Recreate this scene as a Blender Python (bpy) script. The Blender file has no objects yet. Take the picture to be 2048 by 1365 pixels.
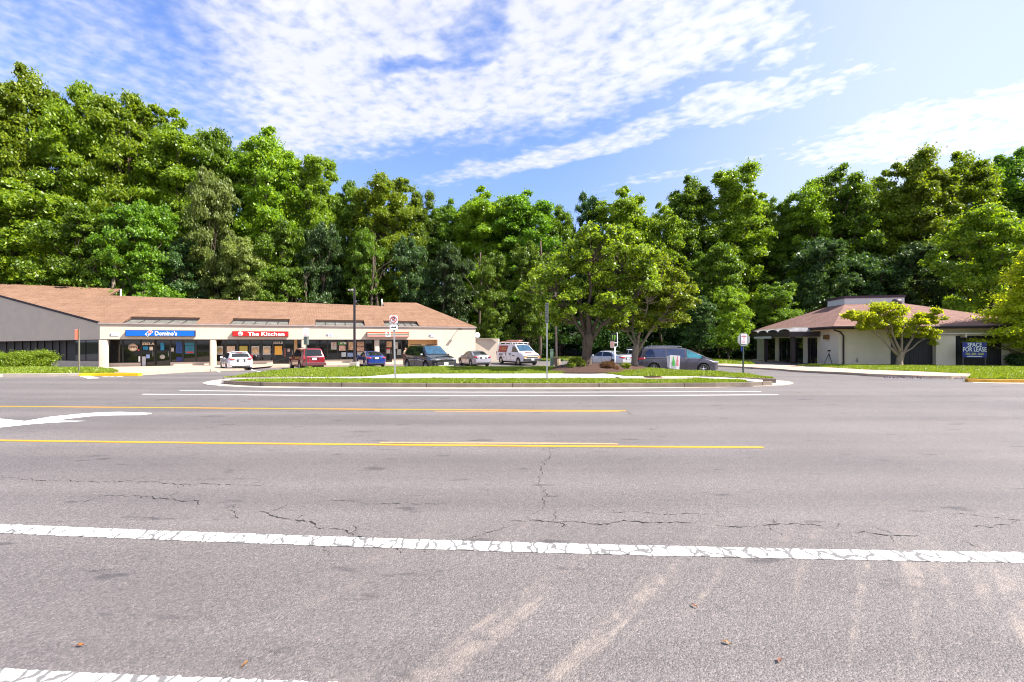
# Scene: a two lane road with a planted island, a car park, a row of shops and a wood under a bright sky.
EXPOSURE = 1.62
SUN_E = 4.1
SKY_E = 0.10
CLOUD = 3.3
SKY_TINT = (.70, .75, 1.0)
ASPH = .165
TREE_PER = 380
TREE_PER_I = 520
GR = 1.0
import bpy, bmesh, math, random
import numpy as np
from mathutils import Vector, Matrix, noise

sc = bpy.context.scene
COL = sc.collection
R = math.radians
F, CX, CY, EYE = 910.0, 1024.0, 682.5, 1.65       # lens in pixels of the 2048 px photograph, eye height above the road


def sstep(a, b, x):
    t = max(0.0, min(1.0, (x - a) / (b - a)))
    return t * t * (3 - 2 * t)


def hg(x, y):
    """Height of the terrain: flat road, a car park lying lower behind it, a rise under the wood."""
    d = 0.72 + (0.42 - 0.72) * sstep(6, 22, x)
    w = sstep(-4, 5, x)
    h = -d * (w * (sstep(19.5, 38, y) * 0.6 + sstep(21, 31, y) * 0.4) + (1 - w) * sstep(21.5, 39.5, y))
    far = y + 0.1 * abs(x)
    h += 9.0 * sstep(70, 170, far)
    if x > 18:
        h += -0.35 * sstep(42, 56, y) * sstep(18, 26, x)
    return h


def pt(px, py, Y):
    return Vector(((px - CX) / F * Y, Y, EYE - (py - CY) / F * Y))


def pz(px, py, z=0.0):
    Y = F * (EYE - z) / (py - CY)
    return Vector(((px - CX) / F * Y, Y, z))


def pg(px, py, off=0.0):
    """Where the sight line through a measured spot meets the terrain."""
    Y = 3.0
    dx, dz = (px - CX) / F, (py - CY) / F
    lo = 1.0
    while Y < 120:
        if EYE - dz * Y <= hg(dx * Y, Y) + off:
            break
        lo = Y
        Y += 0.5
    hi = Y
    for _ in range(24):
        m = (lo + hi) / 2
        if EYE - dz * m <= hg(dx * m, m) + off:
            hi = m
        else:
            lo = m
    return Vector((dx * hi, hi, hg(dx * hi, hi) + off))


# ------------------------------------------------------------------ materials
def nd(nt, t, **kw):
    n = nt.nodes.new(t)
    for k, v in kw.items():
        if k in n.inputs.keys():
            n.inputs[k].default_value = v
        else:
            setattr(n, k, v)
    return n


def new_mat(name):
    m = bpy.data.materials.new(name)
    m.use_nodes = True
    nt = m.node_tree
    b = nt.nodes['Principled BSDF']
    return m, nt, b


def c4(c):
    return (c[0], c[1], c[2], 1)


MATS = {}


def mat(name, col, rough=0.6, metal=0.0, var=0.12, scale=3.0, bump=0.0, bscale=40.0, spec=0.5, coat=0.0, col2=None, stretch=None):
    """Procedural paint / plaster / metal: base colour broken up by two sizes of noise."""
    if name in MATS:
        return MATS[name]
    m, nt, b = new_mat(name)
    L = nt.links.new
    tc = nd(nt, 'ShaderNodeTexCoord')
    mp = nd(nt, 'ShaderNodeMapping')
    if stretch:
        mp.inputs['Scale'].default_value = stretch
    L(tc.outputs['Object'], mp.inputs['Vector'])
    n1 = nd(nt, 'ShaderNodeTexNoise', Scale=scale, Detail=5.0, Roughness=0.65)
    L(mp.outputs[0], n1.inputs['Vector'])
    r = nd(nt, 'ShaderNodeValToRGB')
    c2 = col2 if col2 else tuple(min(1, c * (1 + var)) for c in col)
    c1 = tuple(c * (1 - var) for c in col)
    r.color_ramp.elements[0].position = 0.3
    r.color_ramp.elements[0].color = c4(c1)
    r.color_ramp.elements[1].position = 0.7
    r.color_ramp.elements[1].color = c4(c2)
    L(n1.outputs['Fac'], r.inputs['Fac'])
    L(r.outputs['Color'], b.inputs['Base Color'])
    b.inputs['Roughness'].default_value = rough
    b.inputs['Metallic'].default_value = metal
    b.inputs['Specular IOR Level'].default_value = spec
    b.inputs['Coat Weight'].default_value = coat
    b.inputs['Coat Roughness'].default_value = 0.03
    if bump:
        n2 = nd(nt, 'ShaderNodeTexNoise', Scale=bscale, Detail=3.0)
        L(mp.outputs[0], n2.inputs['Vector'])
        bp = nd(nt, 'ShaderNodeBump', Strength=bump, Distance=0.02)
        L(n2.outputs['Fac'], bp.inputs['Height'])
        L(bp.outputs[0], b.inputs['Normal'])
    MATS[name] = m
    return m


def math_node(nt, op, a, b=None, c=None, clamp=False):
    n = nt.nodes.new('ShaderNodeMath')
    n.operation = op
    n.use_clamp = clamp
    for i, v in enumerate((a, b, c)):
        if v is None:
            continue
        if isinstance(v, (int, float)):
            n.inputs[i].default_value = v
        else:
            nt.links.new(v, n.inputs[i])
    return n.outputs[0]


def mixc(nt, fac, a, b, blend='MIX'):
    n = nt.nodes.new('ShaderNodeMix')
    n.data_type = 'RGBA'
    n.blend_type = blend
    for sock, v in ((n.inputs[0], fac), (n.inputs[6], a), (n.inputs[7], b)):
        if isinstance(v, (int, float)):
            sock.default_value = v
        elif isinstance(v, tuple):
            sock.default_value = c4(v)
        else:
            nt.links.new(v, sock)
    return n.outputs[2]


def ramp(nt, fac, stops, interp='LINEAR'):
    r = nt.nodes.new('ShaderNodeValToRGB')
    r.color_ramp.interpolation = interp
    while len(r.color_ramp.elements) < len(stops):
        r.color_ramp.elements.new(0.5)
    for e, (p, c) in zip(r.color_ramp.elements, stops):
        e.position = p
        e.color = c4(c) if isinstance(c, tuple) else (c, c, c, 1)
    nt.links.new(fac, r.inputs[0])
    return r.outputs[0]


def tex(nt, kind, vec, **kw):
    n = nd(nt, kind, **kw)
    nt.links.new(vec, n.inputs['Vector'])
    return n


# ------------------------------------------------------------------ mesh building
class MB:
    def __init__(s):
        s.v, s.f, s.sm = [], [], []

    def add(s, vs, fs, smooth=False):
        o = len(s.v)
        s.v += [tuple(v) for v in vs]
        s.f += [tuple(i + o for i in f) for f in fs]
        s.sm += [smooth] * len(fs)

    def box(s, c, d, M=None, taper=1.0):
        """c centre, d full size, M optional 3x3/4x4 applied about the origin afterwards."""
        hx, hy, hz = d[0] / 2, d[1] / 2, d[2] / 2
        vs = []
        for z, k in ((-hz, 1.0), (hz, taper)):
            for x, y in ((-hx, -hy), (hx, -hy), (hx, hy), (-hx, hy)):
                vs.append(Vector((c[0] + x * k, c[1] + y * k, c[2] + z)))
        if M is not None:
            vs = [M @ v for v in vs]
        s.add(vs, [(3, 2, 1, 0), (4, 5, 6, 7), (0, 1, 5, 4), (1, 2, 6, 5), (2, 3, 7, 6), (3, 0, 4, 7)])

    def obox(s, p, ax, ay, az, sx, sy, sz):
        """box with corner-centre p and axes."""
        vs = []
        for k in (-.5, .5):
            for i, j in ((-.5, -.5), (.5, -.5), (.5, .5), (-.5, .5)):
                vs.append(p + ax * (i * sx) + ay * (j * sy) + az * (k * sz))
        s.add(vs, [(3, 2, 1, 0), (4, 5, 6, 7), (0, 1, 5, 4), (1, 2, 6, 5), (2, 3, 7, 6), (3, 0, 4, 7)])

    def prism(s, pts, z0, z1):
        n = len(pts)
        vs = [(p[0], p[1], z0) for p in pts] + [(p[0], p[1], z1) for p in pts]
        s.add(vs, [tuple(range(n - 1, -1, -1)), tuple(range(n, 2 * n))] + [(i, (i + 1) % n, (i + 1) % n + n, i + n) for i in range(n)])

    def slab(s, pts, dv):
        """a planar 3-D polygon given thickness along vector dv."""
        n = len(pts)
        vs = [Vector(p) for p in pts] + [Vector(p) + Vector(dv) for p in pts]
        s.add(vs, [tuple(range(n - 1, -1, -1)), tuple(range(n, 2 * n))] + [(i, (i + 1) % n, (i + 1) % n + n, i + n) for i in range(n)])

    def tube(s, pts, rad, n=8, cap=True, smooth=True):
        """tube along 3-D points with a radius per point."""
        pts = [Vector(p) for p in pts]
        if isinstance(rad, (int, float)):
            rad = [rad] * len(pts)
        o = len(s.v)
        up = Vector((0, 0, 1))
        prev = None
        for i, p in enumerate(pts):
            t = (pts[min(i + 1, len(pts) - 1)] - pts[max(i - 1, 0)])
            t = t.normalized() if t.length > 1e-9 else up
            if prev is None:
                a = t.orthogonal().normalized()
            else:
                a = (prev - t * prev.dot(t))
                a = a.normalized() if a.length > 1e-6 else t.orthogonal().normalized()
            prev = a
            b = t.cross(a)
            for k in range(n):
                q = 2 * math.pi * k / n
                s.v.append(tuple(p + (a * math.cos(q) + b * math.sin(q)) * rad[i]))
        for i in range(len(pts) - 1):
            for k in range(n):
                a0, b0 = o + i * n + k, o + i * n + (k + 1) % n
                s.f.append((a0, b0, b0 + n, a0 + n))
                s.sm.append(smooth)
        if cap:
            s.f.append(tuple(o + k for k in range(n - 1, -1, -1)))
            s.f.append(tuple(o + (len(pts) - 1) * n + k for k in range(n)))
            s.sm += [False, False]

    def lathe(s, prof, M, n=24, smooth=True, close=False):
        """profile of (axial, radius) turned about local X; M maps to place."""
        o = len(s.v)
        for a, r in prof:
            for k in range(n):
                q = 2 * math.pi * k / n
                s.v.append(tuple(M @ Vector((a, r * math.cos(q), r * math.sin(q)))))
        m = len(prof)
        for i in range(m if close else m - 1):
            for k in range(n):
                a0, b0 = o + i * n + k, o + i * n + (k + 1) % n
                j = ((i + 1) % m - i) * n
                s.f.append((a0, b0, b0 + j, a0 + j))
                s.sm.append(smooth)

    def build(s, name, m, parent=None, loc=None, **tags):
        me = bpy.data.meshes.new(name)
        me.from_pydata(s.v, [], s.f)
        me.update()
        if any(s.sm):
            me.polygons.foreach_set('use_smooth', s.sm)
        if m:
            me.materials.append(m)
        return link(name, me, parent, loc, **tags)


def link(name, data, parent=None, loc=None, **tags):
    o = bpy.data.objects.new(name, data)
    COL.objects.link(o)
    if parent is not None:
        o.parent = parent
    if loc is not None:
        o.location = loc
    for k, v in tags.items():
        o[k] = v
    return o


def thing(name, label, cat, loc=(0, 0, 0), rz=0.0, group=None, scale=None):
    o = bpy.data.objects.new(name, None)
    COL.objects.link(o)
    o.location = loc
    o.rotation_euler = (0, 0, rz)
    o['label'] = label
    o['category'] = cat
    if group:
        o['group'] = group
    if scale:
        o.scale = scale
    return o


def copy_tree(src, label, loc, rz=None, scale=None):
    r = src.copy()
    COL.objects.link(r)
    r.location = loc
    r['label'] = label
    if rz is not None:
        r.rotation_euler = (0, 0, rz)
    if scale:
        r.scale = scale
    for ch in src.children:
        c = ch.copy()
        COL.objects.link(c)
        c.parent = r
        for g in ch.children:
            d = g.copy()
            COL.objects.link(d)
            d.parent = c
    return r


def text_mesh(txt, size, bold=0.0, depth=0.003, shear=0.0, spacing=1.0, xs=1.0, align='CENTER', fit=None):
    cu = bpy.data.curves.new('lettering', 'FONT')
    cu.body = txt
    cu.size = size
    cu.align_x = align
    cu.align_y = 'CENTER'
    cu.offset = bold * size
    cu.extrude = depth
    cu.shear = shear
    cu.space_character = spacing
    cu.resolution_u = 3
    o = bpy.data.objects.new('lettering', cu)
    COL.objects.link(o)
    dg = bpy.context.evaluated_depsgraph_get()
    me = bpy.data.meshes.new_from_object(o.evaluated_get(dg))
    bpy.data.objects.remove(o)
    bpy.data.curves.remove(cu)
    if fit:
        w_ = [v.co.x for v in me.vertices]
        xs = fit / (max(w_) - min(w_))
    if xs != 1.0:
        for v in me.vertices:
            v.co.x *= xs
    me.materials.clear()
    return me


def lettering(name, txt, size, m, parent, origin, right, up, **kw):
    """text lying in the plane (right, up) around origin (in the parent's space)."""
    me = text_mesh(txt, size, **kw)
    me.name = name
    right, up = Vector(right).normalized(), Vector(up).normalized()
    n = right.cross(up)
    M = Matrix((right, up, n)).transposed().to_4x4()
    M.translation = Vector(origin)
    me.transform(M)
    me.materials.append(m)
    return link(name, me, parent)


def resample(pts, n):
    pts = [Vector(p) for p in pts]
    L = [0]
    for a, b in zip(pts, pts[1:]):
        L.append(L[-1] + (b - a).length)
    out = []
    for i in range(n):
        t = L[-1] * i / (n - 1)
        k = 0
        while k < len(pts) - 2 and L[k + 1] < t:
            k += 1
        u = (t - L[k]) / max(1e-9, L[k + 1] - L[k])
        out.append(pts[k].lerp(pts[k + 1], u))
    return out


def strip(name, A, B, off, m, n=30, k=1, skirt=0.4, flat=None, bulge=0.0, parent=None, **tags):
    """ground sheet between two polylines, following the terrain (or flat), with an edge going down."""
    a, b = resample(A, n), resample(B, n)
    mb = MB()
    vs = []
    for i in range(n):
        for j in range(k + 1):
            p = a[i].lerp(b[i], j / k)
            z = (flat if flat is not None else hg(p.x, p.y) + off) + bulge * math.sin(math.pi * j / k) * max(0.0, math.sin(math.pi * i / (n - 1))) ** .5
            vs.append((p.x, p.y, z))
    w = k + 1
    fs = []
    for i in range(n - 1):
        for j in range(k):
            q = i * w + j
            fs.append((q, q + w, q + w + 1, q + 1))
    # orientation so that normals look up
    p0, p1, p3 = Vector(vs[fs[0][0]]), Vector(vs[fs[0][1]]), Vector(vs[fs[0][3]])
    if (p1 - p0).cross(p3 - p0).z < 0:
        fs = [f[::-1] for f in fs]
    mb.add(vs, fs)
    if skirt:
        rim = [i * w for i in range(n)] + [(n - 1) * w + j for j in range(1, w)] + [i * w + k for i in range(n - 2, -1, -1)] + list(range(k - 1, 0, -1))
        o = len(mb.v)
        for r in rim:
            x, y, z = vs[r]
            mb.v.append((x, y, z - skirt))
        m_ = len(rim)
        for i in range(m_):
            mb.f.append((rim[i], rim[(i + 1) % m_], o + (i + 1) % m_, o + i))
            mb.sm.append(False)
    ob = mb.build(name, m, parent, **tags)
    return ob, (a, b, off, flat, bulge)
# ------------------------------------------------------------------ render, camera, light
sc.view_settings.view_transform = 'Standard'
sc.view_settings.look = 'None'
sc.view_settings.gamma = 1
sc.view_settings.exposure = EXPOSURE
sc.render.resolution_x, sc.render.resolution_y = 1024, 682
cam = bpy.data.cameras.new('camera')
cam.sensor_width = 36.0
cam.lens = F / 2048 * 36.0
cam.clip_end = 3000
cam.clip_start = 0.05
co = link('camera', cam, loc=(0, 0, EYE))
co.rotation_euler = (R(90), 0, 0)
sc.camera = co
sc.cycles.filter_width = 1.1

SUN_EL, SUN_AZ = R(47), R(103)          # azimuth measured clockwise from +Y: the sun stands to the right
sdir = Vector((math.sin(SUN_AZ) * math.cos(SUN_EL), math.cos(SUN_AZ) * math.cos(SUN_EL), math.sin(SUN_EL)))
sun = bpy.data.lights.new('sun', 'SUN')
sun.energy = SUN_E
sun.angle = R(0.53)
sun.color = (1.0, 0.93, 0.84)
so = link('sun', sun)
so.rotation_euler = sdir.to_track_quat('Z', 'Y').to_euler()


def build_world():
    w = bpy.data.worlds.new('World')
    sc.world = w
    w.use_nodes = True
    nt = w.node_tree
    L = nt.links.new
    bg = nt.nodes['Background']
    sky = nd(nt, 'ShaderNodeTexSky')
    sky.sky_type = 'NISHITA'
    sky.sun_disc = False
    sky.sun_elevation = SUN_EL
    sky.sun_rotation = SUN_AZ
    sky.air_density = 1.0
    sky.dust_density = 0.25
    sky.ozone_density = 2.0
    tc = nd(nt, 'ShaderNodeTexCoord')
    sep = nd(nt, 'ShaderNodeSeparateXYZ')
    L(tc.outputs['Generated'], sep.inputs[0])
    x, y, z = sep.outputs
    zz = math_node(nt, 'MAXIMUM', z, 0.03)
    u = math_node(nt, 'DIVIDE', x, zz)
    v = math_node(nt, 'DIVIDE', y, zz)
    comb = nd(nt, 'ShaderNodeCombineXYZ')
    L(u, comb.inputs[0]); L(v, comb.inputs[1])
    P = comb.outputs[0]
    # large, warped outline of the cloud banks, on the plane of the cloud layer
    warp = tex(nt, 'ShaderNodeTexNoise', P, Scale=1.7, Detail=4.0, Roughness=0.6)
    wv = math_node(nt, 'MULTIPLY_ADD', warp.outputs['Fac'], 0.9, -0.45)
    u2 = math_node(nt, 'ADD', u, wv)
    wsep = nd(nt, 'ShaderNodeSeparateColor')
    L(warp.outputs['Color'], wsep.inputs[0])
    v2 = math_node(nt, 'ADD', v, math_node(nt, 'MULTIPLY_ADD', wsep.outputs[1], 0.7, -0.35))

    def edge(expr, a, b):                      # smooth 0..1 as expr goes a..b
        n = nd(nt, 'ShaderNodeMapRange')
        n.interpolation_type = 'SMOOTHSTEP'
        L(expr, n.inputs[0])
        n.inputs[1].default_value, n.inputs[2].default_value = a, b
        return n.outputs[0]

    def lin(a, b, c):                          # a*u + b*v + c
        return math_node(nt, 'MULTIPLY_ADD', u2, a, math_node(nt, 'MULTIPLY_ADD', v2, b, c))

    def blob(cu, cv, ru, rv, rot):             # 1 inside an ellipse
        c, s = math.cos(rot), math.sin(rot)
        p = math_node(nt, 'ADD', math_node(nt, 'MULTIPLY', math_node(nt, 'SUBTRACT', u2, cu), c / ru), math_node(nt, 'MULTIPLY', math_node(nt, 'SUBTRACT', v2, cv), s / ru))
        q = math_node(nt, 'ADD', math_node(nt, 'MULTIPLY', math_node(nt, 'SUBTRACT', u2, cu), -s / rv), math_node(nt, 'MULTIPLY', math_node(nt, 'SUBTRACT', v2, cv), c / rv))
        d = math_node(nt, 'ADD', math_node(nt, 'MULTIPLY', p, p), math_node(nt, 'MULTIPLY', q, q))
        return edge(d, 2.1, 0.15)

    bank = math_node(nt, 'MULTIPLY', edge(lin(-0.41, -1.0, 2.12), -0.26, 0.24), edge(lin(1.0, 0.42, 0.42), -0.45, 0.45))
    bank = math_node(nt, 'MULTIPLY', bank, edge(lin(-1.0, 0.9, -0.25), -0.2, 0.35))
    hole = blob(-0.12, 1.42, 0.10, 0.20, 0.25)
    hole2 = blob(-0.33, 1.72, 0.22, 0.07, -0.25)
    bank = math_node(nt, 'MULTIPLY', bank, math_node(nt, 'SUBTRACT', 1.0, math_node(nt, 'MULTIPLY', hole, 0.5)))
    bank = math_node(nt, 'MULTIPLY', bank, math_node(nt, 'SUBTRACT', 1.0, math_node(nt, 'MULTIPLY', hole2, 0.55)))
    streak = math_node(nt, 'MULTIPLY', blob(0.38, 2.33, 0.95, 0.17, -0.50), 0.85)
    streak2 = math_node(nt, 'MULTIPLY', blob(1.05, 1.85, 0.42, 0.09, -0.62), 0.85)
    veil = math_node(nt, 'MULTIPLY', blob(2.2, 2.15, 0.85, 0.42, -0.25), 1.0)
    veil2 = math_node(nt, 'MULTIPLY', blob(1.2, 2.6, 0.7, 0.10, -0.5), 0.6)
    left = math_node(nt, 'MULTIPLY', blob(-1.5, 1.7, 0.9, 0.5, 0.9), 0.48)
    behind = math_node(nt, 'MULTIPLY', edge(y, 0.05, -0.35), 0.85)      # unseen broken cloud added behind the viewer to whiten light on shaded walls
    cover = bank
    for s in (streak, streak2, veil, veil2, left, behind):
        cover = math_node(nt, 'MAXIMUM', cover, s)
    # small puffs (ripples of altocumulus) inside the banks
    mp = nd(nt, 'ShaderNodeMapping')
    mp.vector_type = 'TEXTURE'
    mp.inputs['Rotation'].default_value = (0, 0, -0.55)
    mp.inputs['Scale'].default_value = (1.15, 1.0, 1)
    L(P, mp.inputs[0])
    puff = tex(nt, 'ShaderNodeTexNoise', mp.outputs[0], Scale=17.0, Detail=4.0, Roughness=0.5, Distortion=0.15)
    puff2 = tex(nt, 'ShaderNodeTexNoise', mp.outputs[0], Scale=3.2, Detail=6.0, Roughness=0.6)
    f = math_node(nt, 'ADD', math_node(nt, 'MULTIPLY', puff.outputs['Fac'], 0.62), math_node(nt, 'MULTIPLY', puff2.outputs['Fac'], 0.38))
    d = math_node(nt, 'ADD', cover, math_node(nt, 'MULTIPLY', math_node(nt, 'SUBTRACT', f, 0.5), math_node(nt, 'MULTIPLY_ADD', cover, 1.5, 1.1)))
    dens = math_node(nt, 'MULTIPLY', edge(d, 0.10, 1.22), 0.95)
    haze_r = edge(math_node(nt, 'ARCTAN2', x, y), 0.0, 0.8)      # thin bright veil towards the sun side
    dens = math_node(nt, 'MAXIMUM', dens, math_node(nt, 'MULTIPLY', haze_r, 0.50))
    low = edge(z, 0.5, 0.02)                                       # thin milky air above the skyline
    shade = tex(nt, 'ShaderNodeTexNoise', mp.outputs[0], Scale=4.0, Detail=4.0)
    cc = mixc(nt, shade.outputs['Fac'], (CLOUD * .80, CLOUD * .83, CLOUD * .98), (CLOUD * 1.12, CLOUD * 1.12, CLOUD * 1.16))
    skyc = mixc(nt, 1.0, sky.outputs[0], SKY_TINT, 'MULTIPLY')
    skyc = mixc(nt, math_node(nt, 'MULTIPLY', low, 0.75), skyc, (CLOUD * .42, CLOUD * .56, CLOUD * .92))
    cc = mixc(nt, haze_r, cc, (CLOUD * 1.16, CLOUD * 1.18, CLOUD * 1.28))
    col = mixc(nt, dens, skyc, cc)
    L(col, bg.inputs['Color'])
    bg.inputs['Strength'].default_value = SKY_E


build_world()


# ------------------------------------------------------------------ ground materials
def asphalt_mat():
    m, nt, b = new_mat('asphalt')
    L = nt.links.new
    geo = nd(nt, 'ShaderNodeNewGeometry')
    P = geo.outputs['Position']
    big = tex(nt, 'ShaderNodeTexNoise', P, Scale=0.5, Detail=4.0, Roughness=0.6)
    mp = nd(nt, 'ShaderNodeMapping')
    mp.inputs['Scale'].default_value = (0.05, 0.9, 1)
    L(P, mp.inputs[0])
    lane = tex(nt, 'ShaderNodeTexNoise', mp.outputs[0], Scale=1.0, Detail=3.0)
    mid = tex(nt, 'ShaderNodeTexNoise', P, Scale=22.0, Detail=4.0, Roughness=0.7)
    vor = tex(nt, 'ShaderNodeTexVoronoi', P, Scale=105.0)
    fine = tex(nt, 'ShaderNodeTexNoise', P, Scale=130.0, Detail=2.0, Roughness=0.8)
    a = ASPH
    base = ramp(nt, big.outputs['Fac'], [(0.3, (a * .95, a * .875, a * .845)), (0.7, (a * 1.12, a * 1.035, a * .99))])
    base = mixc(nt, 0.75, base, ramp(nt, lane.outputs['Fac'], [(0.35, (.66, .66, .69)), (0.62, (1.0, .99, 1.0))]), 'MULTIPLY')
    base = mixc(nt, 0.35, base, ramp(nt, mid.outputs['Fac'], [(0.3, (.6, .6, .62)), (0.7, (1.0, 1.0, 1.0))]), 'MULTIPLY')
    # stone chips in the binder
    stones = ramp(nt, vor.outputs['Color'], [(0.0, (.30, .28, .28)), (0.4, (.9, .87, .87)), (0.7, (1.3, 1.24, 1.24)), (1.0, (2.4, 2.2, 2.1))])
    base = mixc(nt, 0.62, base, stones, 'MULTIPLY')
    base = mixc(nt, ramp(nt, fine.outputs['Fac'], [(0.30, 0.6), (0.42, 0.0)]), base, (.02, .018, .02))
    # dusty sand tracks swept across the near lane
    mp2 = nd(nt, 'ShaderNodeMapping')
    mp2.vector_type = 'TEXTURE'
    mp2.inputs['Rotation'].default_value = (0, 0, R(50))
    mp2.inputs['Scale'].default_value = (3.6, 0.22, 1)
    L(P, mp2.inputs[0])
    trk = tex(nt, 'ShaderNodeTexNoise', mp2.outputs[0], Scale=1.0, Detail=3.0, Roughness=0.55)
    brk = tex(nt, 'ShaderNodeTexNoise', P, Scale=5.0, Detail=6.0, Roughness=0.75)
    t = math_node(nt, 'MULTIPLY', ramp(nt, trk.outputs['Fac'], [(0.53, 0.0), (0.63, 1.0)]), ramp(nt, brk.outputs['Fac'], [(0.40, 0.0), (0.60, 1.0)]))
    sep = nd(nt, 'ShaderNodeSeparateXYZ')
    L(P, sep.inputs[0])
    near = nd(nt, 'ShaderNodeMapRange')
    near.inputs[1].default_value, near.inputs[2].default_value = 4.4, 3.0
    L(sep.outputs[1], near.inputs[0])
    t = math_node(nt, 'MULTIPLY', t, near.outputs[0], clamp=True)
    rgt = nd(nt, 'ShaderNodeMapRange')
    rgt.inputs[1].default_value, rgt.inputs[2].default_value = -1.6, 0.2
    L(sep.outputs[0], rgt.inputs[0])
    t = math_node(nt, 'MULTIPLY', t, rgt.outputs[0], clamp=True)
    base = mixc(nt, math_node(nt, 'MULTIPLY', t, 0.40), base, (.42, .345, .285))
    # dark drips of oil along the lane
    sp = nd(nt, 'ShaderNodeMapping')
    sp.inputs['Scale'].default_value = (0.8, 2.6, 1)
    L(P, sp.inputs[0])
    oil = tex(nt, 'ShaderNodeTexNoise', sp.outputs[0], Scale=1.6, Detail=3.0, Roughness=0.5)
    base = mixc(nt, ramp(nt, oil.outputs['Fac'], [(0.645, 0.0), (0.70, 0.55)]), base, (.035, .032, .036))
    L(base, b.inputs['Base Color'])
    b.inputs['Roughness'].default_value = 0.62
    b.inputs['Specular IOR Level'].default_value = 0.5
    hh = math_node(nt, 'ADD', math_node(nt, 'MULTIPLY', vor.outputs['Distance'], -0.6), math_node(nt, 'MULTIPLY', fine.outputs['Fac'], 0.9))
    bp = nd(nt, 'ShaderNodeBump', Strength=0.75, Distance=0.008)
    L(hh, bp.inputs['Height'])
    L(bp.outputs[0], b.inputs['Normal'])
    return m


def paint_mat(name, col, crack=0.0, wear=0.5):
    m, nt, b = new_mat(name)
    L = nt.links.new
    geo = nd(nt, 'ShaderNodeNewGeometry')
    P = geo.outputs['Position']
    n = tex(nt, 'ShaderNodeTexNoise', P, Scale=30.0, Detail=6.0, Roughness=0.8)
    n2 = tex(nt, 'ShaderNodeTexNoise', P, Scale=3.0, Detail=3.0)
    f = math_node(nt, 'ADD', n.outputs['Fac'], math_node(nt, 'MULTIPLY', n2.outputs['Fac'], 0.25))
    mask = ramp(nt, f, [(0.82 - wear * 0.18, 0.0), (0.90 - wear * 0.16, 1.0)])
    if crack:
        mp = nd(nt, 'ShaderNodeMapping')
        mp.inputs['Scale'].default_value = (1.0, 0.42, 1)
        L(P, mp.inputs[0])
        wob = tex(nt, 'ShaderNodeTexNoise', P, Scale=9.0, Detail=3.0)
        ad = nd(nt, 'ShaderNodeVectorMath', operation='ADD')
        sc_ = nd(nt, 'ShaderNodeVectorMath', operation='SCALE')
        L(wob.outputs['Color'], sc_.inputs[0])
        sc_.inputs['Scale'].default_value = 0.09
        L(mp.outputs[0], ad.inputs[0]); L(sc_.outputs[0], ad.inputs[1])
        vo = nd(nt, 'ShaderNodeTexVoronoi', Scale=7.0)
        vo.feature = 'DISTANCE_TO_EDGE'
        L(ad.outputs[0], vo.inputs['Vector'])
        cr = ramp(nt, vo.outputs['Distance'], [(0.035, 1.0), (0.085, 0.0)])
        mask = math_node(nt, 'MAXIMUM', mask, math_node(nt, 'MULTIPLY', cr, crack))
    c = mixc(nt, n.outputs['Fac'], tuple(k * .92 for k in col), tuple(min(1, k * 1.06) for k in col))
    c = mixc(nt, mask, c, (ASPH * .75, ASPH * .72, ASPH * .72))
    L(c, b.inputs['Base Color'])
    b.inputs['Roughness'].default_value = 0.6
    bp = nd(nt, 'ShaderNodeBump', Strength=0.3, Distance=0.004)
    L(n.outputs['Fac'], bp.inputs['Height'])
    L(bp.outputs[0], b.inputs['Normal'])
    return m


def grass_ground_mat(name='turf', c1=(.075, .11, .02), c2=(.15, .20, .035), dry=(.30, .26, .10), dryness=0.15):
    m, nt, b = new_mat(name)
    L = nt.links.new
    geo = nd(nt, 'ShaderNodeNewGeometry')
    P = geo.outputs['Position']
    n = tex(nt, 'ShaderNodeTexNoise', P, Scale=14.0, Detail=6.0, Roughness=0.75)
    n2 = tex(nt, 'ShaderNodeTexNoise', P, Scale=1.1, Detail=4.0)
    c = ramp(nt, n.outputs['Fac'], [(0.3, c1), (0.7, c2)])
    c = mixc(nt, ramp(nt, n2.outputs['Fac'], [(0.62 - dryness, 0.0), (0.75, 0.6)]), c, dry)
    L(c, b.inputs['Base Color'])
    b.inputs['Roughness'].default_value = 0.9
    b.inputs['Specular IOR Level'].default_value = 0.1
    bp = nd(nt, 'ShaderNodeBump', Strength=0.9, Distance=0.06)
    L(n.outputs['Fac'], bp.inputs['Height'])
    L(bp.outputs[0], b.inputs['Normal'])
    return m


def concrete_mat(name, col, spots=0.15, joint=0.0):
    m, nt, b = new_mat(name)
    L = nt.links.new
    geo = nd(nt, 'ShaderNodeNewGeometry')
    P = geo.outputs['Position']
    n = tex(nt, 'ShaderNodeTexNoise', P, Scale=2.0, Detail=7.0, Roughness=0.7)
    n2 = tex(nt, 'ShaderNodeTexNoise', P, Scale=60.0, Detail=2.0)
    c = ramp(nt, n.outputs['Fac'], [(0.3, tuple(k * (1 - spots) for k in col)), (0.7, tuple(min(1, k * (1 + spots * .5)) for k in col))])
    c = mixc(nt, 0.25, c, ramp(nt, n2.outputs['Fac'], [(0.35, (.6, .6, .6)), (0.6, (1., 1., 1.))]), 'MULTIPLY')
    if joint:
        sep = nd(nt, 'ShaderNodeSeparateXYZ')
        L(P, sep.inputs[0])
        fr = math_node(nt, 'FRACT', math_node(nt, 'DIVIDE', sep.outputs[0], joint))
        c = mixc(nt, math_node(nt, 'LESS_THAN', fr, 0.015), c, tuple(k * .35 for k in col))
    L(c, b.inputs['Base Color'])
    b.inputs['Roughness'].default_value = 0.85
    b.inputs['Specular IOR Level'].default_value = 0.3
    bp = nd(nt, 'ShaderNodeBump', Strength=0.3, Distance=0.01)
    L(n2.outputs['Fac'], bp.inputs['Height'])
    L(bp.outputs[0], b.inputs['Normal'])
    return m


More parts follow.
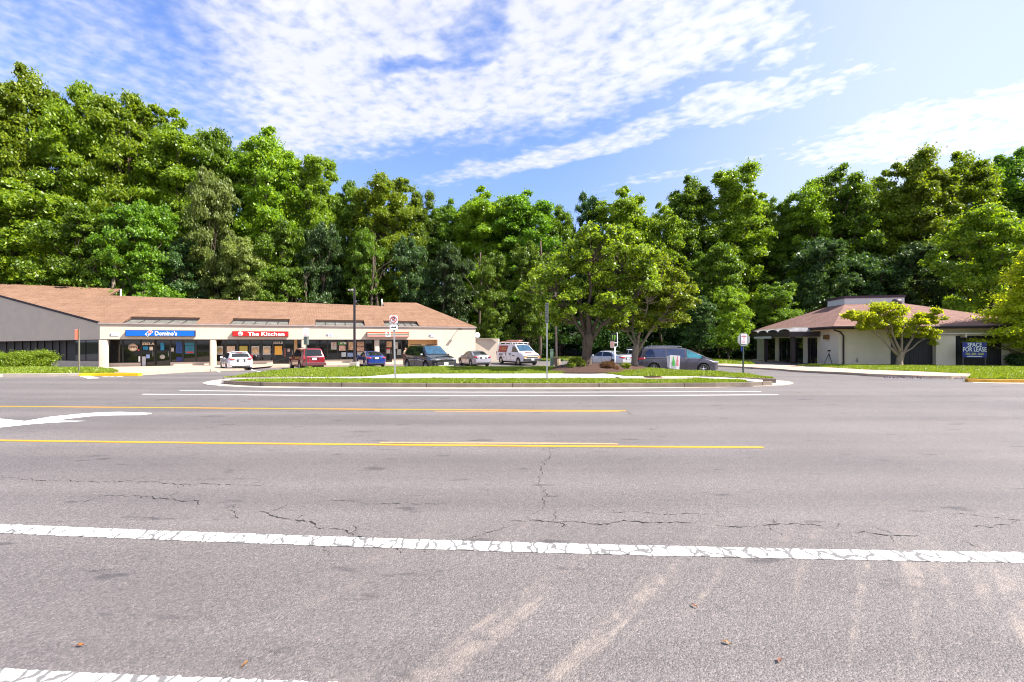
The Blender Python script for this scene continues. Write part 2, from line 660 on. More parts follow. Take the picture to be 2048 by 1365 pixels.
M_ASPH = asphalt_mat()
M_LINE = paint_mat('white_road_paint_cracked', (.80, .80, .78), crack=0.95, wear=0.55)
M_LINE2 = paint_mat('white_road_paint', (.80, .80, .78), wear=0.25)
M_YEL = paint_mat('yellow_road_paint', (.56, .285, .012), wear=0.6)
M_YELOLD = paint_mat('worn_yellow_paint', (.50, .29, .13), wear=0.95)
M_YCURB = concrete_mat('yellow_curb_paint', (.80, .50, .02), .12)
M_YCURB2 = concrete_mat('worn_yellow_curb_paint', (.55, .31, .05), .3)
M_TURF = grass_ground_mat()
M_DIRT = grass_ground_mat('forest_floor', (.016, .018, .008), (.03, .034, .012), (.04, .034, .02), 0.1)
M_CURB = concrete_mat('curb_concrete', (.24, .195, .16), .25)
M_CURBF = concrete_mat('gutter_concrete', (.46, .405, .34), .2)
M_WALK = concrete_mat('walk_concrete', (.50, .48, .47), .12, joint=1.52)
M_WALKT = concrete_mat('tan_walk_concrete', (.46, .36, .28), .16, joint=1.8)
M_MULCH = mat('mulch', (.06, .028, .018), .95, var=.5, scale=18, bump=1.0, bscale=30)
M_RAMP = mat('red_ramp_brick', (.40, .20, .15), .85, var=.2, scale=20)


def ground_grid(name, xs, ys, off, m, **tags):
    nx, ny = len(xs), len(ys)
    vs = [(x, y, hg(x, y) + off) for y in ys for x in xs]
    fs = [(j * nx + i, j * nx + i + 1, (j + 1) * nx + i + 1, (j + 1) * nx + i) for j in range(ny - 1) for i in range(nx - 1)]
    me = bpy.data.meshes.new(name)
    me.from_pydata(vs, [], fs)
    me.polygons.foreach_set('use_smooth', [True] * len(fs))
    me.materials.append(m)
    return link(name, me, kind='structure', **tags)


XS = [-900, -500, -300, -220, -160, -120, -90] + list(range(-75, 76, 3)) + [90, 120, 160, 220, 300, 500, 900]
YS = [-200, -80, -40, -20, -10, 0, 6, 12, 18, 19.5] + [20.5 + i * 1.5 for i in range(24)] + [58, 60, 63] + list(range(66, 180, 6)) + [200, 260, 400, 900]
ground_grid('ground', XS, YS, -0.05, M_DIRT, label='dark leaf litter ground under the wood')
ground_grid('road', [x for x in XS if -75 <= x <= 75], [y for y in YS if -10 <= y <= 60], 0.0, M_ASPH, label='grey asphalt road and car park')


rr_ = random.Random(8)


def road_line(name, centre, width, m, off=0.004, ragged=0.0, n=60):
    """painted line along measured ground points, constant real width."""
    pts = resample(centre, n)
    A, B = [], []
    for i, p in enumerate(pts):
        t = (pts[min(i + 1, n - 1)] - pts[max(i - 1, 0)])
        t.z = 0
        t.normalize()
        s = Vector((-t.y, t.x, 0)) * width / 2
        A.append(p + s * (1 + ragged * rr_.gauss(0, 1)))
        B.append(p - s * (1 + ragged * rr_.gauss(0, 1)))
    return strip(name, A, B, off, m, n=n, skirt=0, kind='structure')[0]


def smooth_px(pts, n=40):
    """quadratic fit through measured spots, so that long lines bend smoothly."""
    xs = np.array([p[0] for p in pts], float)
    ys = np.array([p[1] for p in pts], float)
    c = np.polyfit(xs, ys, min(2, len(pts) - 1))
    return [(x, float(np.polyval(c, x))) for x in np.linspace(xs[0], xs[-1], n)]


def ground_line(name, px, width, m, off=0.004, ragged=0.0, n=60):
    return road_line(name, [pz(x, y) for x, y in smooth_px(px)], width, m, off, ragged, n)


ground_line('edge_line_marking', [(-700, 1022), (0, 1061), (512, 1080), (1024, 1094), (1500, 1104), (2048, 1115), (2600, 1123)], 0.17, M_LINE, ragged=.045, n=500)
ground_line('lane_line_marking', [(-700, 1322), (0, 1366), (256, 1378), (530, 1389), (1200, 1408)], 0.17, M_LINE, ragged=.045, n=400)
ground_line('yellow_line_marking', [(-900, 868), (0, 881.5), (500, 887.5), (1024, 892.5), (1250, 893.8), (1527, 895.5)], 0.105, M_YEL)
ground_line('yellow_line_marking', [(760, 886), (1000, 887), (1235, 888.5)], 0.10, M_YELOLD)
ground_line('yellow_line_marking', [(-900, 804), (0, 812.8), (500, 817.5), (900, 821), (1252, 821.8)], 0.13, M_YEL)
ground_line('yellow_line_marking', [(870, 823.3), (1050, 823.6), (1240, 824)], 0.09, M_YELOLD)
ground_line('white_line_marking', [(284, 789), (700, 791.3), (1024, 792.2), (1300, 791.5), (1556, 790)], 0.105, M_LINE2)
ground_line('white_line_marking', [(360, 782), (700, 784), (1024, 785), (1300, 784.6), (1522, 783.4)], 0.10, M_LINE2)
# parking bay lines
for a, b in (((425, 740), (440, 745)), ((502, 739), (520, 744)), ((640, 735), (652, 738))):
    road_line('parking_line_marking', [pg(*a), pg(*b)], 0.11, M_LINE2, n=6)
strip('stop_bar_marking', [pg(158, 752.4), pg(175, 757.4)], [pg(178, 751.8), pg(199, 757)], 0.004, M_LINE2, n=4, skirt=0, kind='structure')
for a, b in (((204, 754.3), (217, 754.2)), ((220, 754), (228, 754)), ((233, 753.9), (246, 753.6))):
    road_line('crossing_line_marking', [pg(*a), pg(*b)], 0.18, M_LINE2, n=4)
# turn arrow
ar = MB()
top = [(303, 826.5), (240, 824.2), (200, 825.2), (150, 829), (100, 834), (50, 842.5), (5, 838.2), (-60, 832)]
bot = [(303, 828), (280, 830.5), (225, 831), (180, 833), (140, 837.5), (107, 841.8), (174, 842.2), (100, 846), (60, 849), (0, 855.3), (-60, 862), (-110, 868), (-110, 845)]
poly = [pz(*p, 0.004) for p in top[::-1]] + [pz(*p, 0.004) for p in bot]
ar.add(poly[:len(top)] + poly[len(top):], [tuple(range(len(poly)))])
ao = ar.build('turn_arrow_marking', M_LINE2, kind='structure')
bm = bmesh.new(); bm.from_mesh(ao.data); bmesh.ops.triangulate(bm, faces=bm.faces[:]); bmesh.ops.recalc_face_normals(bm, faces=bm.faces[:])
for f_ in bm.faces:
    if f_.normal.z < 0:
        f_.normal_flip()
bm.to_mesh(ao.data); bm.free()

# cracks in the asphalt: narrow dark wedges
M_CRACK = mat('crack_black', (.012, .011, .012), .95, var=.3)
rc = random.Random(5)
cm = MB()


def crack(px, w=0.012, step=0.03, jit=0.014, P=None, kids=True):
    P = P or [pz(*p) for p in px]
    w = w * .8
    L_ = sum((b - a).length for a, b in zip(P, P[1:]))
    n = max(6, int(L_ / step))
    pts = resample(P, n)
    A, B = [], []
    walk = 0.0
    for i, p in enumerate(pts):
        t = pts[min(i + 1, n - 1)] - pts[max(i - 1, 0)]
        t.normalize()
        s = Vector((-t.y, t.x, 0))
        walk = walk * .86 + rc.gauss(0, jit)
        o = s * walk
        if kids and rc.random() < .06:
            q = p + o
            d = (t * rc.uniform(-.6, .6) + s * rc.choice((-1, 1))).normalized() * rc.uniform(.06, .28)
            crack(None, w * .6, .02, .008, [q, q + d * .5 + t * rc.uniform(-.03, .03), q + d], False)
        ww = w * rc.choice((.1, .35, .6, 1, 1.5)) * math.sin(math.pi * (i + .5) / n) ** .4
        A.append(p + o + s * ww / 2)
        B.append(p + o - s * ww / 2)
    vs = [(v.x, v.y, 0.0035) for v in A] + [(v.x, v.y, 0.0035) for v in B]
    cm.add(vs, [(n + i, n + i + 1, i + 1, i) for i in range(n - 1)])


for px, w in (([(200, 991), (305, 993), (306, 998), (395, 1005), (400, 1010)], .016), ([(500, 1025), (540, 1035), (620, 1044), (640, 1058), (700, 1070), (790, 1081), (920, 1082)], .016),
              ([(920, 1082), (940, 1070), (1030, 1055)], .008), ([(463, 1014), (480, 1037)], .01), ([(0, 956), (120, 960), (300, 967), (450, 971), (580, 974)], .012),
              ([(1024, 1040), (1120, 1046), (1190, 1051), (1250, 1044), (1340, 1045), (1385, 1050), (1400, 1047)], .017), ([(1430, 1050), (1540, 1050), (1610, 1053), (1680, 1058)], .013),
              ([(1700, 1065), (1760, 1068), (1830, 1069)], .012), ([(1895, 1056), (1960, 1054), (2048, 1048)], .011), ([(1103, 893), (1104, 915), (1080, 950), (1086, 990), (1060, 1040)], .009),
              ([(1210, 1024), (1290, 1028), (1450, 1031)], .008), ([(1900, 1030), (2000, 1036), (2060, 1040)], .01), ([(1250, 822), (1265, 832)], .02),
              ([(640, 1003), (760, 1005), (900, 1008)], .007), ([(1930, 1085), (1970, 1098)], .008), ([(640, 1090), (670, 1110)], .005)):
    crack(px, w)
cm.build('road_crack_markings', M_CRACK, kind='structure', label='thin dark cracks in the asphalt')

# ------------------------------------------------------------------ the island between road and car park
Z1 = 0.15
CURB_BACK = [(442, 759), (452, 757)]
front_px = [(447, 761.5), (470, 763.2), (520, 765.2), (620, 766.4), (780, 767.2), (920, 767.6), (1100, 767.6), (1243, 767.4), (1435, 766.8), (1500, 765.6), (1545, 763.6)]
FRONT = [pz(x, y, Z1) for x, y in front_px]                      # outer top edge of the kerb
FRONT_IN = [p + Vector((0, .16, 0)) for p in FRONT]
gut_px = [(404, 767), (420, 770), (445, 772.6), (500, 775), (620, 776.6), (900, 777.8), (1100, 777.8), (1243, 777.4), (1435, 775), (1507, 772.8), (1560, 770.3), (1587, 767)]
GUT = [pz(x, y, 0.012) for x, y in gut_px]
gut_in = [pz(404, 766, 0.012), pz(425, 763, .012)] + [p.copy() for p in FRONT] + [pz(1575, 764, .012), pz(1587, 766, .012)]
strip('gutter', gut_in, GUT, 0, M_CURBF, n=60, skirt=.05, flat=0.012, kind='structure')
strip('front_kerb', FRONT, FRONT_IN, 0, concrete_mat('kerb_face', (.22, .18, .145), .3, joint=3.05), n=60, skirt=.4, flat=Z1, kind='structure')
# tip aprons where the path runs down to the street
for tip in ([(470, 770), (438, 771.8), (415, 769.8), (405, 767), (410, 764.2), (424, 761.4), (447, 758.4), (490, 759.4)],
            [(1470, 767.5), (1507, 772.6), (1560, 770.4), (1580, 768.4), (1587, 766.4), (1583, 764.2), (1570, 762.2), (1550, 760.6), (1500, 764)]):
    tb0 = MB()
    tb0.prism([tuple(pz(x, y, .02))[:2] for x, y in tip], -.05, .02)
    to_ = tb0.build('kerb_ramp', M_CURBF, kind='structure')
    bm = bmesh.new(); bm.from_mesh(to_.data); bmesh.ops.recalc_face_normals(bm, faces=bm.faces[:]); bm.to_mesh(to_.data); bm.free()
strip('ramp_paving', [pz(1514, 763, .03), pz(1552, 761, .03)], [pz(1500, 766.8, .03), pz(1530, 766.4, .03)], 0, M_RAMP, n=6, skirt=.03, flat=.026, kind='structure')
# front verge
verge_back = [(500, 759.8), (560, 758.6), (620, 758.3), (800, 758.0), (1000, 758), (1150, 758), (1200, 757.6), (1250, 757), (1350, 757.3), (1440, 759.2), (1490, 762)]
VB = [pz(x, y, Z1) for x, y in verge_back]
FI = [p for p in FRONT_IN if -12 < p.x < 9.2]
g1, G1 = strip('verge', [pz(470, 761.8, Z1)] + FI, [pz(480, 760.6, Z1)] + VB, 0, M_TURF, n=60, k=3, skirt=.3, flat=Z1 + .006, bulge=.0, kind='structure')
# path through the island (wide pad in the middle)
path_back = [(447, 758), (540, 756), (640, 754.7), (730, 753.8), (775, 750), (810, 748), (1000, 747.8), (1170, 747.5), (1215, 747.6), (1232, 750), (1250, 752.8), (1400, 753.4), (1480, 757), (1530, 760.5)]
PB = [pz(x, y, Z1) for x, y in path_back]
path_front = [(445, 761), (480, 761)] + verge_back + [(1514, 764)]
PF = [pz(x, y, Z1) for x, y in path_front]
# match by x to keep the quads upright


def by_x(P, xs):
    P = sorted(P, key=lambda p: p.x)
    out = []
    for x in xs:
        for a, b in zip(P, P[1:]):
            if a.x <= x <= b.x:
                t = (x - a.x) / max(1e-6, b.x - a.x)
                out.append(a.lerp(b, t))
                break
        else:
            out.append((P[0] if x < P[0].x else P[-1]).copy())
    return out


xs_ = list(np.linspace(PB[0].x + .05, PB[-1].x - .05, 70))
strip('footpath', by_x(PB, xs_), by_x(PF, xs_), 0, M_WALK, n=70, skirt=.3, flat=Z1 + .002, kind='structure')
# back lawn of the island
lawn_front = [(450, 756.2)] + path_back[1:-1] + [(1546, 758.6)]
lawn_back = [(448, 755.4), (464, 754.6), (500, 749.5), (536, 744.6), (595, 738.6), (653, 736.4), (760, 735.6), (960, 735.2), (1120, 735.2), (1260, 737), (1330, 740), (1425, 744.6), (1490, 750), (1540, 756)]
LF = [pz(x, y, Z1) for x, y in lawn_front]
LB = [pz(x, y, Z1) for x, y in lawn_back]
g2, G2 = strip('lawn', LF, LB, 0, M_TURF, n=80, k=6, skirt=.9, flat=Z1 + .01, bulge=.03, kind='structure')


def offset_line(P, d):
    out = []
    for i, p in enumerate(P):
        t = P[min(i + 1, len(P) - 1)] - P[max(i - 1, 0)]
        t.z = 0
        t.normalize()
        out.append(p + Vector((-t.y, t.x, 0)) * d)
    return out


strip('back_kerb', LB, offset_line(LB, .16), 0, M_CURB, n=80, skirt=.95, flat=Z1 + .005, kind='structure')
# kerbs beside the path at both tips
kl = [pz(x, y, Z1) for x, y in ((446, 757.6), (500, 756.8), (560, 755.7), (625, 754.9))]
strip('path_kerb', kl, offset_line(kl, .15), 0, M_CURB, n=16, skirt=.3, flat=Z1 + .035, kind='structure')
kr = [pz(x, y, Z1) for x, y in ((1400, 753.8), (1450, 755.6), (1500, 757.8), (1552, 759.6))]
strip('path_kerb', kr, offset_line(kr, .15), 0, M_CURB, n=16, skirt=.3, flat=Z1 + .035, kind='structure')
# mulch bed under the two trees
mul = MB()
ringp = [(1098, 743), (1130, 746.6), (1180, 746.9), (1235, 746), (1262, 743), (1300, 740), (1290, 735), (1250, 733.5), (1180, 732.5), (1130, 733.4), (1104, 737)]
cpt = pz(1190, 739, .2)
rp = [pz(x, y, Z1 + .03) for x, y in ringp]
vsm = []
for k_, s_ in ((0, 1.0), (1, .8), (2, .55), (3, .25)):
    for p in rp:
        q = cpt.lerp(p, s_)
        vsm.append((q.x, q.y, Z1 + .05 + (0.0, .16, .26, .30)[k_] + (noise.noise(Vector((q.x * 2, q.y * 2, k_))) * .05 if k_ else 0)))
nr = len(rp)
fsm = []
for k_ in range(3):
    for i in range(nr):
        a, b = k_ * nr + i, k_ * nr + (i + 1) % nr
        fsm.append((a, b, b + nr, a + nr))
fsm.append(tuple(3 * nr + i for i in range(nr)))
mul.add(vsm, fsm, True)
mo = mul.build('mulch_bed', M_MULCH, kind='structure', label='brown mulch bed under the island trees')

# storm drain inlet in the front kerb
dr = thing('storm_drain', 'concrete storm drain inlet with rusty grate in the island kerb', 'storm drain', pz(1316, 768, 0))
bs = MB()
bs.box((0, .62, .155), (2.75, 1.05, .09))
bs.box((-1.2, .02, .06), (.34, .2, .13)); bs.box((1.2, .02, .06), (.34, .2, .13))
bs.build('slab', M_CURBF, dr)
b2 = MB(); b2.box((0, .35, .02), (2.1, .05, .18)); b2.build('opening', mat('drain_dark', (.01, .01, .01), .9), dr)
b3 = MB(); b3.lathe([(0, .36), (.02, .36), (.02, 0)], Matrix.Translation((0, .62, .2)) @ Matrix.Rotation(R(-90), 4, 'Y'), 24)
b3.build('manhole_cover', mat('rust_iron', (.16, .07, .04), .8, var=.4, scale=9), dr)
b4 = MB()
for i in range(9):
    b4.box((-.3 + i * .075, .62, .226), (.03, .5, .012))
b4.build('grate', mat('dark_iron', (.05, .03, .025), .7), dr)

# ------------------------------------------------------------------ kerbs, walks and lawns beyond the car park
# left: grass corner, grey kerb, yellow kerb, walk in front of the shops
kb = [pg(-160, 755.5, .13), pg(-60, 751, .13), pg(0, 748.6, .13), pg(80, 748.1, .13), pg(157, 747.2, .13)]
strip('kerb', kb, offset_line(kb, .3), .13, M_CURBF, n=24, skirt=.3, kind='structure')
ky = [pg(157, 747.2, .13), pg(210, 747, .13), pg(276, 747.0, .13)]
strip('yellow_kerb', ky, offset_line(ky, .25), .13, M_YCURB, n=14, skirt=.3, kind='structure')
kt = [pg(276, 747.0, .08), pg(320, 746.6, .04), pg(345, 745, .02), pg(352, 742.8, .02)]
strip('kerb_apron', kt, offset_line(kt, .6), .05, M_WALKT, n=12, skirt=.2, kind='structure')
gl_f = offset_line(kb, .3) + offset_line(ky, .25)[1:2] + [pg(236, 744.2, .13)]
gl_b = [pg(-160, 741, .13), pg(-40, 739, .13), pg(60, 738.2, .13), pg(150, 738.5, .13), pg(200, 739.5, .13), pg(232, 743, .13)]
g3, G3 = strip('corner_lawn', gl_f, gl_b, .14, M_TURF, n=40, k=3, skirt=.3, bulge=.05, kind='structure')
wf = [pg(228, 745.2, .14), pg(275, 746, .14), pg(330, 742.4, .14), pg(425, 738.7, .14), pg(510, 733.6, .14), pg(575, 731.8, .14), pg(700, 730.0, .14), pg(800, 728.6, .14), pg(900, 727.6, .14), pg(945, 727.2, .14)]
# ------------------------------------------------------------------ long shop building on the left
AX, AY = -34.6, 38.2
DX, DY = .927, .375
RZ1 = math.atan2(DY, DX)
ZE, ZF, ZB = 3.24, 1.80, -1.0           # eave, underside of the fascia, foot


def s_at(px, t=0.0):
    r = (px - CX) / F
    return (r * (AY + DX * t) - AX + DY * t) / (DX - r * DY)


def st_w(s, t, z=0):
    return Vector((AX + DX * s - DY * t, AY + DY * s + DX * t, z))


def z_at(px, py, t):
    s = s_at(px, t)
    Y = AY + DY * s + DX * t
    return EYE - (py - CY) / F * Y


KR = 0.33


def roof_st(px, py):
    r, q = (px - CX) / F, (CY - py) / F
    # t = a*Y + b on the sight line ; z = ZE + KR t = EYE + q Y
    a = -r * DY + DX
    b = AX * DY - AY * DX
    Y = (EYE - ZE - KR * b) / (KR * a - q)
    X = r * Y
    return ((X - AX) * DX + (Y - AY) * DY, -(X - AX) * DY + (Y - AY) * DX)


def shingle_mat(name, c1, c2):
    m, nt, b = new_mat(name)
    L = nt.links.new
    tc = nd(nt, 'ShaderNodeTexCoord')
    P = tc.outputs['Object']
    br = nd(nt, 'ShaderNodeTexBrick', Scale=1.0)
    br.inputs['Brick Width'].default_value = 0.32
    br.inputs['Row Height'].default_value = 0.15
    br.inputs['Mortar Size'].default_value = 0.012
    br.inputs['Bias'].default_value = 0.1
    br.inputs['Color1'].default_value = c4(c1)
    br.inputs['Color2'].default_value = c4(c2)
    br.inputs['Mortar'].default_value = c4(tuple(k * .35 for k in c1))
    L(P, br.inputs['Vector'])
    n = tex(nt, 'ShaderNodeTexNoise', P, Scale=0.6, Detail=6.0, Roughness=.7)
    c = mixc(nt, .6, br.outputs['Color'], ramp(nt, n.outputs['Fac'], [(.3, (.72, .70, .70)), (.7, (1.0, 1.0, 1.0))]), 'MULTIPLY')
    mp = nd(nt, 'ShaderNodeMapping')
    mp.inputs['Scale'].default_value = (.35, 4.5, 1)
    L(P, mp.inputs[0])
    n2 = tex(nt, 'ShaderNodeTexNoise', mp.outputs[0], Scale=1.0, Detail=3.0)
    c = mixc(nt, .6, c, ramp(nt, n2.outputs['Fac'], [(.35, (.74, .72, .72)), (.6, (1.05, 1.05, 1.05))]), 'MULTIPLY')
    mp3 = nd(nt, 'ShaderNodeMapping')
    mp3.inputs['Scale'].default_value = (2.2, .3, 1)
    L(P, mp3.inputs[0])
    n3 = tex(nt, 'ShaderNodeTexNoise', mp3.outputs[0], Scale=1.0, Detail=4.0, Roughness=.6)
    c = mixc(nt, .5, c, ramp(nt, n3.outputs['Fac'], [(.35, (.80, .76, .74)), (.55, (1.0, 1.0, 1.0))]), 'MULTIPLY')
    L(c, b.inputs['Base Color'])
    b.inputs['Roughness'].default_value = .95
    b.inputs['Specular IOR Level'].default_value = .15
    bp = nd(nt, 'ShaderNodeBump', Strength=.5, Distance=.02)
    L(br.outputs['Fac'], bp.inputs['Height'])
    bp.invert = True
    L(bp.outputs[0], b.inputs['Normal'])
    return m


def glass_mat(name, col=(.012, .014, .014), rough=.04, spec=.6):
    return mat(name, col, rough, var=.4, scale=1.5, spec=spec)


M_ROOF1 = shingle_mat('tan_shingles', (.245, .145, .094), (.305, .185, .125))
M_ROOF2 = shingle_mat('brown_shingles', (.25, .15, .125), (.31, .19, .16))
M_WALL = mat('painted_masonry', (.53, .455, .375), .9, var=.06, scale=1.3, bump=.25, bscale=14)
M_WALL2 = mat('cream_stucco', (.62, .565, .47), .9, var=.05, scale=1.1, bump=.4, bscale=30)
M_TAN = mat('tan_wall', (.52, .34, .17), .9, var=.06)
M_GLASS = glass_mat('shop_glass')
M_BLK = mat('dark_bronze_frame', (.02, .018, .016), .4, var=.2)
M_FASC = mat('dark_brown_trim', (.028, .018, .022), .6, var=.3)
M_FLASH = mat('grey_flashing', (.30, .25, .25), .6, var=.2)
M_WHITE = mat('white_enamel', (.80, .80, .82), .4, var=.03)
M_BLACKP = mat('black_paint', (.015, .015, .015), .5)
M_ALU = mat('aluminium', (.55, .55, .56), .4, metal=.6, var=.1)
M_GALV = mat('galvanised_steel', (.36, .37, .38), .5, metal=.5, var=.25, scale=8)

B1 = thing('shop_building', 'long single storey shop building with tan shingle roof and recessed storefronts', 'building', (AX, AY, 0), RZ1)
LB1 = s_at(951)
# roof sheet with four notches
pL0 = roof_st(0, 591)
uL = (pL0[0], pL0[1])
ext = 1.6
outL = (uL[0] * ext, uL[1] * ext)
tL2a = roof_st(0, 568)
tL2b = roof_st(243, 578)
tL1 = roof_st(243, 592)
tR1 = roof_st(768, 612.5)
tR2a = roof_st(768, 605)
tR2b = roof_st(833, 606)
farL = (tL2a[0] + (tL2a[0] - tL2b[0]) * .9, tL2a[1] + (tL2a[1] - tL2b[1]) * .9)
TN = 1.8
notches = []
for a, b in ((247, 391.5), (459, 577), (630, 730), (770, 839)):
    notches.append((s_at(a), s_at(b)))
ol = [(0, -.08)]
for a, b in notches:
    ol += [(a, -.08), (a, TN), (b, TN), (b, -.08)]
ol += [(LB1 + .1, -.08), tR2b, tR2a, tR1, tL1, tL2b, farL, outL]


def rz_(t):
    return ZE + KR * t


rf = MB()
farL = (outL[0], tL2a[1] + (tL2b[1] - tL2a[1]) / (tL2b[0] - tL2a[0]) * (outL[0] - tL2a[0]))


def roof_front(s):
    return s * outL[1] / outL[0] if s < 0 else -.08


def seg_(a, b, s):
    return a[1] + (b[1] - a[1]) * (s - a[0]) / (b[0] - a[0])


def roof_back(s):
    if s < tL2b[0]:
        return seg_(farL, tL2b, s)
    if s < tR1[0]:
        return seg_(tL1, tR1, s)
    if s < tR2b[0]:
        return seg_(tR2a, tR2b, s)
    return seg_(tR2b, (LB1 + .1, -.08), s)


br_ = sorted([outL[0], 0, tL2b[0], tR1[0], tR2b[0], LB1 + .1] + [v for n_ in notches for v in n_])
EP = 1e-5
for a, b in zip(br_, br_[1:]):
    if b - a < .01:
        continue
    mid = (a + b) / 2
    inn = any(n_[0] <= mid <= n_[1] for n_ in notches)
    fa, fb = (TN, TN) if inn else (roof_front(a + EP), roof_front(b - EP))
    ba, bb = roof_back(a + EP), roof_back(b - EP)
    rf.add([(a, fa, rz_(fa)), (b, fb, rz_(fb)), (b, bb, rz_(bb)), (a, ba, rz_(ba)),
            (a, fa, rz_(fa) - .13), (b, fb, rz_(fb) - .13), (b, bb, rz_(bb) - .13), (a, ba, rz_(ba) - .13)],
           [(0, 1, 2, 3), (7, 6, 5, 4), (0, 4, 5, 1), (2, 6, 7, 3)])
rf.build('roof', M_ROOF1, B1)
# ridge end faces and the screened plant roof behind
for (a, b) in ((tL1, tL2b), (tR1, tR2a)):
    e = MB()
    z1, z2 = rz_(a[1]) - .13, rz_(b[1])
    e.slab([(a[0], a[1], z1), (b[0], b[1], z1), (b[0], b[1], z2 - .01), (a[0], a[1], z1 + .13)], (.12 if a is tR1 else -.12, 0, 0))
    e.build('gable_end', M_WHITE, B1)
bk = MB()
back = [(farL[0], farL[1]), tL2b, tL1, tR1, tR2a, tR2b]
for a, b in zip(back, back[1:]):
    za, zb = rz_(a[1]) - .14, rz_(b[1]) - .14
    bk.slab([(a[0], a[1] - .05, ZB), (b[0], b[1] - .05, ZB), (b[0], b[1] - .05, zb), (a[0], a[1] - .05, za)], (0, .05, 0))
bk.build('back_wall', M_WALL, B1)
# left flaring wall above the recessed side, and right end wall
side = MB()
nx_, ny_ = outL[0], outL[1]
ln = math.hypot(nx_, ny_)
iw = (-uL[1] / math.hypot(*uL) * -1, uL[0] / math.hypot(*uL) * -1)      # towards the inside
iv = Vector((iw[0], iw[1], 0)) * .3
side.slab([(0, 0, ZF - .02), (outL[0], outL[1], ZF - .28), (outL[0], outL[1], rz_(outL[1]) - .14), (0, 0, ZE - .14)], iv)
side.build('side_wall', M_WALL, B1)
rk = MB()
rk.slab([(.0, -.03, ZE - .16), (outL[0], outL[1] - .03, rz_(outL[1]) - .16), (outL[0], outL[1] - .03, rz_(outL[1]) + .03), (.0, -.03, ZE + .03)], (0, -.06, 0))
rk.build('rake_trim', M_FASC, B1)
q = MB()
q.slab([(LB1, .02, ZB), (tR2b[0], tR2b[1], ZB), (tR2b[0], tR2b[1], rz_(tR2b[1]) - .14), (LB1, .02, ZE - .14)], (-.25, 0, 0))
q.build('end_wall', M_WALL, B1)
# front fascia and solid bay
sA, sB = s_at(875), LB1
fw = MB()
fw.box(((0 + sA) / 2, .15, (ZF + ZE - .1) / 2), (sA, .3, ZE - .1 - ZF))
fw.box(((sA + sB) / 2, .15, (ZB + ZE - .1) / 2), (sB - sA - .004, .3, ZE - .1 - ZB))
fw.build('front_wall', M_WALL, B1)
fl = MB()
fl.box((sB / 2, -.06, ZE - .10), (sB + .2, .12, .1))
fl.build('eave_flashing', M_FLASH, B1)
# soffit and recessed storefront background
TS = 1.35
so_ = MB()
so_.slab([(0.05, .3, ZF + .06), (sB - .3, .3, ZF + .06), (sB - .3, 6, ZF + .06), (0.05 + outL[0] * .0, 6, ZF + .06)], (0, 0, .1))
so_.slab([(0, 0.2, ZF - .0), (outL[0] + iv.x, outL[1] + iv.y, ZF - .2), (outL[0] + iv.x * 9, outL[1] + iv.y * 9, ZF - .2), (0, 3, ZF)], (0, 0, .1))
so_.build('soffit', M_TAN, B1)
# columns
for px in (207.5, 426.5, 608, 753.5):
    s = s_at(px, .25)
    c = MB()
    c.box((s, .24, (ZB + ZF) / 2), (.50 if px > 230 else .62, .42, ZF - ZB))
    co_ = c.build('column', M_WALL, B1)
    bv = co_.modifiers.new('round', 'BEVEL'); bv.width = .12; bv.segments = 4; bv.limit_method = 'ANGLE'
    for p_ in co_.data.polygons:
        p_.use_smooth = True


def part_box(name, px0, px1, y0, y1, t, m, parent=None, th=.05, yref=None):
    """flat panel on the storefront plane t, outlined by measured spots."""
    s0, s1 = s_at(px0, t), s_at(px1, t)
    pm = (px0 + px1) / 2
    za, zb = z_at(pm, y0, t), z_at(pm, y1, t)
    b = MB()
    b.box(((s0 + s1) / 2, t, (za + zb) / 2), (s1 - s0, th, abs(za - zb)))
    return b.build(name, m, parent if parent is not None else B1)


FLOOR = -.575


def pane(px0, px1, ybot, t=TS, top=ZF + .02, name='window', m=None):
    """framed fixed window between px0 and px1; returns the frame object with its pane as child."""
    s0, s1 = s_at(px0, t), s_at(px1, t)
    zb = ybot if ybot < 5 else z_at((px0 + px1) / 2, ybot, t)
    f = MB()
    w = .06
    f.box(((s0 + s1) / 2, t, top - w), (s1 - s0, .09, w * 2))
    f.box(((s0 + s1) / 2, t, zb + w / 2), (s1 - s0, .09, w))
    for s in (s0 + w / 2, s1 - w / 2):
        f.box((s, t, (zb + top) / 2), (w, .088, top - zb - .01))
    fo = f.build(name, M_BLK, B1)
    g = MB()
    g.box(((s0 + s1) / 2, t + .02, (zb + top) / 2), (s1 - s0 - .1, .012, top - zb - .12))
    g.build('pane', m or M_GLASS, fo)
    return fo


def door(px0, px1, t=TS, top=ZF + .02):
    fo = pane(px0, px1, FLOOR + .01, t, top, 'door')
    s1 = s_at(px1, t)
    h = MB()
    h.tube([(s1 - .14, t - .09, .25), (s1 - .14, t - .09, .75)], .018, 6)
    h.build('handle', M_ALU, fo)
    return fo


def bulkhead(px0, px1, zt, t=TS - .12):
    s0, s1 = s_at(px0, t), s_at(px1, t)
    b = MB()
    b.box(((s0 + s1) / 2, t + .1, (ZB + zt) / 2), (s1 - s0, .28, zt - ZB))
    b.build('bulkhead', M_WALL, B1)


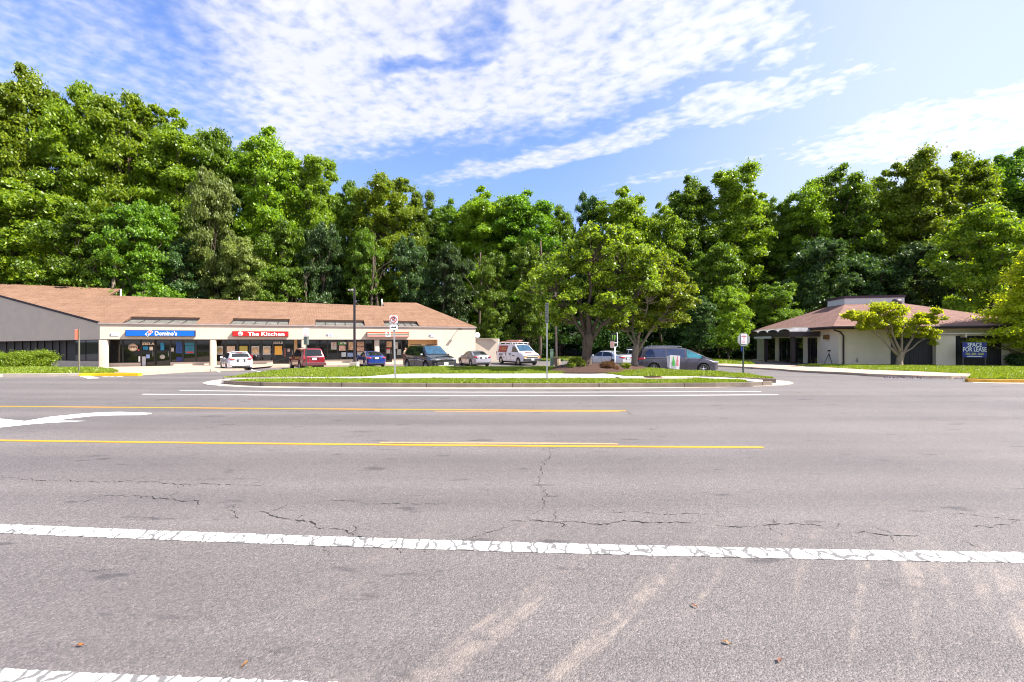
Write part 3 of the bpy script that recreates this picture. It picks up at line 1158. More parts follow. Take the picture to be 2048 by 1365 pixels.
bz = z_at(250, 726.2, TS)
bulkhead(212, 281.5, bz); bulkhead(341, 420, bz); bulkhead(430, 546, bz + .02)
bulkhead(598, 771, bz + .02); bulkhead(784, 820, bz + .02)
pane(214, 246, bz); pane(246, 281.5, bz)
door(282, 310.5); door(311.5, 341)
pane(341, 366, bz); pane(366, 392, bz); pane(392, 420, bz)
for a, b in ((430, 451), (451, 475), (475, 499.5), (499.5, 522.5), (522.5, 546)):
    pane(a, b, bz + .02)
door(546, 568); door(568, 588)
part_box('pier', 588.5, 594.5, 676, 731, TS - .15, M_TAN, th=.3)
for a, b in ((594.5, 615), (615, 634), (634, 655), (655, 675), (675, 694), (694, 711), (711, 730), (730, 752), (752, 771)):
    pane(a, b, bz + .02)
door(771, 786)
pane(786, 803, bz + .02); pane(803, 820, bz + .02)
s0, s1 = s_at(819.5, TS), s_at(875, .3)
t_ = MB()
t_.box(((s0 + s1) / 2, TS - .1, (ZB + ZF + .1) / 2), (s1 - s0 + .4, .2, ZF + .1 - ZB))
t_.box((sA + .1, (TS) / 2 + .2, (ZB + ZF) / 2), (.2, TS - .2, ZF - ZB))
t_.build('alcove_wall', M_TAN, B1)
fl_ = MB()
fl_.box(((0 + sB) / 2 - .2, 1.2, -.79), (sB - .4, 3.6, .43))
fl_.build('floor_slab', M_WALKT, B1)
# dark interior seen as a closed volume behind the glass
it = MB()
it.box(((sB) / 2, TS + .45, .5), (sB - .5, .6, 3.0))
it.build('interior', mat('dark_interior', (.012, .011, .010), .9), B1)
# recessed side under the flaring wall: wall base, dark panels and a window
ux, uy = uL[0] / math.hypot(*uL), uL[1] / math.hypot(*uL)
ivn = iv.normalized()
def side_pt(px, off):
    """distance along the flaring wall (offset inward) where the sight line at px meets it"""
    best = None
    for i in range(0, 2400):
        d = i * .01
        w = st_w(ux * d + ivn.x * off, uy * d + ivn.y * off)
        if CX + F * w.x / w.y <= px:
            return d
    return 24
sv = MB(); sb2 = MB()
def side_box(mb, px0, px1, z0, z1, off, th=.06):
    d0, d1 = side_pt(px0, off), side_pt(px1, off)
    p0 = Vector((ux * d0, uy * d0, 0)) + ivn * off
    p1 = Vector((ux * d1, uy * d1, 0)) + ivn * off
    mb.slab([(p0.x, p0.y, z0), (p1.x, p1.y, z0), (p1.x, p1.y, z1), (p0.x, p0.y, z1)], ivn * th)
side_box(sb2, 205, -120, ZB, -.12, 1.0, .3)
sb2.build('bulkhead', M_WALL, B1)
side_box(sv, 205, -120, -.12, ZF, 1.25, .2)
sv.build('side_panel', mat('dark_side_panel', (.012, .010, .010), .5), B1)
for px in (132, 118, 104, 88, 74, 60, 44, 28, 12, -6, -26):
    pm_ = MB()
    side_box(pm_, px, px - 5, -.12, ZF - .1, 1.2, .04)
    pm_.build('side_mullion', mat('brown_mullion', (.03, .022, .02), .5), B1)
for a, b in ((196, 173), (171, 151)):
    w_ = MB(); side_box(w_, a, b, -.1, ZF - .08, 1.19, .05)
    w_.build('window', mat('mirror_glass', (.03, .035, .04), .03, spec=1.0), B1)
# skylight windows in the notches
for i, (a, b) in enumerate(notches):
    zt = ZE + .28
    fr = MB()
    fr.slab([(a, TN - .02, zt), (b, TN - .02, zt), (b, TN - .02, rz_(TN) - .135), (a, TN - .02, rz_(TN) - .135)], (0, .05, 0))
    fr.slab([(a, 0.0, ZE - .12), (a, TN, zt), (a, TN, rz_(TN) - .135), (a, 0, ZE - .12)], (-.02, 0, 0))
    fr.slab([(b, 0.0, ZE - .12), (b, TN, zt), (b, TN, rz_(TN) - .135), (b, 0, ZE - .12)], (.02, 0, 0))
    n_ = 5
    for k in range(n_ + 1):
        s = a + (b - a) * k / n_
        fr.slab([(s - .03, .02, ZE - .06), (s + .03, .02, ZE - .06), (s + .03, TN, zt + .03), (s - .03, TN, zt + .03)], (0, 0, .04))
    fo = fr.build('skylight', M_FASC, B1)
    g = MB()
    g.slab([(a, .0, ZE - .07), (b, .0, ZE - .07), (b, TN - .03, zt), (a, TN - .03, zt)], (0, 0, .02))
    g.build('pane', mat('skylight_glass', (.19, .19, .165), .3, var=.5, scale=2.5, spec=.8), fo)  # raised grey base colour stands in for sky reflected in the panes
# wall lamp on the solid bay
wl = thing('wall_lamp', 'small flood lamp on a bracket high on the blank end bay', 'wall lamp', st_w(s_at(917), 0, 2.95), RZ1)
b = MB(); b.tube([(0, 0, 0), (0, -.35, .05), (.03, -.75, 0)], .035, 6); b.build('bracket', M_BLACKP, wl)
b = MB(); b.box((0.05, -.78, -.02), (.26, .3, .13)); b.build('lamp_head', mat('bronze_lamp', (.05, .03, .02), .5), wl)
# vent pipe
vp = thing('vent_pipe', 'white vent pipe on the roof beside the raised ridge', 'pipe', st_w(roof_st(767, 613)[0] - .2, roof_st(767, 613)[1] - .1, rz_(roof_st(767, 613)[1]) - .1), RZ1)
b = MB(); b.tube([(0, 0, 0), (0, 0, .95)], .06, 8); b.build('pipe', M_WHITE, vp)
vp2 = thing('roof_vent', 'thin white vent stub standing on the ridge above the kitchen sign', 'vent', st_w(roof_st(478, 601)[0], roof_st(478, 601)[1] + .05, rz_(roof_st(478, 601)[1]) - .2), RZ1)
b = MB(); b.tube([(0, 0, 0), (0, 0, .5)], .04, 8); b.tube([(0, 0, .5), (0, 0, .56)], .07, 8); b.build('pipe', M_WHITE, vp2)
# low screen wall to the right of the building
pB0 = st_w(LB1, 2.2, 0)
sw = thing('screen_wall', 'low beige masonry screen wall joining the right end of the shops', 'wall', (0, 0, 0))
wa, wb_ = pt(951, 700, 51.6), pt(997, 700, 52.0)
wm = MB()
wm.slab([(wa.x - .3, wa.y, -1), (wb_.x, wb_.y, -1), (wb_.x, wb_.y, 1.86), (wa.x - .3, wa.y, 1.86)], (0, .25, 0))
wm.slab([(wb_.x - .25, wb_.y + .25, -1), (wb_.x, wb_.y + .25, -1), (wb_.x, wb_.y + .25, 1.86), (wb_.x - .25, wb_.y + .25, 1.86)], (0, 6, 0))
wm.build('wall', M_WALL, sw)
cp = MB(); cp.box(((wa.x + wb_.x) / 2 - .1, wa.y + .12, 1.9), (wb_.x - wa.x + .4, .32, .07)); cp.build('coping', M_WALL, sw)
ds = thing('satellite_dish', 'small pale satellite dish at the right end of the shops', 'dish', pt(954, 671, 51.3))
dm = MB(); dm.lathe([(0.0, .02), (.02, .18), (.08, .34), (.09, .34), (.03, .18), (.01, .02)], Matrix.Rotation(R(-60), 4, 'Z'), 16)
dm.build('reflector', mat('dish_grey', (.45, .47, .5), .5), ds)
dm = MB(); dm.tube([(0, 0, 0), (-.1, .1, -.1), (-.2, .3, -.35)], .02, 6); dm.build('bracket', M_GALV, ds)

# walk in front of the shops
wbk = [st_w(s, -.02, 0) for s in (-.4, 2, 6, 10, 15, 20, 25, 30, LB1)]
strip('shop_walk', wf, wbk, .14, M_WALKT, n=60, k=8, skirt=.3, kind='structure')

# ---- signs of the shops: each its own thing, hung on the fascia (local x = along the wall, y = into it)
def wall_sign(name, label, cat, px0, px1, y0, y1, depth, m, edge=None, t=0.0):
    s0, s1 = s_at(px0, t - depth), s_at(px1, t - depth)
    pm = (px0 + px1) / 2
    zt, zb = z_at(pm, y0, t - depth), z_at(pm, y1, t - depth)
    o = thing(name, label, cat, st_w((s0 + s1) / 2, t, (zt + zb) / 2), RZ1)
    w, h = s1 - s0, zt - zb
    b = MB()
    b.box((0, -depth / 2, 0), (w, depth, h))
    b.build('box', edge or m, o)
    f = MB()
    f.box((0, -depth - .012, 0), (w - .08, .02, h - .08))
    f.build('face', m, o)
    return o, w, h, -depth - .026


RT, UP = (1, 0, 0), (0, 0, 1)
M_BLUE = mat('sign_blue', (.0, .10, .62), .35, var=.03)
M_RED = mat('sign_red', (.62, .01, .01), .35, var=.05)
M_NAVY = mat('sign_navy_edge', (.01, .015, .06), .5)
M_SW = mat('sign_white', (.85, .85, .85), .4, var=.01)
M_SRED = mat('logo_red', (.60, .02, .04), .4, var=.02)
o, w, h, fy = wall_sign('shop_sign', 'long blue pizza shop sign with white lettering and domino emblem', 'shop sign', 250.5, 389.5, 661, 673.3, .35, M_BLUE, M_NAVY)
lettering('lettering', "Domino's", h * .92, M_SW, o, (w * .075, fy, -.02), RT, UP, bold=.02, fit=w * .32)
dom = MB()
def sq(cx, cz, r, y, mbx, ang=45):
    c, s = math.cos(R(ang)), math.sin(R(ang))
    pts = [(cx + (a * c - b_ * s) * r, y, cz + (a * s + b_ * c) * r) for a, b_ in ((-1, -1), (1, -1), (1, 1), (-1, 1))]
    mbx.slab(pts, (0, -.004, 0))
sq(-w * .150, .02 + .1, .145, fy, dom); sq(-w * .150 - .18, -.08, .145, fy, dom)
dom.build('emblem_white', M_SW, o)
dr_ = MB(); sq(-w * .150, .12, .115, fy - .006, dr_); dr_.build('emblem_red', M_SRED, o)
db_ = MB(); sq(-w * .150 - .18, -.08, .115, fy - .006, db_); db_.build('emblem_blue', M_BLUE, o)
for cx_, cz_ in ((-w * .150, .12), (-w * .150 - .25, -.09), (-w * .150 - .13, -.09)):
    dd = MB()
    dd.lathe([(0, .04), (.004, .04), (.004, 0)], Matrix.Translation((cx_, fy - .012, cz_)) @ Matrix.Rotation(R(-90), 4, 'Z'), 12)
    dd.build('emblem_dot', M_SW, o)

o, w, h, fy = wall_sign('shop_sign', 'red kitchen restaurant sign with white slab lettering and round emblem', 'shop sign', 464.5, 576.5, 663, 673.6, .3, M_RED, mat('sign_maroon', (.12, .01, .01), .5))
lettering('lettering', "The", h * .92, M_SW, o, (-w * .13, fy, -.02), RT, UP, bold=.03, fit=w * .195)
lettering('lettering', "Kitchen", h * .92, M_SW, o, (w * .219, fy, -.02), RT, UP, bold=.03, spacing=1.1, fit=w * .42)
# slab serifs under the stems
em = MB(); em.lathe([(0, h * .40), (.006, h * .40), (.006, 0)], Matrix.Translation((-w * .36, fy + .006, 0)) @ Matrix.Rotation(R(-90), 4, 'Z'), 24)
em.build('emblem', M_SW, o)
em = MB()
for dx_ in (-.09, 0, .09):
    em.tube([(-w * .36 + dx_, fy - .01, .12), (-w * .36 + dx_ * .3, fy - .01, -.13)], .014, 5)
em.build('emblem_fork', mat('emblem_grey', (.25, .22, .35), .5), o)

o, w, h, fy = wall_sign('shop_sign', 'orange, green and red striped canopy sign of the convenience store', 'shop sign', 734, 818, 664.5, 674.5, .45, mat('sign_cream', (.72, .60, .48), .4), mat('sign_brown', (.20, .08, .05), .5))
for dz, hh_, c_ in ((.36, .26, (.50, .075, .03)), (.04, .14, (.01, .10, .05)), (-.25, .13, (.45, .02, .05)), (-.43, .12, (.40, .15, .14))):
    sm_ = MB(); sm_.box((0, fy, dz * h), (w - .06, .01, hh_ * h))
    sm_.build('stripe', mat('stripe_%d' % int(dz * 100 + 50), c_, .4), o)
sx7 = s_at(776, -.45) - (s_at(734, -.45) + s_at(818, -.45)) / 2
b = MB(); b.box((sx7, fy - .015, 0), (.48, .02, h * .86)); b.build('number_panel', M_SW, o)
lettering('number', '7', h * 1.0, M_SRED, o, (sx7, fy - .03, 0), RT, UP, bold=.03)
b = MB(); b.box((sx7, fy - .034, 0), (.40, .008, h * .13)); b.build('number_bar', mat('logo_green', (.02, .25, .12), .4), o)

for i, (px0, px1, y0, y1, lab) in enumerate(((221.5, 238.5, 666.5, 673.4, 'small white notice plate left of the blue pizza sign'), (655, 665.5, 667, 674, 'small white notice plate above the cash machine window'), (860, 868, 668.7, 675.2, 'small white notice plate at the right end of the shop fascia'))):
    o, w, h, fy = wall_sign('notice_plate', lab, 'notice', px0, px1, y0, y1, .03, M_SW)
    o['group'] = 'notice plates on the fascia'
    lettering('lettering', 'NO', h * .8, mat('ink_blue', (.03, .04, .2), .5), o, (-w * .26, fy, 0), RT, UP, bold=.01)
    b = MB()
    for k in range(3):
        b.box((w * .2, fy, h * (.25 - .25 * k)), (w * .45, .005, h * .07))
    b.build('small_print', mat('ink_pale', (.35, .4, .6), .5), o)

# ---- posters, stickers and numbers on the storefront glass
TP = TS - .07


def food_mat(name, cols, plate=True):
    m, nt, b = new_mat(name)
    L = nt.links.new
    tc = nd(nt, 'ShaderNodeTexCoord')
    n = tex(nt, 'ShaderNodeTexVoronoi', tc.outputs['Object'], Scale=9.0)
    n2 = tex(nt, 'ShaderNodeTexNoise', tc.outputs['Object'], Scale=14.0, Detail=4.0)
    f = math_node(nt, 'ADD', math_node(nt, 'MULTIPLY', n.outputs['Distance'], .9), math_node(nt, 'MULTIPLY', n2.outputs['Fac'], .5))
    c = ramp(nt, f, [(i / (len(cols) - 1) * .7 + .15, c_) for i, c_ in enumerate(cols)])
    L(c, b.inputs['Base Color'])
    b.inputs['Roughness'].default_value = .3
    return m


def poster(px0, px1, y0, y1, m, disc=None, t=TP, name='poster'):
    s0, s1 = s_at(px0, t), s_at(px1, t)
    pm = (px0 + px1) / 2
    za, zb = z_at(pm, y0, t), z_at(pm, y1, t)
    b = MB(); b.box(((s0 + s1) / 2, t, (za + zb) / 2), (s1 - s0, .012, za - zb))
    po = b.build(name, m, B1)
    if disc:
        d = MB()
        r_ = min(s1 - s0, za - zb) * .47
        d.lathe([(0, r_), (.006, r_), (.006, 0)], Matrix.Translation(((s0 + s1) / 2, t - .006, (za + zb) / 2)) @ Matrix.Rotation(R(-90), 4, 'Z'), 20)
        d.build('dish_picture', disc, po)
    return po, (s0 + s1) / 2, (za + zb) / 2, s1 - s0, za - zb


fd = [food_mat('food_a', [(.05, .01, .005), (.35, .10, .03), (.55, .35, .2), (.2, .25, .08)]), food_mat('food_b', [(.25, .06, .02), (.5, .3, .15), (.6, .5, .4)]),
      food_mat('food_c', [(.5, .08, .01), (.6, .28, .04), (.25, .35, .05)]), food_mat('food_d', [(.1, .03, .01), (.45, .22, .05), (.6, .5, .35)]),
      food_mat('food_e', [(.3, .15, .05), (.65, .40, .15), (.55, .45, .35)]), food_mat('food_f', [(.5, .12, .0), (.75, .33, .02), (.7, .4, .05)])]
M_PALE = mat('poster_pale', (.42, .40, .36), .4, var=.2, scale=6)
for (a, b_), m_, dsc in zip(((434.5, 446), (453.5, 470), (479, 495), (503, 518.5), (526, 541), (549.5, 564)), (M_PALE, fd[1], fd[2], M_PALE, M_PALE, fd[5]), (fd[0], None, None, fd[3], fd[4], None)):
    poster(a, b_, 692.5, 710, m_, dsc)
M_PB = mat('poster_blue', (.01, .20, .40), .4, var=.25, scale=5)
M_PT = mat('poster_teal', (.01, .14, .22), .4, var=.3, scale=5)
M_CREAM = mat('cream_vinyl', (.85, .70, .52), .5)
poster(286, 296.5, 693.5, 700, M_PB); poster(299, 306, 694, 701, mat('poster_cream', (.7, .6, .5), .5))
poster(292.5, 299.5, 709.5, 717, mat('poster_lilac', (.3, .4, .75), .5))
poster(321, 328.5, 686, 701, M_PB); poster(352, 364.5, 684, 707, mat('poster_deep_blue', (.01, .05, .22), .5, var=.5))
poster(370, 389, 692, 708, M_PT); poster(370, 389, 686, 691.4, M_PT); poster(372.5, 387, 703.8, 706.4, M_RED, t=TP - .01)
poster(342.5, 347.8, 696, 703.5, M_PALE); poster(353, 365, 714.5, 723, mat('poster_navy', (.01, .02, .16), .5))
poster(277, 280.5, 713, 724, M_WHITE); poster(284, 291.5, 713.5, 734, mat('white_panel', (.45, .46, .5), .5)); poster(275.4, 279, 699, 702, mat('sticker_red', (.6, .1, .05), .5))
# round OPEN sign in the pizza shop window
po, cx_, cz_, w_, h_ = poster(262, 271, 693, 699, M_CREAM, name='open_sign')
d = MB(); d.lathe([(0, .34), (.008, .34), (.008, 0)], Matrix.Translation((s_at(265.8, TP - .02), TP - .012, z_at(265.8, 695.2, TP))) @ Matrix.Rotation(R(-90), 4, 'Z'), 32)
od = d.build('open_disc', M_CREAM, B1)
M_INK = mat('ink_dark_red', (.10, .01, .01), .5)
lettering('open_lettering', 'OPEN', .24, M_INK, od, (s_at(265.8, TP - .02), TP - .035, z_at(265.8, 695.2, TP)), RT, UP, bold=.03)
rg = MB()
for rr in (.295,):
    pts = [(s_at(265.8, TP - .02) + rr * math.cos(a * .1309), TP - .026, z_at(265.8, 695.2, TP) + rr * math.sin(a * .1309)) for a in range(49)]
    rg.tube(pts, .012, 4)
rg.build('open_ring', M_INK, od)
d = MB(); d.lathe([(0, .2), (.008, .2), (.008, 0)], Matrix.Translation((s_at(325, TP), TP - .012, z_at(325, 714, TP))) @ Matrix.Rotation(R(-90), 4, 'Z'), 24)
d.build('sticker', M_PALE, B1)
lettering('street_number', '2303-A', .30, M_CREAM, B1, (s_at(296.3, TP), TP - .01, z_at(296.3, 688.3, TP)), RT, UP, bold=.02)
lettering('street_number', '2303-B', .30, mat('number_white', (.7, .65, .6), .5), B1, (s_at(556.3, TP), TP - .01, z_at(556.3, 686.4, TP)), RT, UP, bold=.012)
poster(568.5, 572, 697, 714, mat('dim_sticker', (.2, .06, .05), .5)); poster(575, 580, 698, 704, mat('notice_pink', (.5, .38, .36), .5))
poster(500.5, 505.5, 709.5, 719, M_SRED)
# convenience store windows
po, cx_, cz_, w_, h_ = poster(676, 692.5, 684, 690.3, mat('sign_green', (.04, .22, .03), .4))
lettering('cash_lettering', 'ATM', h_ * .95, M_SW, po, (cx_ + w_ * .12, TP - .012, cz_), RT, UP, bold=.02)
po, cx_, cz_, w_, h_ = poster(662, 673, 685, 699.5, M_PALE)
lettering('number', '7', h_ * .5, M_SRED, po, (cx_, TP - .012, cz_ + h_ * .15), RT, UP, bold=.02)
poster(678, 691, 691.5, 702, mat('poster_peach', (.55, .36, .28), .4, var=.4, scale=5))
poster(697, 706.5, 684.5, 700.5, food_mat('food_g', [(.5, .4, .35), (.45, .12, .05), (.6, .5, .3)]))
poster(714, 728, 684, 693, food_mat('food_h', [(.6, .5, .4), (.3, .08, .03), (.6, .45, .3)])); poster(714, 728, 694, 703, food_mat('food_i', [(.6, .5, .4), (.4, .08, .05), (.6, .45, .3)]))
poster(683, 692, 705, 714, mat('ice_box', (.42, .48, .52), .4)); poster(695, 706, 706, 714, mat('ice_box_blue', (.22, .30, .50), .4)); poster(714.5, 727, 704, 712, M_PALE)
poster(773, 783.5, 683.5, 695, food_mat('food_j', [(.6, .4, .25), (.4, .12, .05), (.6, .5, .3)])); poster(773, 780.5, 697.5, 707.5, M_PALE); poster(773, 780.5, 697.5, 699.5, M_SRED, t=TP - .01)
poster(790, 796, 685, 698, M_PALE); poster(794, 802, 699, 710, mat('poster_grey', (.3, .33, .3), .5, var=.3))

# ------------------------------------------------------------------ low hipped building on the right
B2X, B2Y, B2A = 26.2, 36.5, R(-11.5)
B2 = thing('hipped_building', 'cream stucco building with brown hip roof and white roof lantern', 'building', (B2X, B2Y, 0), B2A)
c2, s2 = math.cos(B2A), math.sin(B2A)


def b2_x(px, y=0.0):
    """local x on the plane y where the sight line at px passes"""
    r = (px - CX) / F
    # X = B2X + c x - s y ; Y = B2Y + s x + c y
    return (r * (B2Y + c2 * y) - B2X + s2 * y) / (c2 - r * s2)


def b2_y(px, x=0.0):
    r = (px - CX) / F
    return (B2X + c2 * x - r * (B2Y + s2 * x)) / (s2 + r * c2)


def b2_w(x, y, z=0):
    return Vector((B2X + c2 * x - s2 * y, B2Y + s2 * x + c2 * y, z))


def b2_z(py, x, y):
    return EYE - (py - CY) / F * b2_w(x, y).y


W2, D2, ZE2, OV = 13.2, 20.0, 2.82, .7
ZL = 5.16
lx0, lx1, ly0, ly1 = 4.1, 9.07, 8.0, 11.4
rb = MB()
E_ = [(-OV, -OV), (W2 + OV, -OV), (W2 + OV, D2 + OV), (-OV, D2 + OV)]
T_ = [(lx0, ly0), (lx1, ly0), (lx1, ly1), (lx0, ly1)]
vs = [(x, y, ZE2) for x, y in E_] + [(x, y, ZL) for x, y in T_]
rb.add(vs, [(0, 1, 5, 4), (1, 2, 6, 5), (2, 3, 7, 6), (3, 0, 4, 7), (4, 5, 6, 7)])
rb.build('roof', M_ROOF2, B2)
fb = MB()
for a, b_ in ((0, 1), (1, 2), (2, 3), (3, 0)):
    p, q_ = Vector((*E_[a], 0)), Vector((*E_[b_], 0))
    d_ = (q_ - p).normalized(); n_ = Vector((d_.y, -d_.x, 0))
    fb.slab([p + n_ * .0 + Vector((0, 0, ZE2 - .24)), q_ + Vector((0, 0, ZE2 - .24)), q_ + Vector((0, 0, ZE2 - .003)), p + Vector((0, 0, ZE2 - .003))], n_ * .04)
fb.build('fascia', M_FASC, B2)
gt = MB()
gt.tube([(-OV, -OV - .09, ZE2 - .07), (W2 + OV, -OV - .09, ZE2 - .07)], .07, 8); gt.tube([(-OV - .09, -OV, ZE2 - .07), (-OV - .09, D2 + OV, ZE2 - .07)], .07, 8)
gt.build('gutter', M_FASC, B2)
sf = MB(); sf.box((W2 / 2, D2 / 2, ZE2 - .27), (W2 + 2 * OV - .02, D2 + 2 * OV - .02, .05)); sf.build('soffit', M_TAN, B2)
ln_ = MB(); ln_.box(((lx0 + lx1) / 2, (ly0 + ly1) / 2, ZL + .28), (lx1 - lx0, ly1 - ly0, .60)); lo = ln_.build('lantern', mat('white_siding', (.55, .56, .58), .7, var=.04, stretch=(1, 1, 20)), B2)
lc = MB(); lc.box(((lx0 + lx1) / 2, (ly0 + ly1) / 2, ZL + .68), (lx1 - lx0 + .12, ly1 - ly0 + .12, .22)); lc.build('lantern_cap', mat('dark_cedar', (.055, .028, .05), .8, var=.4, stretch=(1, 1, 8)), lo)
vx = b2_x(1790, ly0 - 1)
vt = MB(); vt.lathe([(-.25, .0), (-.25, .24), (.1, .26), (.3, .3), (.3, 0)], Matrix.Translation((vx, ly0 - 1.2, ZL + .08)) @ Matrix.Rotation(R(25), 4, 'Z'), 16)
vt.tube([(vx, ly0 - 1.2, ZL + .0), (vx, ly0 - 1.2, ZL - .5)], .16, 10)
vt.build('roof_fan', mat('fan_metal', (.10, .08, .09), .5, metal=.3), B2)
# walls
wl2 = MB()
ZT = ZE2 - .295
xd0, xd1, xp1, xe1 = b2_x(1781.5), b2_x(1864.5), b2_x(1903), b2_x(2002)
wl2.box((xd0 / 2, .15, (ZT - 1.2) / 2), (xd0, .3, ZT + 1.2))
zdt = b2_z(672.5, xd0, 0)
wl2.box(((xd0 + xe1) / 2, .15, (ZT + zdt) / 2), (xe1 - xd0 - .004, .296, ZT - zdt))
wl2.box(((xd1 + xp1) / 2, -.12, (ZT - 1.2 - .5) / 2 + .1), (xp1 - xd1, .6, ZT + 1.2 - .6))
wl2.box(((xe1 + W2) / 2, .15, (ZT - 1.2) / 2), (W2 - xe1, .3, ZT + 1.2))
wl2.box((W2 - .15, D2 / 2, (ZT - 1.2) / 2), (.3, D2 - .61, ZT + 1.2))
wl2.box((W2 / 2, D2 - .15, (ZT - 1.2) / 2), (W2, .3, ZT + 1.2))
# side wall with entrance openings
ye = [b2_y(px) for px in (1634.5, 1614, 1606, 1557, 1550, 1528)]
zop = 1.98
segs = [(.3, ye[0]), (ye[1], ye[2]), (ye[3], ye[4]), (ye[5], D2 - .3)]
for a, b_ in segs:
    wl2.box((.15, (a + b_) / 2, (ZT - 1.2) / 2), (.3, b_ - a - .004, ZT + 1.2))
for a, b_ in ((ye[0], ye[1]), (ye[2], ye[3]), (ye[4], ye[5])):
    wl2.box((.15, (a + b_) / 2, (ZT + zop) / 2), (.296, b_ - a, ZT - zop))
wl2.build('wall', M_WALL2, B2)
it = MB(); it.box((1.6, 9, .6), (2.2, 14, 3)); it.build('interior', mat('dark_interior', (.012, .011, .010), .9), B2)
M_DOOR2 = mat('tinted_glass', (.012, .010, .016), .06, var=.4, spec=.6)


def side_glass(a, b_, name='window', panes=1, zb=-.75):
    for k in range(panes):
        y0, y1 = a + (b_ - a) * k / panes, a + (b_ - a) * (k + 1) / panes
        f = MB(); w = .07
        f.box((.12, (y0 + y1) / 2, zop - w), (.1, y1 - y0, w * 2)); f.box((.12, (y0 + y1) / 2, zb + w), (.1, y1 - y0, w * 2))
        for y in (y0 + w / 2, y1 - w / 2):
            f.box((.12, y, (zop + zb) / 2), (.098, w, zop - zb))
        fo = f.build(name, M_BLK, B2)
        g = MB(); g.box((.15, (y0 + y1) / 2, (zop + zb) / 2), (.012, y1 - y0 - .1, zop - zb - .2)); g.build('pane', M_DOOR2, fo)
        if name == 'door':
            h = MB(); h.tube([(.02, y1 - .2, .1), (.02, y1 - .2, .8)], .02, 6); h.build('handle', M_ALU, fo)


side_glass(ye[0], ye[1], panes=1); side_glass(ye[2], ye[3], 'door', panes=3); side_glass(ye[4], ye[5], panes=1)
# dark timber gates on the front
M_CEDAR = mat('black_boards', (.012, .013, .020), .55, var=.5, scale=2, stretch=(10, 1, .4), bump=.4)
for a, b_ in ((xd0, xd1), (xp1, xe1)):
    g = MB(); n_ = int((b_ - a) / .15)
    for k in range(n_):
        g.box((a + (k + .5) * (b_ - a) / n_, -.02 + .006 * (k % 2), (zdt - 1.2) / 2), ((b_ - a) / n_ - .012, .04, zdt + 1.2 - .02))
    g.build('board_screen', M_CEDAR, B2)
tb = MB(); tb.box(((xd1 + xe1) / 2, -.55, b2_z(668, xp1, 0)), (xe1 - xd1, .1, .06)); tb.box((b2_x(1921), -.3, b2_z(671, xp1, 0)), (.12, .5, .35)); tb.build('pergola_beam', M_WALL2, B2)
# downspout
dsx = b2_x(1686)
dp = MB(); dp.tube([(b2_x(1667, -.7), -OV - .05, ZE2 - .12), (b2_x(1668, -.7), -OV - .03, ZE2 - .3), (dsx - .35, -.35, ZE2 - .45), (dsx, -.08, ZE2 - .75), (dsx, -.08, -.38), (dsx + .1, -.2, -.45)], .06, 8); dp.build('downspout', M_FASC, B2)
lm = MB(); lm.box((.0 - .1, b2_y(1655), 1.98), (.2, .75, .38), None, .9); lm.build('wall_light', mat('amber_lamp', (.16, .08, .03), .4, var=.5, scale=9), B2)
vl = MB(); vl.tube([(b2_x(1713), -.02, .15), (b2_x(1713), -.12, .15), (b2_x(1713), -.12, .0)], .05, 6); vl.tube([(b2_x(1714), -.06, .15), (b2_x(1714), -.06, .38)], .025, 6); vl.build('wall_valve', M_GALV, B2)
# entrance canopy
CN0, CN1, CX2 = 3.0, 14.4, -2.5
cz0, cz1 = 2.02, 2.46
cf = MB()
cf.box((CX2 + .05, (CN0 + CN1) / 2, (cz0 + cz1) / 2), (.1, CN1 - CN0, cz1 - cz0))
for y in (CN0 + .05, CN1 - .05):
    cf.box((CX2 / 2, y, (cz0 + cz1) / 2), (-CX2 - .2, .1, cz1 - cz0 - .004))
for k in range(1, 4):
    cf.box((CX2 / 2, CN0 + (CN1 - CN0) * k / 4, (cz0 + cz1) / 2 + .05), (-CX2 - .2, .1, .25))
cno = cf.build('canopy', M_FASC, B2)
mdo = mat('canopy_dome', (.24, .23, .23), .25, var=.35, scale=3, spec=.7)
for k in range(4):
    dm = MB(); y0, y1 = CN0 + (CN1 - CN0) * k / 4, CN0 + (CN1 - CN0) * (k + 1) / 4
    N = 10
    vs, fs = [], []
    for i in range(N + 1):
        a = math.pi * i / N
        yy = (y0 + y1) / 2 - math.cos(a) * (y1 - y0) / 2 * .96
        z_ = cz1 + .02 + math.sin(a) * .42
        for x in (CX2 + .05, CX2 * .7, CX2 * .3, -.02):
            vs.append((x, yy, z_ - (.18 * math.sin(a) if x in (CX2 + .05, -.02) else 0)))
    for i in range(N):
        for j in range(3):
            fs.append((i * 4 + j, i * 4 + j + 1, i * 4 + j + 5, i * 4 + j + 4))
    dm.add(vs, fs, True)
    dm.build('canopy_dome', mdo, cno)
for px in (1585.5, 1532):
    y = b2_y(px, -2.05)
    p = MB(); gz = hg(*b2_w(-2.05, y)[:2])
    p.box((-2.05, y, (cz0 + gz + .2) / 2), (.3, .3, cz0 - gz - .2)); p.box((-2.05, y, gz + .12), (.16, .16, .4))
    p.build('post', M_FASC, B2)
pl = MB(); pl.box((CX2 - .03, (b2_y(1509, CX2) + b2_y(1543, CX2)) / 2, 2.0), (.05, b2_y(1509, CX2) - b2_y(1543, CX2), .22)); pl.build('canopy_plate', mat('grey_plate', (.42, .42, .42), .6), B2)
pl = MB(); pl.box((-1.3, 9, -.66), (3.2, 13, .3)); pl.build('entrance_slab', M_WALKT, B2)

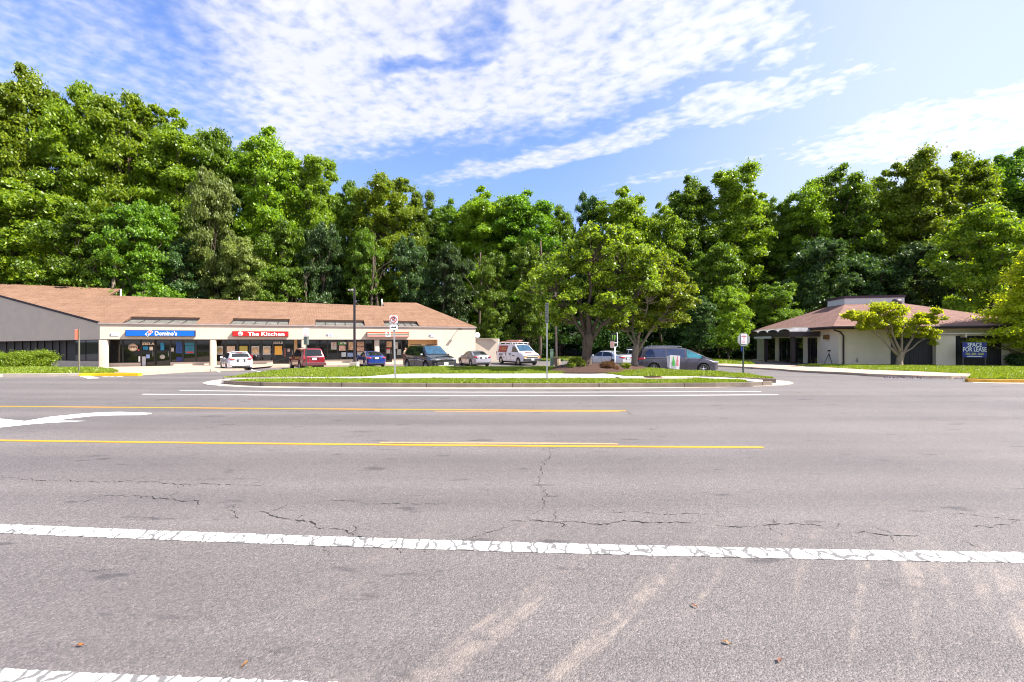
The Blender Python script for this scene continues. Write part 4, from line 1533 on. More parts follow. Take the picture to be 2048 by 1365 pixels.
# walk, lawns and kerb on the right
rk_f = [(1395, 728.6), (1420, 730.0), (1470, 732.6), (1563, 738.2), (1650, 743.4), (1740, 748.0), (1838, 751.6), (1900, 752.4), (1951, 751.4)]
rk_b = [(1395, 726.2), (1420, 727.3), (1500, 729.2), (1599, 731.4), (1650, 734.2), (1700, 737.4), (1800, 741.5), (1900, 745.8), (1950, 747.6)]
KF = [pg(x, y, .12) for x, y in rk_f]
KBk = [pg(x, y, .12) for x, y in rk_b]
strip('right_walk', KF, KBk, .12, M_WALKT, n=70, skirt=.25, kind='structure')
lf = [pg(x, y, .12) for x, y in ((1592, 731.6), (1650, 734.6), (1700, 737.7), (1800, 741.8), (1900, 746.1), (1950, 748.0))]
lf2 = [pg(1935, 757.5, .12), pg(2048, 758.5, .12), pg(2250, 760, .12)]
lb = [b2_w(.3, -.0), b2_w(3, -.05), b2_w(6, -.05), b2_w(13, -.1), b2_w(22, 0)]
g4, G4 = strip('building_lawn', lf + [pg(1942, 753.5, .13)] + lf2, [b2_w(-.2, .6)] + lb, .135, M_TURF, n=60, k=8, skirt=.3, bulge=.06, kind='structure')
yk = [pg(1936, 758.5, .12), pg(1985, 759.6, .12), pg(2048, 760.2, .12), pg(2260, 762, .12)]
strip('yellow_kerb', yk, offset_line(yk, .22), .12, M_YCURB2, n=24, skirt=.3, kind='structure')
strip('yellow_kerb_gutter', [p + Vector((0, 0, 0)) for p in offset_line(yk, -.45)], offset_line(yk, -.02), .008, M_CURBF, n=24, skirt=0, kind='structure')
lbk = [pg(x, y, .05) for x, y in ((1330, 727), (1420, 727), (1500, 728.5))]
g5, G5 = strip('far_lawn', [pg(1030, 719.6, .05), pg(1290, 721, .05), pg(1400, 725.6, .1), pg(1512, 729, .1)], [Vector((1, 66, 0)), Vector((22, 64, 0)), Vector((30, 58, 0))], .06, M_TURF, n=20, k=4, skirt=.2, kind='structure')
# loose stones washed out at the kerb
rs = random.Random(9)
peb = MB()
for i in range(420):
    px = 1770 + 170 * rs.random() ** .8
    p = pg(px, 752.8 + (px - 1770) / 170 * 1.2 + rs.random() * 4.2, 0)
    r_ = rs.uniform(.02, .06)
    peb.box((p.x, p.y, p.z + r_ * .4), (r_ * 2, r_ * 1.6, r_), Matrix.Identity(3), .6)
peb.build('gravel', mat('gravel_stone', (.16, .13, .15), .9, var=.6, scale=5), kind='stuff', label='loose grey gravel washed out beside the right kerb')
# ------------------------------------------------------------------ vegetation
def leaf_mat(name, c1, c2, trans=.45, hue_var=.022, gloss=.5):
    m, nt, b = new_mat(name)
    L = nt.links.new
    geo = nd(nt, 'ShaderNodeNewGeometry')
    oi = nd(nt, 'ShaderNodeObjectInfo')
    base = mixc(nt, geo.outputs['Random Per Island'], c1, c2)
    hs = nd(nt, 'ShaderNodeHueSaturation')
    L(base, hs.inputs['Color'])
    L(math_node(nt, 'MULTIPLY_ADD', oi.outputs['Random'], hue_var, .5 - hue_var / 2), hs.inputs['Hue'])
    L(math_node(nt, 'MULTIPLY_ADD', oi.outputs['Random'], .4, .8), hs.inputs['Value'])
    L(hs.outputs[0], b.inputs['Base Color'])
    b.inputs['Roughness'].default_value = .42
    b.inputs['Specular IOR Level'].default_value = gloss
    tr = nd(nt, 'ShaderNodeBsdfTranslucent')
    tc_ = mixc(nt, 1.0, hs.outputs[0], (1.7, 1.6, .5), 'MULTIPLY')
    L(tc_, tr.inputs['Color'])
    mx = nd(nt, 'ShaderNodeMixShader')
    mx.inputs[0].default_value = trans
    L(b.outputs[0], mx.inputs[1]); L(tr.outputs[0], mx.inputs[2])
    out = nt.nodes['Material Output']
    L(mx.outputs[0], out.inputs[0])
    return m


M_LEAF = leaf_mat('leaf_mid_green', (.038, .105, .008), (.205, .33, .020))
M_LEAFY = leaf_mat('leaf_yellow_green', (.075, .16, .010), (.31, .42, .024))
M_LEAFD = leaf_mat('leaf_deep_green', (.018, .050, .016), (.095, .175, .038), .35)
M_LEAFP = leaf_mat('leaf_pale_olive', (.15, .22, .05), (.28, .34, .09), .45, 0.0)
M_LEAFL = leaf_mat('leaf_island', (.05, .10, .010), (.32, .39, .028), .45)
M_BRIGHT = leaf_mat('leaf_bright_yellow', (.24, .33, .018), (.48, .55, .03), .62)
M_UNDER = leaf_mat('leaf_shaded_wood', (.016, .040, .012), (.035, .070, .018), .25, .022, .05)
M_BARK = mat('bark_grey_brown', (.085, .062, .045), .95, var=.5, scale=3, stretch=(4, 4, .6), bump=.8, bscale=8)
M_BARKL = mat('bark_pale', (.24, .19, .15), .95, var=.35, scale=3, stretch=(4, 4, .6), bump=.6, bscale=8)
M_BRONZE = leaf_mat('bronze_shrub_leaf', (.10, .04, .012), (.20, .09, .03), .3, .0)


def leaves_mesh(name, centres, radii, per, size, rng, up_bias=.5, flat=.75, aspect=.6, shell=.45, out_from=None):
    """thousands of folded leaf blades spread through the blobs that make a crown."""
    nb = len(centres)
    C = np.repeat(np.array(centres, float), per, axis=0)
    Rr = np.repeat(np.array(radii, float), per)
    n = len(C)
    d = rng.normal(size=(n, 3))
    d /= np.linalg.norm(d, axis=1)[:, None]
    low = d[:, 2] < -.35
    d[low, 2] *= -.6
    rad = rng.random(n) ** shell
    lump = 1 + .22 * np.sin(d[:, 0] * 5 + C[:, 0] * 3) * np.cos(d[:, 1] * 4 + C[:, 2] * 2)
    off = d * (Rr * (rad * .75 + .28 * np.abs(rng.normal(size=n))) * lump)[:, None] + rng.normal(size=(n, 3)) * (Rr * .13)[:, None]
    off[:, 2] *= flat
    pos = C + off
    nrm = d * .8 + rng.normal(size=(n, 3)) * .95
    nrm[:, 2] += up_bias
    nrm /= np.linalg.norm(nrm, axis=1)[:, None]
    a = np.cross(nrm, rng.normal(size=(n, 3)))
    a /= np.linalg.norm(a, axis=1)[:, None]
    b = np.cross(nrm, a)
    s = size * (0.6 + .8 * rng.random(n))[:, None]
    w = s * aspect
    v0 = pos - a * s * .5
    v1 = pos + b * w * .5 - a * s * .05 - nrm * s * .08
    v2 = pos + a * s * .5 - nrm * s * .12
    v3 = pos - b * w * .5 - a * s * .05 - nrm * s * .08
    V = np.stack([v0, v1, v2, v3], axis=1).reshape(-1, 3)
    me = bpy.data.meshes.new(name)
    me.vertices.add(n * 4)
    me.vertices.foreach_set('co', V.ravel())
    me.loops.add(n * 4)
    me.loops.foreach_set('vertex_index', np.arange(n * 4, dtype=np.int32))
    me.polygons.add(n)
    me.polygons.foreach_set('loop_start', np.arange(0, n * 4, 4, dtype=np.int32))
    try:
        me.polygons.foreach_set('loop_total', np.full(n, 4, dtype=np.int32))
    except Exception:
        pass
    me.update()
    return me


def limb(mb, a, b, r0, r1, rnd, n=6, seg=5, wob=.08, sag=0.0):
    a, b = Vector(a), Vector(b)
    L_ = (b - a).length
    pts, rr = [], []
    for i in range(seg + 1):
        t = i / seg
        p = a.lerp(b, t)
        if 0 < i < seg:
            p += Vector((rnd.gauss(0, wob), rnd.gauss(0, wob), rnd.gauss(0, wob * .5))) * L_ * .5
        p.z += sag * L_ * math.sin(math.pi * t)
        pts.append(p)
        rr.append(r0 + (r1 - r0) * t ** .8)
    mb.tube(pts, rr, n)
    return pts


def crown_blobs(rnd, H, hb, Rx, kind, nb):
    """centres and radii of leaf clumps; kind sets the outline."""
    cs, rs_ = [], []
    hc = H - hb
    if kind in ('tall', 'dome', 'round'):
        nl = {'tall': 6, 'dome': 8, 'round': 7}[kind]
        lead = []
        for k in range(nl):
            a = 2 * math.pi * (k + rnd.random() * .7) / nl
            r = Rx * (.52 if kind != 'tall' else .44) * rnd.uniform(.6, 1.1) if k else 0
            lead.append((r * math.cos(a), r * math.sin(a), H * (rnd.uniform(.86, 1.0) if k else .985), Rx * rnd.uniform(.40, .56)))
        for i in range(nb):
            top_i = i < nl * 5
            lx, ly, lt, lr = lead[i % nl]
            u = rnd.uniform(.72, .99) if top_i else rnd.uniform(-1, 1)
            semi = (lt - hb) / 2
            prof = math.sqrt(max(0, 1 - abs(u) ** 3.4)) * (1 - .10 * u)
            a = rnd.random() * 2 * math.pi
            br = Rx * (.07 + .15 * rnd.random() ** 1.6)
            rr = 0 if (top_i and i < nl) else max(0, lr * prof * (rnd.random() ** .4) - br * .3)
            cs.append((lx + rr * math.cos(a), ly + rr * math.sin(a), hb + semi + u * (semi - br * .7)))
            rs_.append(br)
        return cs, rs_
    for i in range(nb):
        u = (i + rnd.random()) / nb
        if kind == 'dome':
            prof = math.sqrt(max(0, 1 - (2 * u - 1) ** 2)) * .9 + .12
            if u < .5:
                prof = max(prof, .68)
        elif kind == 'tall':
            prof = (math.sin(math.pi * min(1, u * .78 + .16)) ** .7) * .85 + .12
        elif kind == 'cone':
            prof = (1 - u) ** .8 * .95 + .06
        else:
            prof = (math.sin(math.pi * (u * .85 + .12)) ** .5) * .95
        a = rnd.random() * 2 * math.pi
        rr = Rx * prof * (rnd.random() ** .45)
        br = Rx * rnd.uniform(.15, .30) * (1.0 if u < .85 else .75)
        rr = max(0, rr - br * .6)
        cs.append((rr * math.cos(a), rr * math.sin(a), hb + hc * u * .97))
        rs_.append(br)
    return cs, rs_


def make_tree(seed, H=25, hb=6, Rx=6, kind='tall', nb=60, per=420, size=.42, trunk_r=.38, limbs=26, mleaf=None, mbark=None, up=.5, shell=.5, flat=.82, name='tree'):
    rnd = random.Random(seed)
    rng = np.random.default_rng(seed)
    cs, rs_ = crown_blobs(rnd, H, hb, Rx, kind, nb)
    tb_ = MB()
    lean = (rnd.gauss(0, .3), rnd.gauss(0, .3))
    top = Vector((lean[0], lean[1], H * .88))
    tp = limb(tb_, (0, 0, -1.0), top, trunk_r, trunk_r * .12, rnd, 8, 9, .02)
    order = sorted(range(nb), key=lambda i: rnd.random())[:limbs]
    for i in order:
        c = Vector(cs[i])
        t = max(.18, min(.92, (c.z - rnd.uniform(.12, .3) * H) / (H * .88)))
        k = t * (len(tp) - 1)
        p = tp[int(k)].lerp(tp[min(int(k) + 1, len(tp) - 1)], k - int(k))
        limb(tb_, p, c, trunk_r * .42 * (1 - t * .7), .03, rnd, 5, 4, .09, .03)
    crown = leaves_mesh('crown', cs, rs_, per, size, rng, up_bias=up, shell=shell, flat=flat)
    crown.materials.append(mleaf or M_LEAF)
    tm = bpy.data.meshes.new('trunk')
    tm.from_pydata(tb_.v, [], tb_.f)
    tm.polygons.foreach_set('use_smooth', [True] * len(tm.polygons))
    tm.materials.append(mbark or M_BARK)
    return tm, crown


def place_tree(name, meshes, label, loc, sc_=(1, 1, 1), rz=0, cat='tree', group=None, mleaf=None):
    o = thing(name, label, cat, loc, rz, group, sc_)
    link('trunk', meshes[0], o)
    c = link('crown', meshes[1], o)
    if mleaf:
        c.material_slots[0].link = 'OBJECT'
        c.material_slots[0].material = mleaf
    return o


VAR = []
for i, (kind, nb, hb) in enumerate((('tall', 300, 4), ('tall', 280, 6), ('dome', 320, 6), ('round', 300, 4), ('tall', 320, 2), ('dome', 250, 8))):
    VAR.append(make_tree(100 + i, 25, hb, 6.2, kind, nb, TREE_PER, .29, .36, 44))
LOWV = []
for i, (kind, nb, hb) in enumerate((('dome', 220, 1.5), ('round', 210, 1.2), ('round', 220, .8))):
    LOWV.append(make_tree(200 + i, 12, hb, 4.6, kind, nb, int(TREE_PER * .8), .22, .18, 26, up=.6, flat=.66))

# measured spots: centre px, top py, half width px, depth, variant, leaf, label
G_, Y_, D_, P_ = M_LEAF, M_LEAFY, M_LEAFD, M_LEAFP
TALL = [
    (-70, 150, 120, 56, 0, G_, 'tall green tree cut by the left edge of the photo'),
    (45, 118, 85, 58, 4, Y_, 'tallest tree of the wood, at the far left'),
    (165, 150, 80, 60, 1, Y_, 'second tall tree from the left, with a split leafy top'),
    (262, 178, 82, 61, 0, Y_, 'third tall tree from the left, broad and bright green'),
    (352, 212, 75, 63, 3, Y_, 'tall rounded tree stepping down behind the shops'),
    (440, 246, 62, 66, 1, G_, 'green tree behind the blue pizza sign, in the stepped row'),
    (530, 240, 80, 64, 4, Y_, 'big bright tree rising above the red kitchen sign'),
    (622, 305, 60, 66, 0, Y_, 'bright tree at the right shoulder of the tall left wood'),
    (700, 352, 48, 70, 1, G_, 'slender tree left of the gap in the skyline'),
    (768, 340, 64, 68, 2, Y_, 'rounded tree above the car park lamp post'),
    (835, 378, 42, 72, 0, G_, 'narrow tree above the no parking sign'),
    (900, 392, 48, 74, 2, G_, 'mid green tree above the end of the shops'),
    (965, 368, 68, 72, 3, Y_, 'dome shaped tree above the silver sedan'),
    (1050, 374, 72, 71, 2, G_, 'wide tree above the white service van'),
    (1118, 402, 42, 74, 1, G_, 'lower tree left of the notch in the skyline'),
    (1182, 384, 34, 76, 5, D_, 'dark spiky tree standing in the notch of the skyline'),
    (1248, 366, 70, 72, 3, Y_, 'tree rising directly behind the large island tree'),
    (1322, 400, 52, 70, 3, Y_, 'yellow green tree above the grey minivan'),
    (1375, 345, 60, 74, 4, G_, 'tall tree behind the yellow green one, above the minivan'),
    (1462, 334, 72, 73, 0, Y_, 'twin topped tree above the back of the stop sign'),
    (1545, 388, 46, 74, 2, G_, 'lower rounded tree in the skyline dip above the entrance canopy'),
    (1622, 350, 58, 71, 1, Y_, 'tree at the left of the dark group above the hipped building'),
    (1682, 316, 70, 70, 4, G_, 'tall pointed tree above the roof lantern'),
    (1765, 335, 68, 71, 3, Y_, 'tree right of the pointed one, above the lantern'),
    (1835, 304, 66, 68, 0, Y_, 'bright tall tree above the small bright tree by the wall'),
    (1915, 296, 72, 68, 4, Y_, 'tall open tree near the right edge of the skyline'),
    (2005, 300, 62, 70, 5, G_, 'airy dark tree at the top right corner of the wood'),
    (2100, 320, 80, 66, 2, G_, 'tall tree cut by the right edge of the photo'),
]
rt = random.Random(77)
for px, py, hw, Y, vi, ml, lab in TALL:
    X = (px - CX) / F * Y
    z0 = hg(X, Y)
    H = EYE + (CY - py) / F * Y - z0
    wid = hw / F * Y
    place_tree('forest_tree', VAR[vi], lab, (X, Y, z0), (wid / 6.2 * 1.22, wid / 6.2 * 1.22, H / 25.0), rt.random() * 6.28, group='tall trees of the wood', mleaf=ml)

LOW = [
    (20, 350, 130, 51, 0, Y_, 'broad pale maple leaning over the left roof'),
    (160, 400, 84, 49.5, 1, G_, 'rounded tree just behind the left roof, beside the maple'),
    (285, 395, 80, 51, 0, G_, 'tree in front of the tall row behind the pizza shop roof'),
    (365, 470, 50, 56, 1, D_, 'dark low tree above the ridge left of the kitchen sign'),
    (430, 330, 58, 58, 2, P_, 'pale olive tree standing out behind the kitchen roof'),
    (480, 470, 56, 57, 0, P_, 'low pale olive tree above the kitchen roof ridge'),
    (560, 430, 55, 60, 1, G_, 'low tree above the red sign, right of the olive trees'),
    (645, 440, 48, 62, 0, D_, 'deep green understorey tree left of the lamp post'),
    (735, 450, 46, 63, 1, G_, 'understorey tree behind the lamp post top'),
    (820, 470, 46, 64, 0, D_, 'dark understorey tree behind the raised roof end'),
    (905, 480, 50, 64, 1, D_, 'dark understorey tree above the blank end bay'),
    (985, 500, 46, 55.5, 1, G_, 'low green tree behind the white van'),
    (1062, 480, 56, 57, 0, G_, 'leafy tree right of the van, left of the island tree'),
    (1440, 480, 60, 62, 1, G_, 'yellow green tree right of the island trees'),
    (1460, 570, 44, 52, 0, Y_, 'young bright tree left of the entrance canopy'),
    (1556, 560, 52, 57, 1, G_, 'young layered tree behind the entrance canopy'),
    (1400, 590, 40, 57, 0, D_, 'low dark tree behind the minivan roof'),
    (1640, 470, 70, 64, 0, D_, 'deep green tree left of the roof lantern'),
    (1735, 500, 66, 65, 1, D_, 'deep green tree directly behind the lantern'),
    (1830, 480, 70, 63, 0, D_, 'deep green tree right of the lantern'),
    (1910, 520, 50, 60, 2, D_, 'dark tree at the right end of the hip roof'),
    (1985, 400, 95, 52, 1, Y_, 'yellow green tree behind the brightest tree at the right'),
]
for px, py, hw, Y, vi, ml, lab in LOW:
    X = (px - CX) / F * Y
    z0 = hg(X, Y)
    H = EYE + (CY - py) / F * Y - z0
    wid = hw / F * Y
    place_tree('understorey_tree', LOWV[vi], lab, (X, Y, z0), (wid / 4.6 * 1.1, wid / 4.6 * 1.1, H / 12.0), rt.random() * 6.28, group='lower trees along the wood edge', mleaf=ml)

# the mass of the wood behind: trunks, crowns and underbrush that read as one
rng = np.random.default_rng(4)
rw = random.Random(12)
cs, rs_ = [], []
tw = MB()
for i in range(190):
    X = rw.uniform(-95, 100)
    Y = rw.uniform(76, 104)
    z0 = hg(X, Y)
    px = CX + F * X / Y
    base_top = np.interp(px, [-100, 0, 250, 500, 650, 800, 1000, 1150, 1400, 1550, 1700, 1900, 2200], [190, 190, 250, 310, 400, 430, 440, 480, 430, 450, 400, 370, 370])
    top = EYE + (CY - base_top) / F * Y
    for k in range(12):
        cs.append((X + rw.gauss(0, 2.6), Y + rw.gauss(0, 2), rw.uniform(z0 + 1, max(z0 + 6, top - 2))))
        rs_.append(rw.uniform(1.6, 3.0))
    limb(tw, (X, Y, z0 - 1), (X + rw.gauss(0, .6), Y, top - 2), .3, .08, rw, 5, 5, .01)
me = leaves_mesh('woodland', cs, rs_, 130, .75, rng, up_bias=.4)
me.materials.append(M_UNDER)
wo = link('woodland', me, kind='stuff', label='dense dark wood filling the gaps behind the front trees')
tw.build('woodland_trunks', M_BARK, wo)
# underbrush wall along the foot of the wood
cs, rs_ = [], []
for i in range(520):
    t = rw.random()
    X = -70 + 150 * t
    Y = rw.uniform(58, 74) if X > -6 else rw.uniform(64, 78)
    if X > 20:
        Y = rw.uniform(62, 74)
    z0 = hg(X, Y)
    cs.append((X, Y, z0 + rw.uniform(0, 4.4) ** 1.0))
    rs_.append(rw.uniform(.9, 2.0))
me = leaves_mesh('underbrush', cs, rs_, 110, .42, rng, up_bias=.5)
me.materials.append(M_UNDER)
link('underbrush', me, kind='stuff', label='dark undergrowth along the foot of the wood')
# slim trunks seen against the dark
for i, (px, Y, h, r, lean) in enumerate(((218, 49.5, 13, .30, .3), (120, 60, 12, .2, -.4), (345, 56, 12, .2, .2), (608, 60, 12, .2, .1), (737, 61, 14, .26, .3), (762, 62, 14, .30, -.5), (885, 63, 14, .22, .2), (958, 63, 15, .22, .1), (1078, 56, 15, .24, .1), (1040, 60, 12, .16, .1))):
    X = (px - CX) / F * Y
    labs = ('pale bare trunk above the left roof ridge', 'thin trunk above the far left roof', 'dark trunk above the pizza sign skylight', 'dark trunk left of the lamp post', 'leaning trunk right of the lamp post top', 'thick dark trunk left of the vent pipe', 'dark trunk above the roof right of the raised end', 'slim trunk above the silver sedan', 'slim straight trunk right of the service van', 'thin trunk behind the service van roof')
    t_ = thing('tree_trunk', labs[i], 'tree trunk', (X, Y, hg(X, Y) - .3), 0, 'bare trunks in front of the dark wood')
    b = MB(); pts_ = limb(b, (0, 0, 0), (lean * 2, .2, h), r, r * .45, rw, 8, 7, .012)
    b.build('trunk', M_BARK if i else M_BARKL, t_)
    b = MB()
    for k in range(5):
        p = pts_[3 + k % 4]
        limb(b, p, p + Vector((rw.uniform(-2.5, 2.5), rw.uniform(-1, 1), rw.uniform(1.5, 3.5))), r * .35, .03, rw, 5, 4, .08)
    b.build('branch', M_BARK, t_)


# ---- island trees, built limb by limb
def island_tree(label, px, Y, z0, H, stems, blobs, leaf, per, trunk_r, seed, bark, mleaf, tl=2.0):
    rnd = random.Random(seed)
    rg_ = np.random.default_rng(seed)
    X = (px - CX) / F * Y
    o = thing('island_tree', label, 'tree', (X, Y, z0))
    b = MB()
    fork = Vector((0.1, 0, tl))
    pts = [Vector((0, 0, -.3)), Vector((.02, 0, .1)), Vector((0.03, 0, tl * .5)), fork, fork + Vector((.05, 0, .35))]
    b.tube(pts, [trunk_r * 1.6, trunk_r * 1.15, trunk_r, trunk_r * 1.15, trunk_r * .7], 12)
    ends = []
    for (dx, dy, dz, r) in stems:
        e = Vector((dx, dy, dz))
        pp = limb(b, fork + Vector((dx * .04, dy * .04, rnd.uniform(-.25, .15))), e, r, r * .3, rnd, 8, 6, .035, .05)
        ends.append(pp)
    # secondary branches to the leaf clumps
    cs_, rr_ = [], []
    for (cx, cz, ry, br) in blobs:
        for k in range(5):
            c = Vector((cx + rnd.gauss(0, br * .62), rnd.uniform(-ry, ry), cz + rnd.gauss(0, br * .5)))
            cs_.append(tuple(c)); rr_.append(br * rnd.uniform(.45, .95))
            best = min((p for pp in ends for p in pp[2:]), key=lambda p: (p - c).length + (0.6 if p.z > c.z else 0))
            limb(b, best, c, .035 + .01 * rnd.random(), .008, rnd, 5, 4, .09)
    b.build('trunk', bark, o)
    me = leaves_mesh('crown', cs_, rr_, per, leaf, rg_, up_bias=.35, shell=.55, flat=.85, aspect=.7)
    me.materials.append(mleaf)
    link('crown', me, o)
    return o


Y1 = 22.8
k1 = Y1 / F      # metres per pixel at that depth


def bl(px, py, r, cx, y=Y1, z0=.2, ry=1.6):
    return ((px - cx) * y / F, EYE - (py - CY) * y / F - z0, ry, r)


stems1 = [((1110 - 1172) * k1, -.6, 3.9, .09), ((1140 - 1172) * k1, .5, 4.8, .11), ((1178 - 1172) * k1, -.3, 5.2, .12), ((1240 - 1172) * k1, .4, 4.9, .13), ((1262 - 1172) * k1, -.8, 3.6, .11), ((1205 - 1172) * k1, 1.2, 4.4, .09), ((1165 - 1172) * k1, 1.4, 4.0, .09)]
bl1 = [bl(*p, 1172) for p in ((1075, 575, .45), (1100, 600, .5), (1060, 590, .35), (1110, 555, .5), (1130, 525, .5), (1150, 495, .5), (1185, 478, .45), (1215, 470, .4), (1235, 480, .45), (1265, 492, .45), (1290, 500, .4), (1298, 530, .45), (1150, 545, .6), (1185, 520, .6), (1225, 515, .6), (1260, 535, .6),
                              (1200, 560, .6), (1240, 570, .55), (1125, 585, .5), (1165, 585, .5), (1100, 625, .4), (1130, 615, .45), (1145, 640, .35), (1280, 570, .5), (1210, 600, .5), (1260, 605, .45), (1235, 630, .4), (1090, 548, .4), (1180, 625, .35), (1300, 555, .35), (1118, 640, .3), (1155, 512, .4), (1205, 490, .4))]
island_tree('large spreading tree in the mulch bed of the island', 1172, Y1, .2, 6, stems1, bl1, .125, TREE_PER_I, .235, 31, M_BARK, M_LEAFL, 1.55)
Y2 = 24.4
k2 = Y2 / F
stems2 = [((1330 - 1268) * k2, -.6, 3.2, .08), ((1300 - 1268) * k2, .5, 3.9, .09), ((1262 - 1268) * k2, .3, 3.8, .08), ((1350 - 1268) * k2, .8, 2.9, .07), ((1238 - 1268) * k2, -.4, 2.7, .06), ((1285 - 1268) * k2, -1, 3.4, .08)]
bl2 = [bl(*p, 1268, Y2, .2, 1.5) for p in ((1290, 545, .45), (1320, 548, .45), (1345, 560, .45), (1362, 585, .42), (1370, 605, .35), (1358, 628, .35), (1335, 590, .55), (1305, 580, .55), (1275, 560, .45), (1275, 600, .5), (1310, 620, .5), (1335, 635, .4), (1250, 610, .42), (1240, 640, .35), (1285, 640, .42), (1262, 655, .28), (1310, 655, .3), (1322, 570, .45), (1350, 605, .4), (1228, 652, .22), (1340, 610, .5), (1300, 600, .5), (1355, 640, .35), (1320, 590, .5), (1295, 560, .4))]
island_tree('smaller multi stemmed tree at the right of the island bed', 1268, Y2, .2, 5, stems2, bl2, .12, TREE_PER_I, .16, 32, M_BARKL, M_LEAFL, 1.0)
# small bright tree by the right building
Y3 = 34.0
k3 = Y3 / F
z3 = hg((1798 - CX) * k3, Y3) + .14
def bl3(px, py, r):
    return ((px - 1798) * k3, EYE - (py - CY) * k3 - z3, .7, r * 1.5)
stems3 = [((1712 - 1798) * k3, 0, 3.7, 0.105), ((1760 - 1798) * k3, .3, 4.2, 0.120), ((1800 - 1798) * k3, -.3, 3.3, 0.105), ((1850 - 1798) * k3, .2, 3.5, 0.120), ((1862 - 1798) * k3, -.2, 2.4, 0.075), ((1770 - 1798) * k3, -.5, 3.2, 0.105)]
bl3_ = [bl3(*p) for p in ((1705, 632, .3), (1718, 640, .32), (1730, 634, .3), (1738, 650, .35), (1756, 620, .3), (1770, 612, .32), (1785, 625, .35), (1795, 615, .28), (1768, 640, .4), (1790, 645, .35), (1752, 645, .35), (1722, 655, .25), (1810, 660, .3), (1828, 650, .35), (1838, 636, .3), (1855, 632, .3), (1868, 630, .24), (1850, 645, .3), (1860, 666, .28), (1866, 674, .22), (1845, 662, .25), (1805, 640, .25), (1780, 658, .25), (1835, 668, .2))]
island_tree('small crooked bright tree in front of the hipped building wall', 1798, Y3, z3, 4, stems3, bl3_, .13, int(TREE_PER_I * .55), .21, 33, M_BARKL, M_BRIGHT, .75)
# brightest tree at the right edge
xr = (2075 - CX) / F * 33
tm_, cr_ = make_tree(301, 9.0, 1.0, 4.3, 'cone', 130, TREE_PER, .18, .16, 30, M_BRIGHT, up=.7, flat=.5)
zr = hg(xr, 33) + .1
place_tree('bright_tree', (tm_, cr_), 'brightest yellow green tree at the right edge, over the lease sign', (xr, 33, zr), (1, 1, .97), 1.0)

# ---- shrubs
def shrub(name, label, px0, px1, ytop, Y, depth, mleaf, seed, per=260, size=.07, group=None, z0=None, nb=34, boxy=False):
    rnd = random.Random(seed)
    cx = (px0 + px1) / 2
    X = (cx - CX) / F * Y
    zz = hg(X, Y) if z0 is None else z0
    w = (px1 - px0) / F * Y / 2 * .88
    h = (EYE - (ytop - CY) / F * Y - zz) * 1.04
    cs_, rr_ = [], []
    for i in range(nb):
        a, b_ = rnd.uniform(-1, 1), rnd.uniform(-1, 1)
        k = rnd.random() ** .6
        br = min(w, h) * rnd.uniform(.28, .4)
        hh = (h - br) * math.sqrt(max(0.05, 1 - (a * a * .8 + b_ * b_ * .3))) * k
        if boxy:
            br = h * rnd.uniform(.20, .30)
            a *= .86
            hh = (h - br * 1.1) * rnd.random() ** .7
        cs_.append((a * (w - br * .9), b_ * depth / 2, max(br * .3, hh)))
        rr_.append(br)
    o = thing(name, label, 'shrub', (X, Y, zz), 0, group)
    me = leaves_mesh('foliage', cs_, rr_, per, size, np.random.default_rng(seed), up_bias=.4, shell=.35)
    me.materials.append(mleaf)
    link('foliage', me, o)
    b = MB()
    for c in cs_[:9]:
        limb(b, (c[0] * .2, c[1] * .2, -.05), c, .02, .006, rnd, 5, 3, .06)
    b.build('stem', M_BARK, o)
    return o


shrub('hedge_shrub', 'rounded yellow green hedge bush on the corner lawn', 20, 100, 697.5, 32, 2.0, M_LEAFY, 41, 260, .085, 'hedge bushes at the left', nb=90, boxy=True)
shrub('hedge_shrub', 'hedge bush cut by the left edge of the photo', -70, 24, 699, 32.6, 2.0, M_LEAFY, 42, 260, .085, 'hedge bushes at the left', nb=90, boxy=True)
shrub('island_shrub', 'green leafy shrub at the left of the mulch bed', 1132, 1176, 712, 22.4, 1.2, M_LEAFL, 43, 330, .07, z0=.22)
shrub('island_shrub', 'bronze brown shrub in the middle of the mulch bed', 1198, 1238, 720.5, 22.0, 1.0, M_BRONZE, 44, 420, .055, z0=.28)
shrub('island_shrub', 'small bright shrub right of the bronze one', 1240, 1262, 724, 22.6, .8, M_LEAFL, 45, 220, .055, z0=.28)
shrub('island_shrub', 'dark low shrub beside the bronze one', 1222, 1252, 727, 23.2, .8, M_LEAFD, 46, 220, .06, z0=.28)
shrub('wall_shrub', 'dark bush under the brightest tree at the right', 2012, 2075, 702, 33.5, 1.6, M_LEAFD, 47, 300, .10)
for i, (px0, px1, yt, lab) in enumerate(((690, 722, 730, 'weedy clump at the foot of the lamp post'), (600, 640, 733, 'weeds at the foot of the parking notice post'), (737, 790, 731, 'weedy clump left of the no parking post'))):
    shrub('weed_clump', lab, px0, px1, yt, 25.0, .4, M_LEAFL, 50 + i, 90, .06, 'weed clumps on the island lawn', z0=.14, nb=12)
for i, (px0, px1, yt) in enumerate(((1045, 1085, 716), (1098, 1130, 716), (1072, 1100, 720))):
    shrub('border_shrub', ('low green shrub right of the service van', 'low green shrub behind the concrete lamp base', 'tiny green shrub between the van and the lamp base')[i], px0, px1, yt, 54, 1.5, M_LEAFD, 60 + i, 160, .16, 'low shrubs at the wood edge')


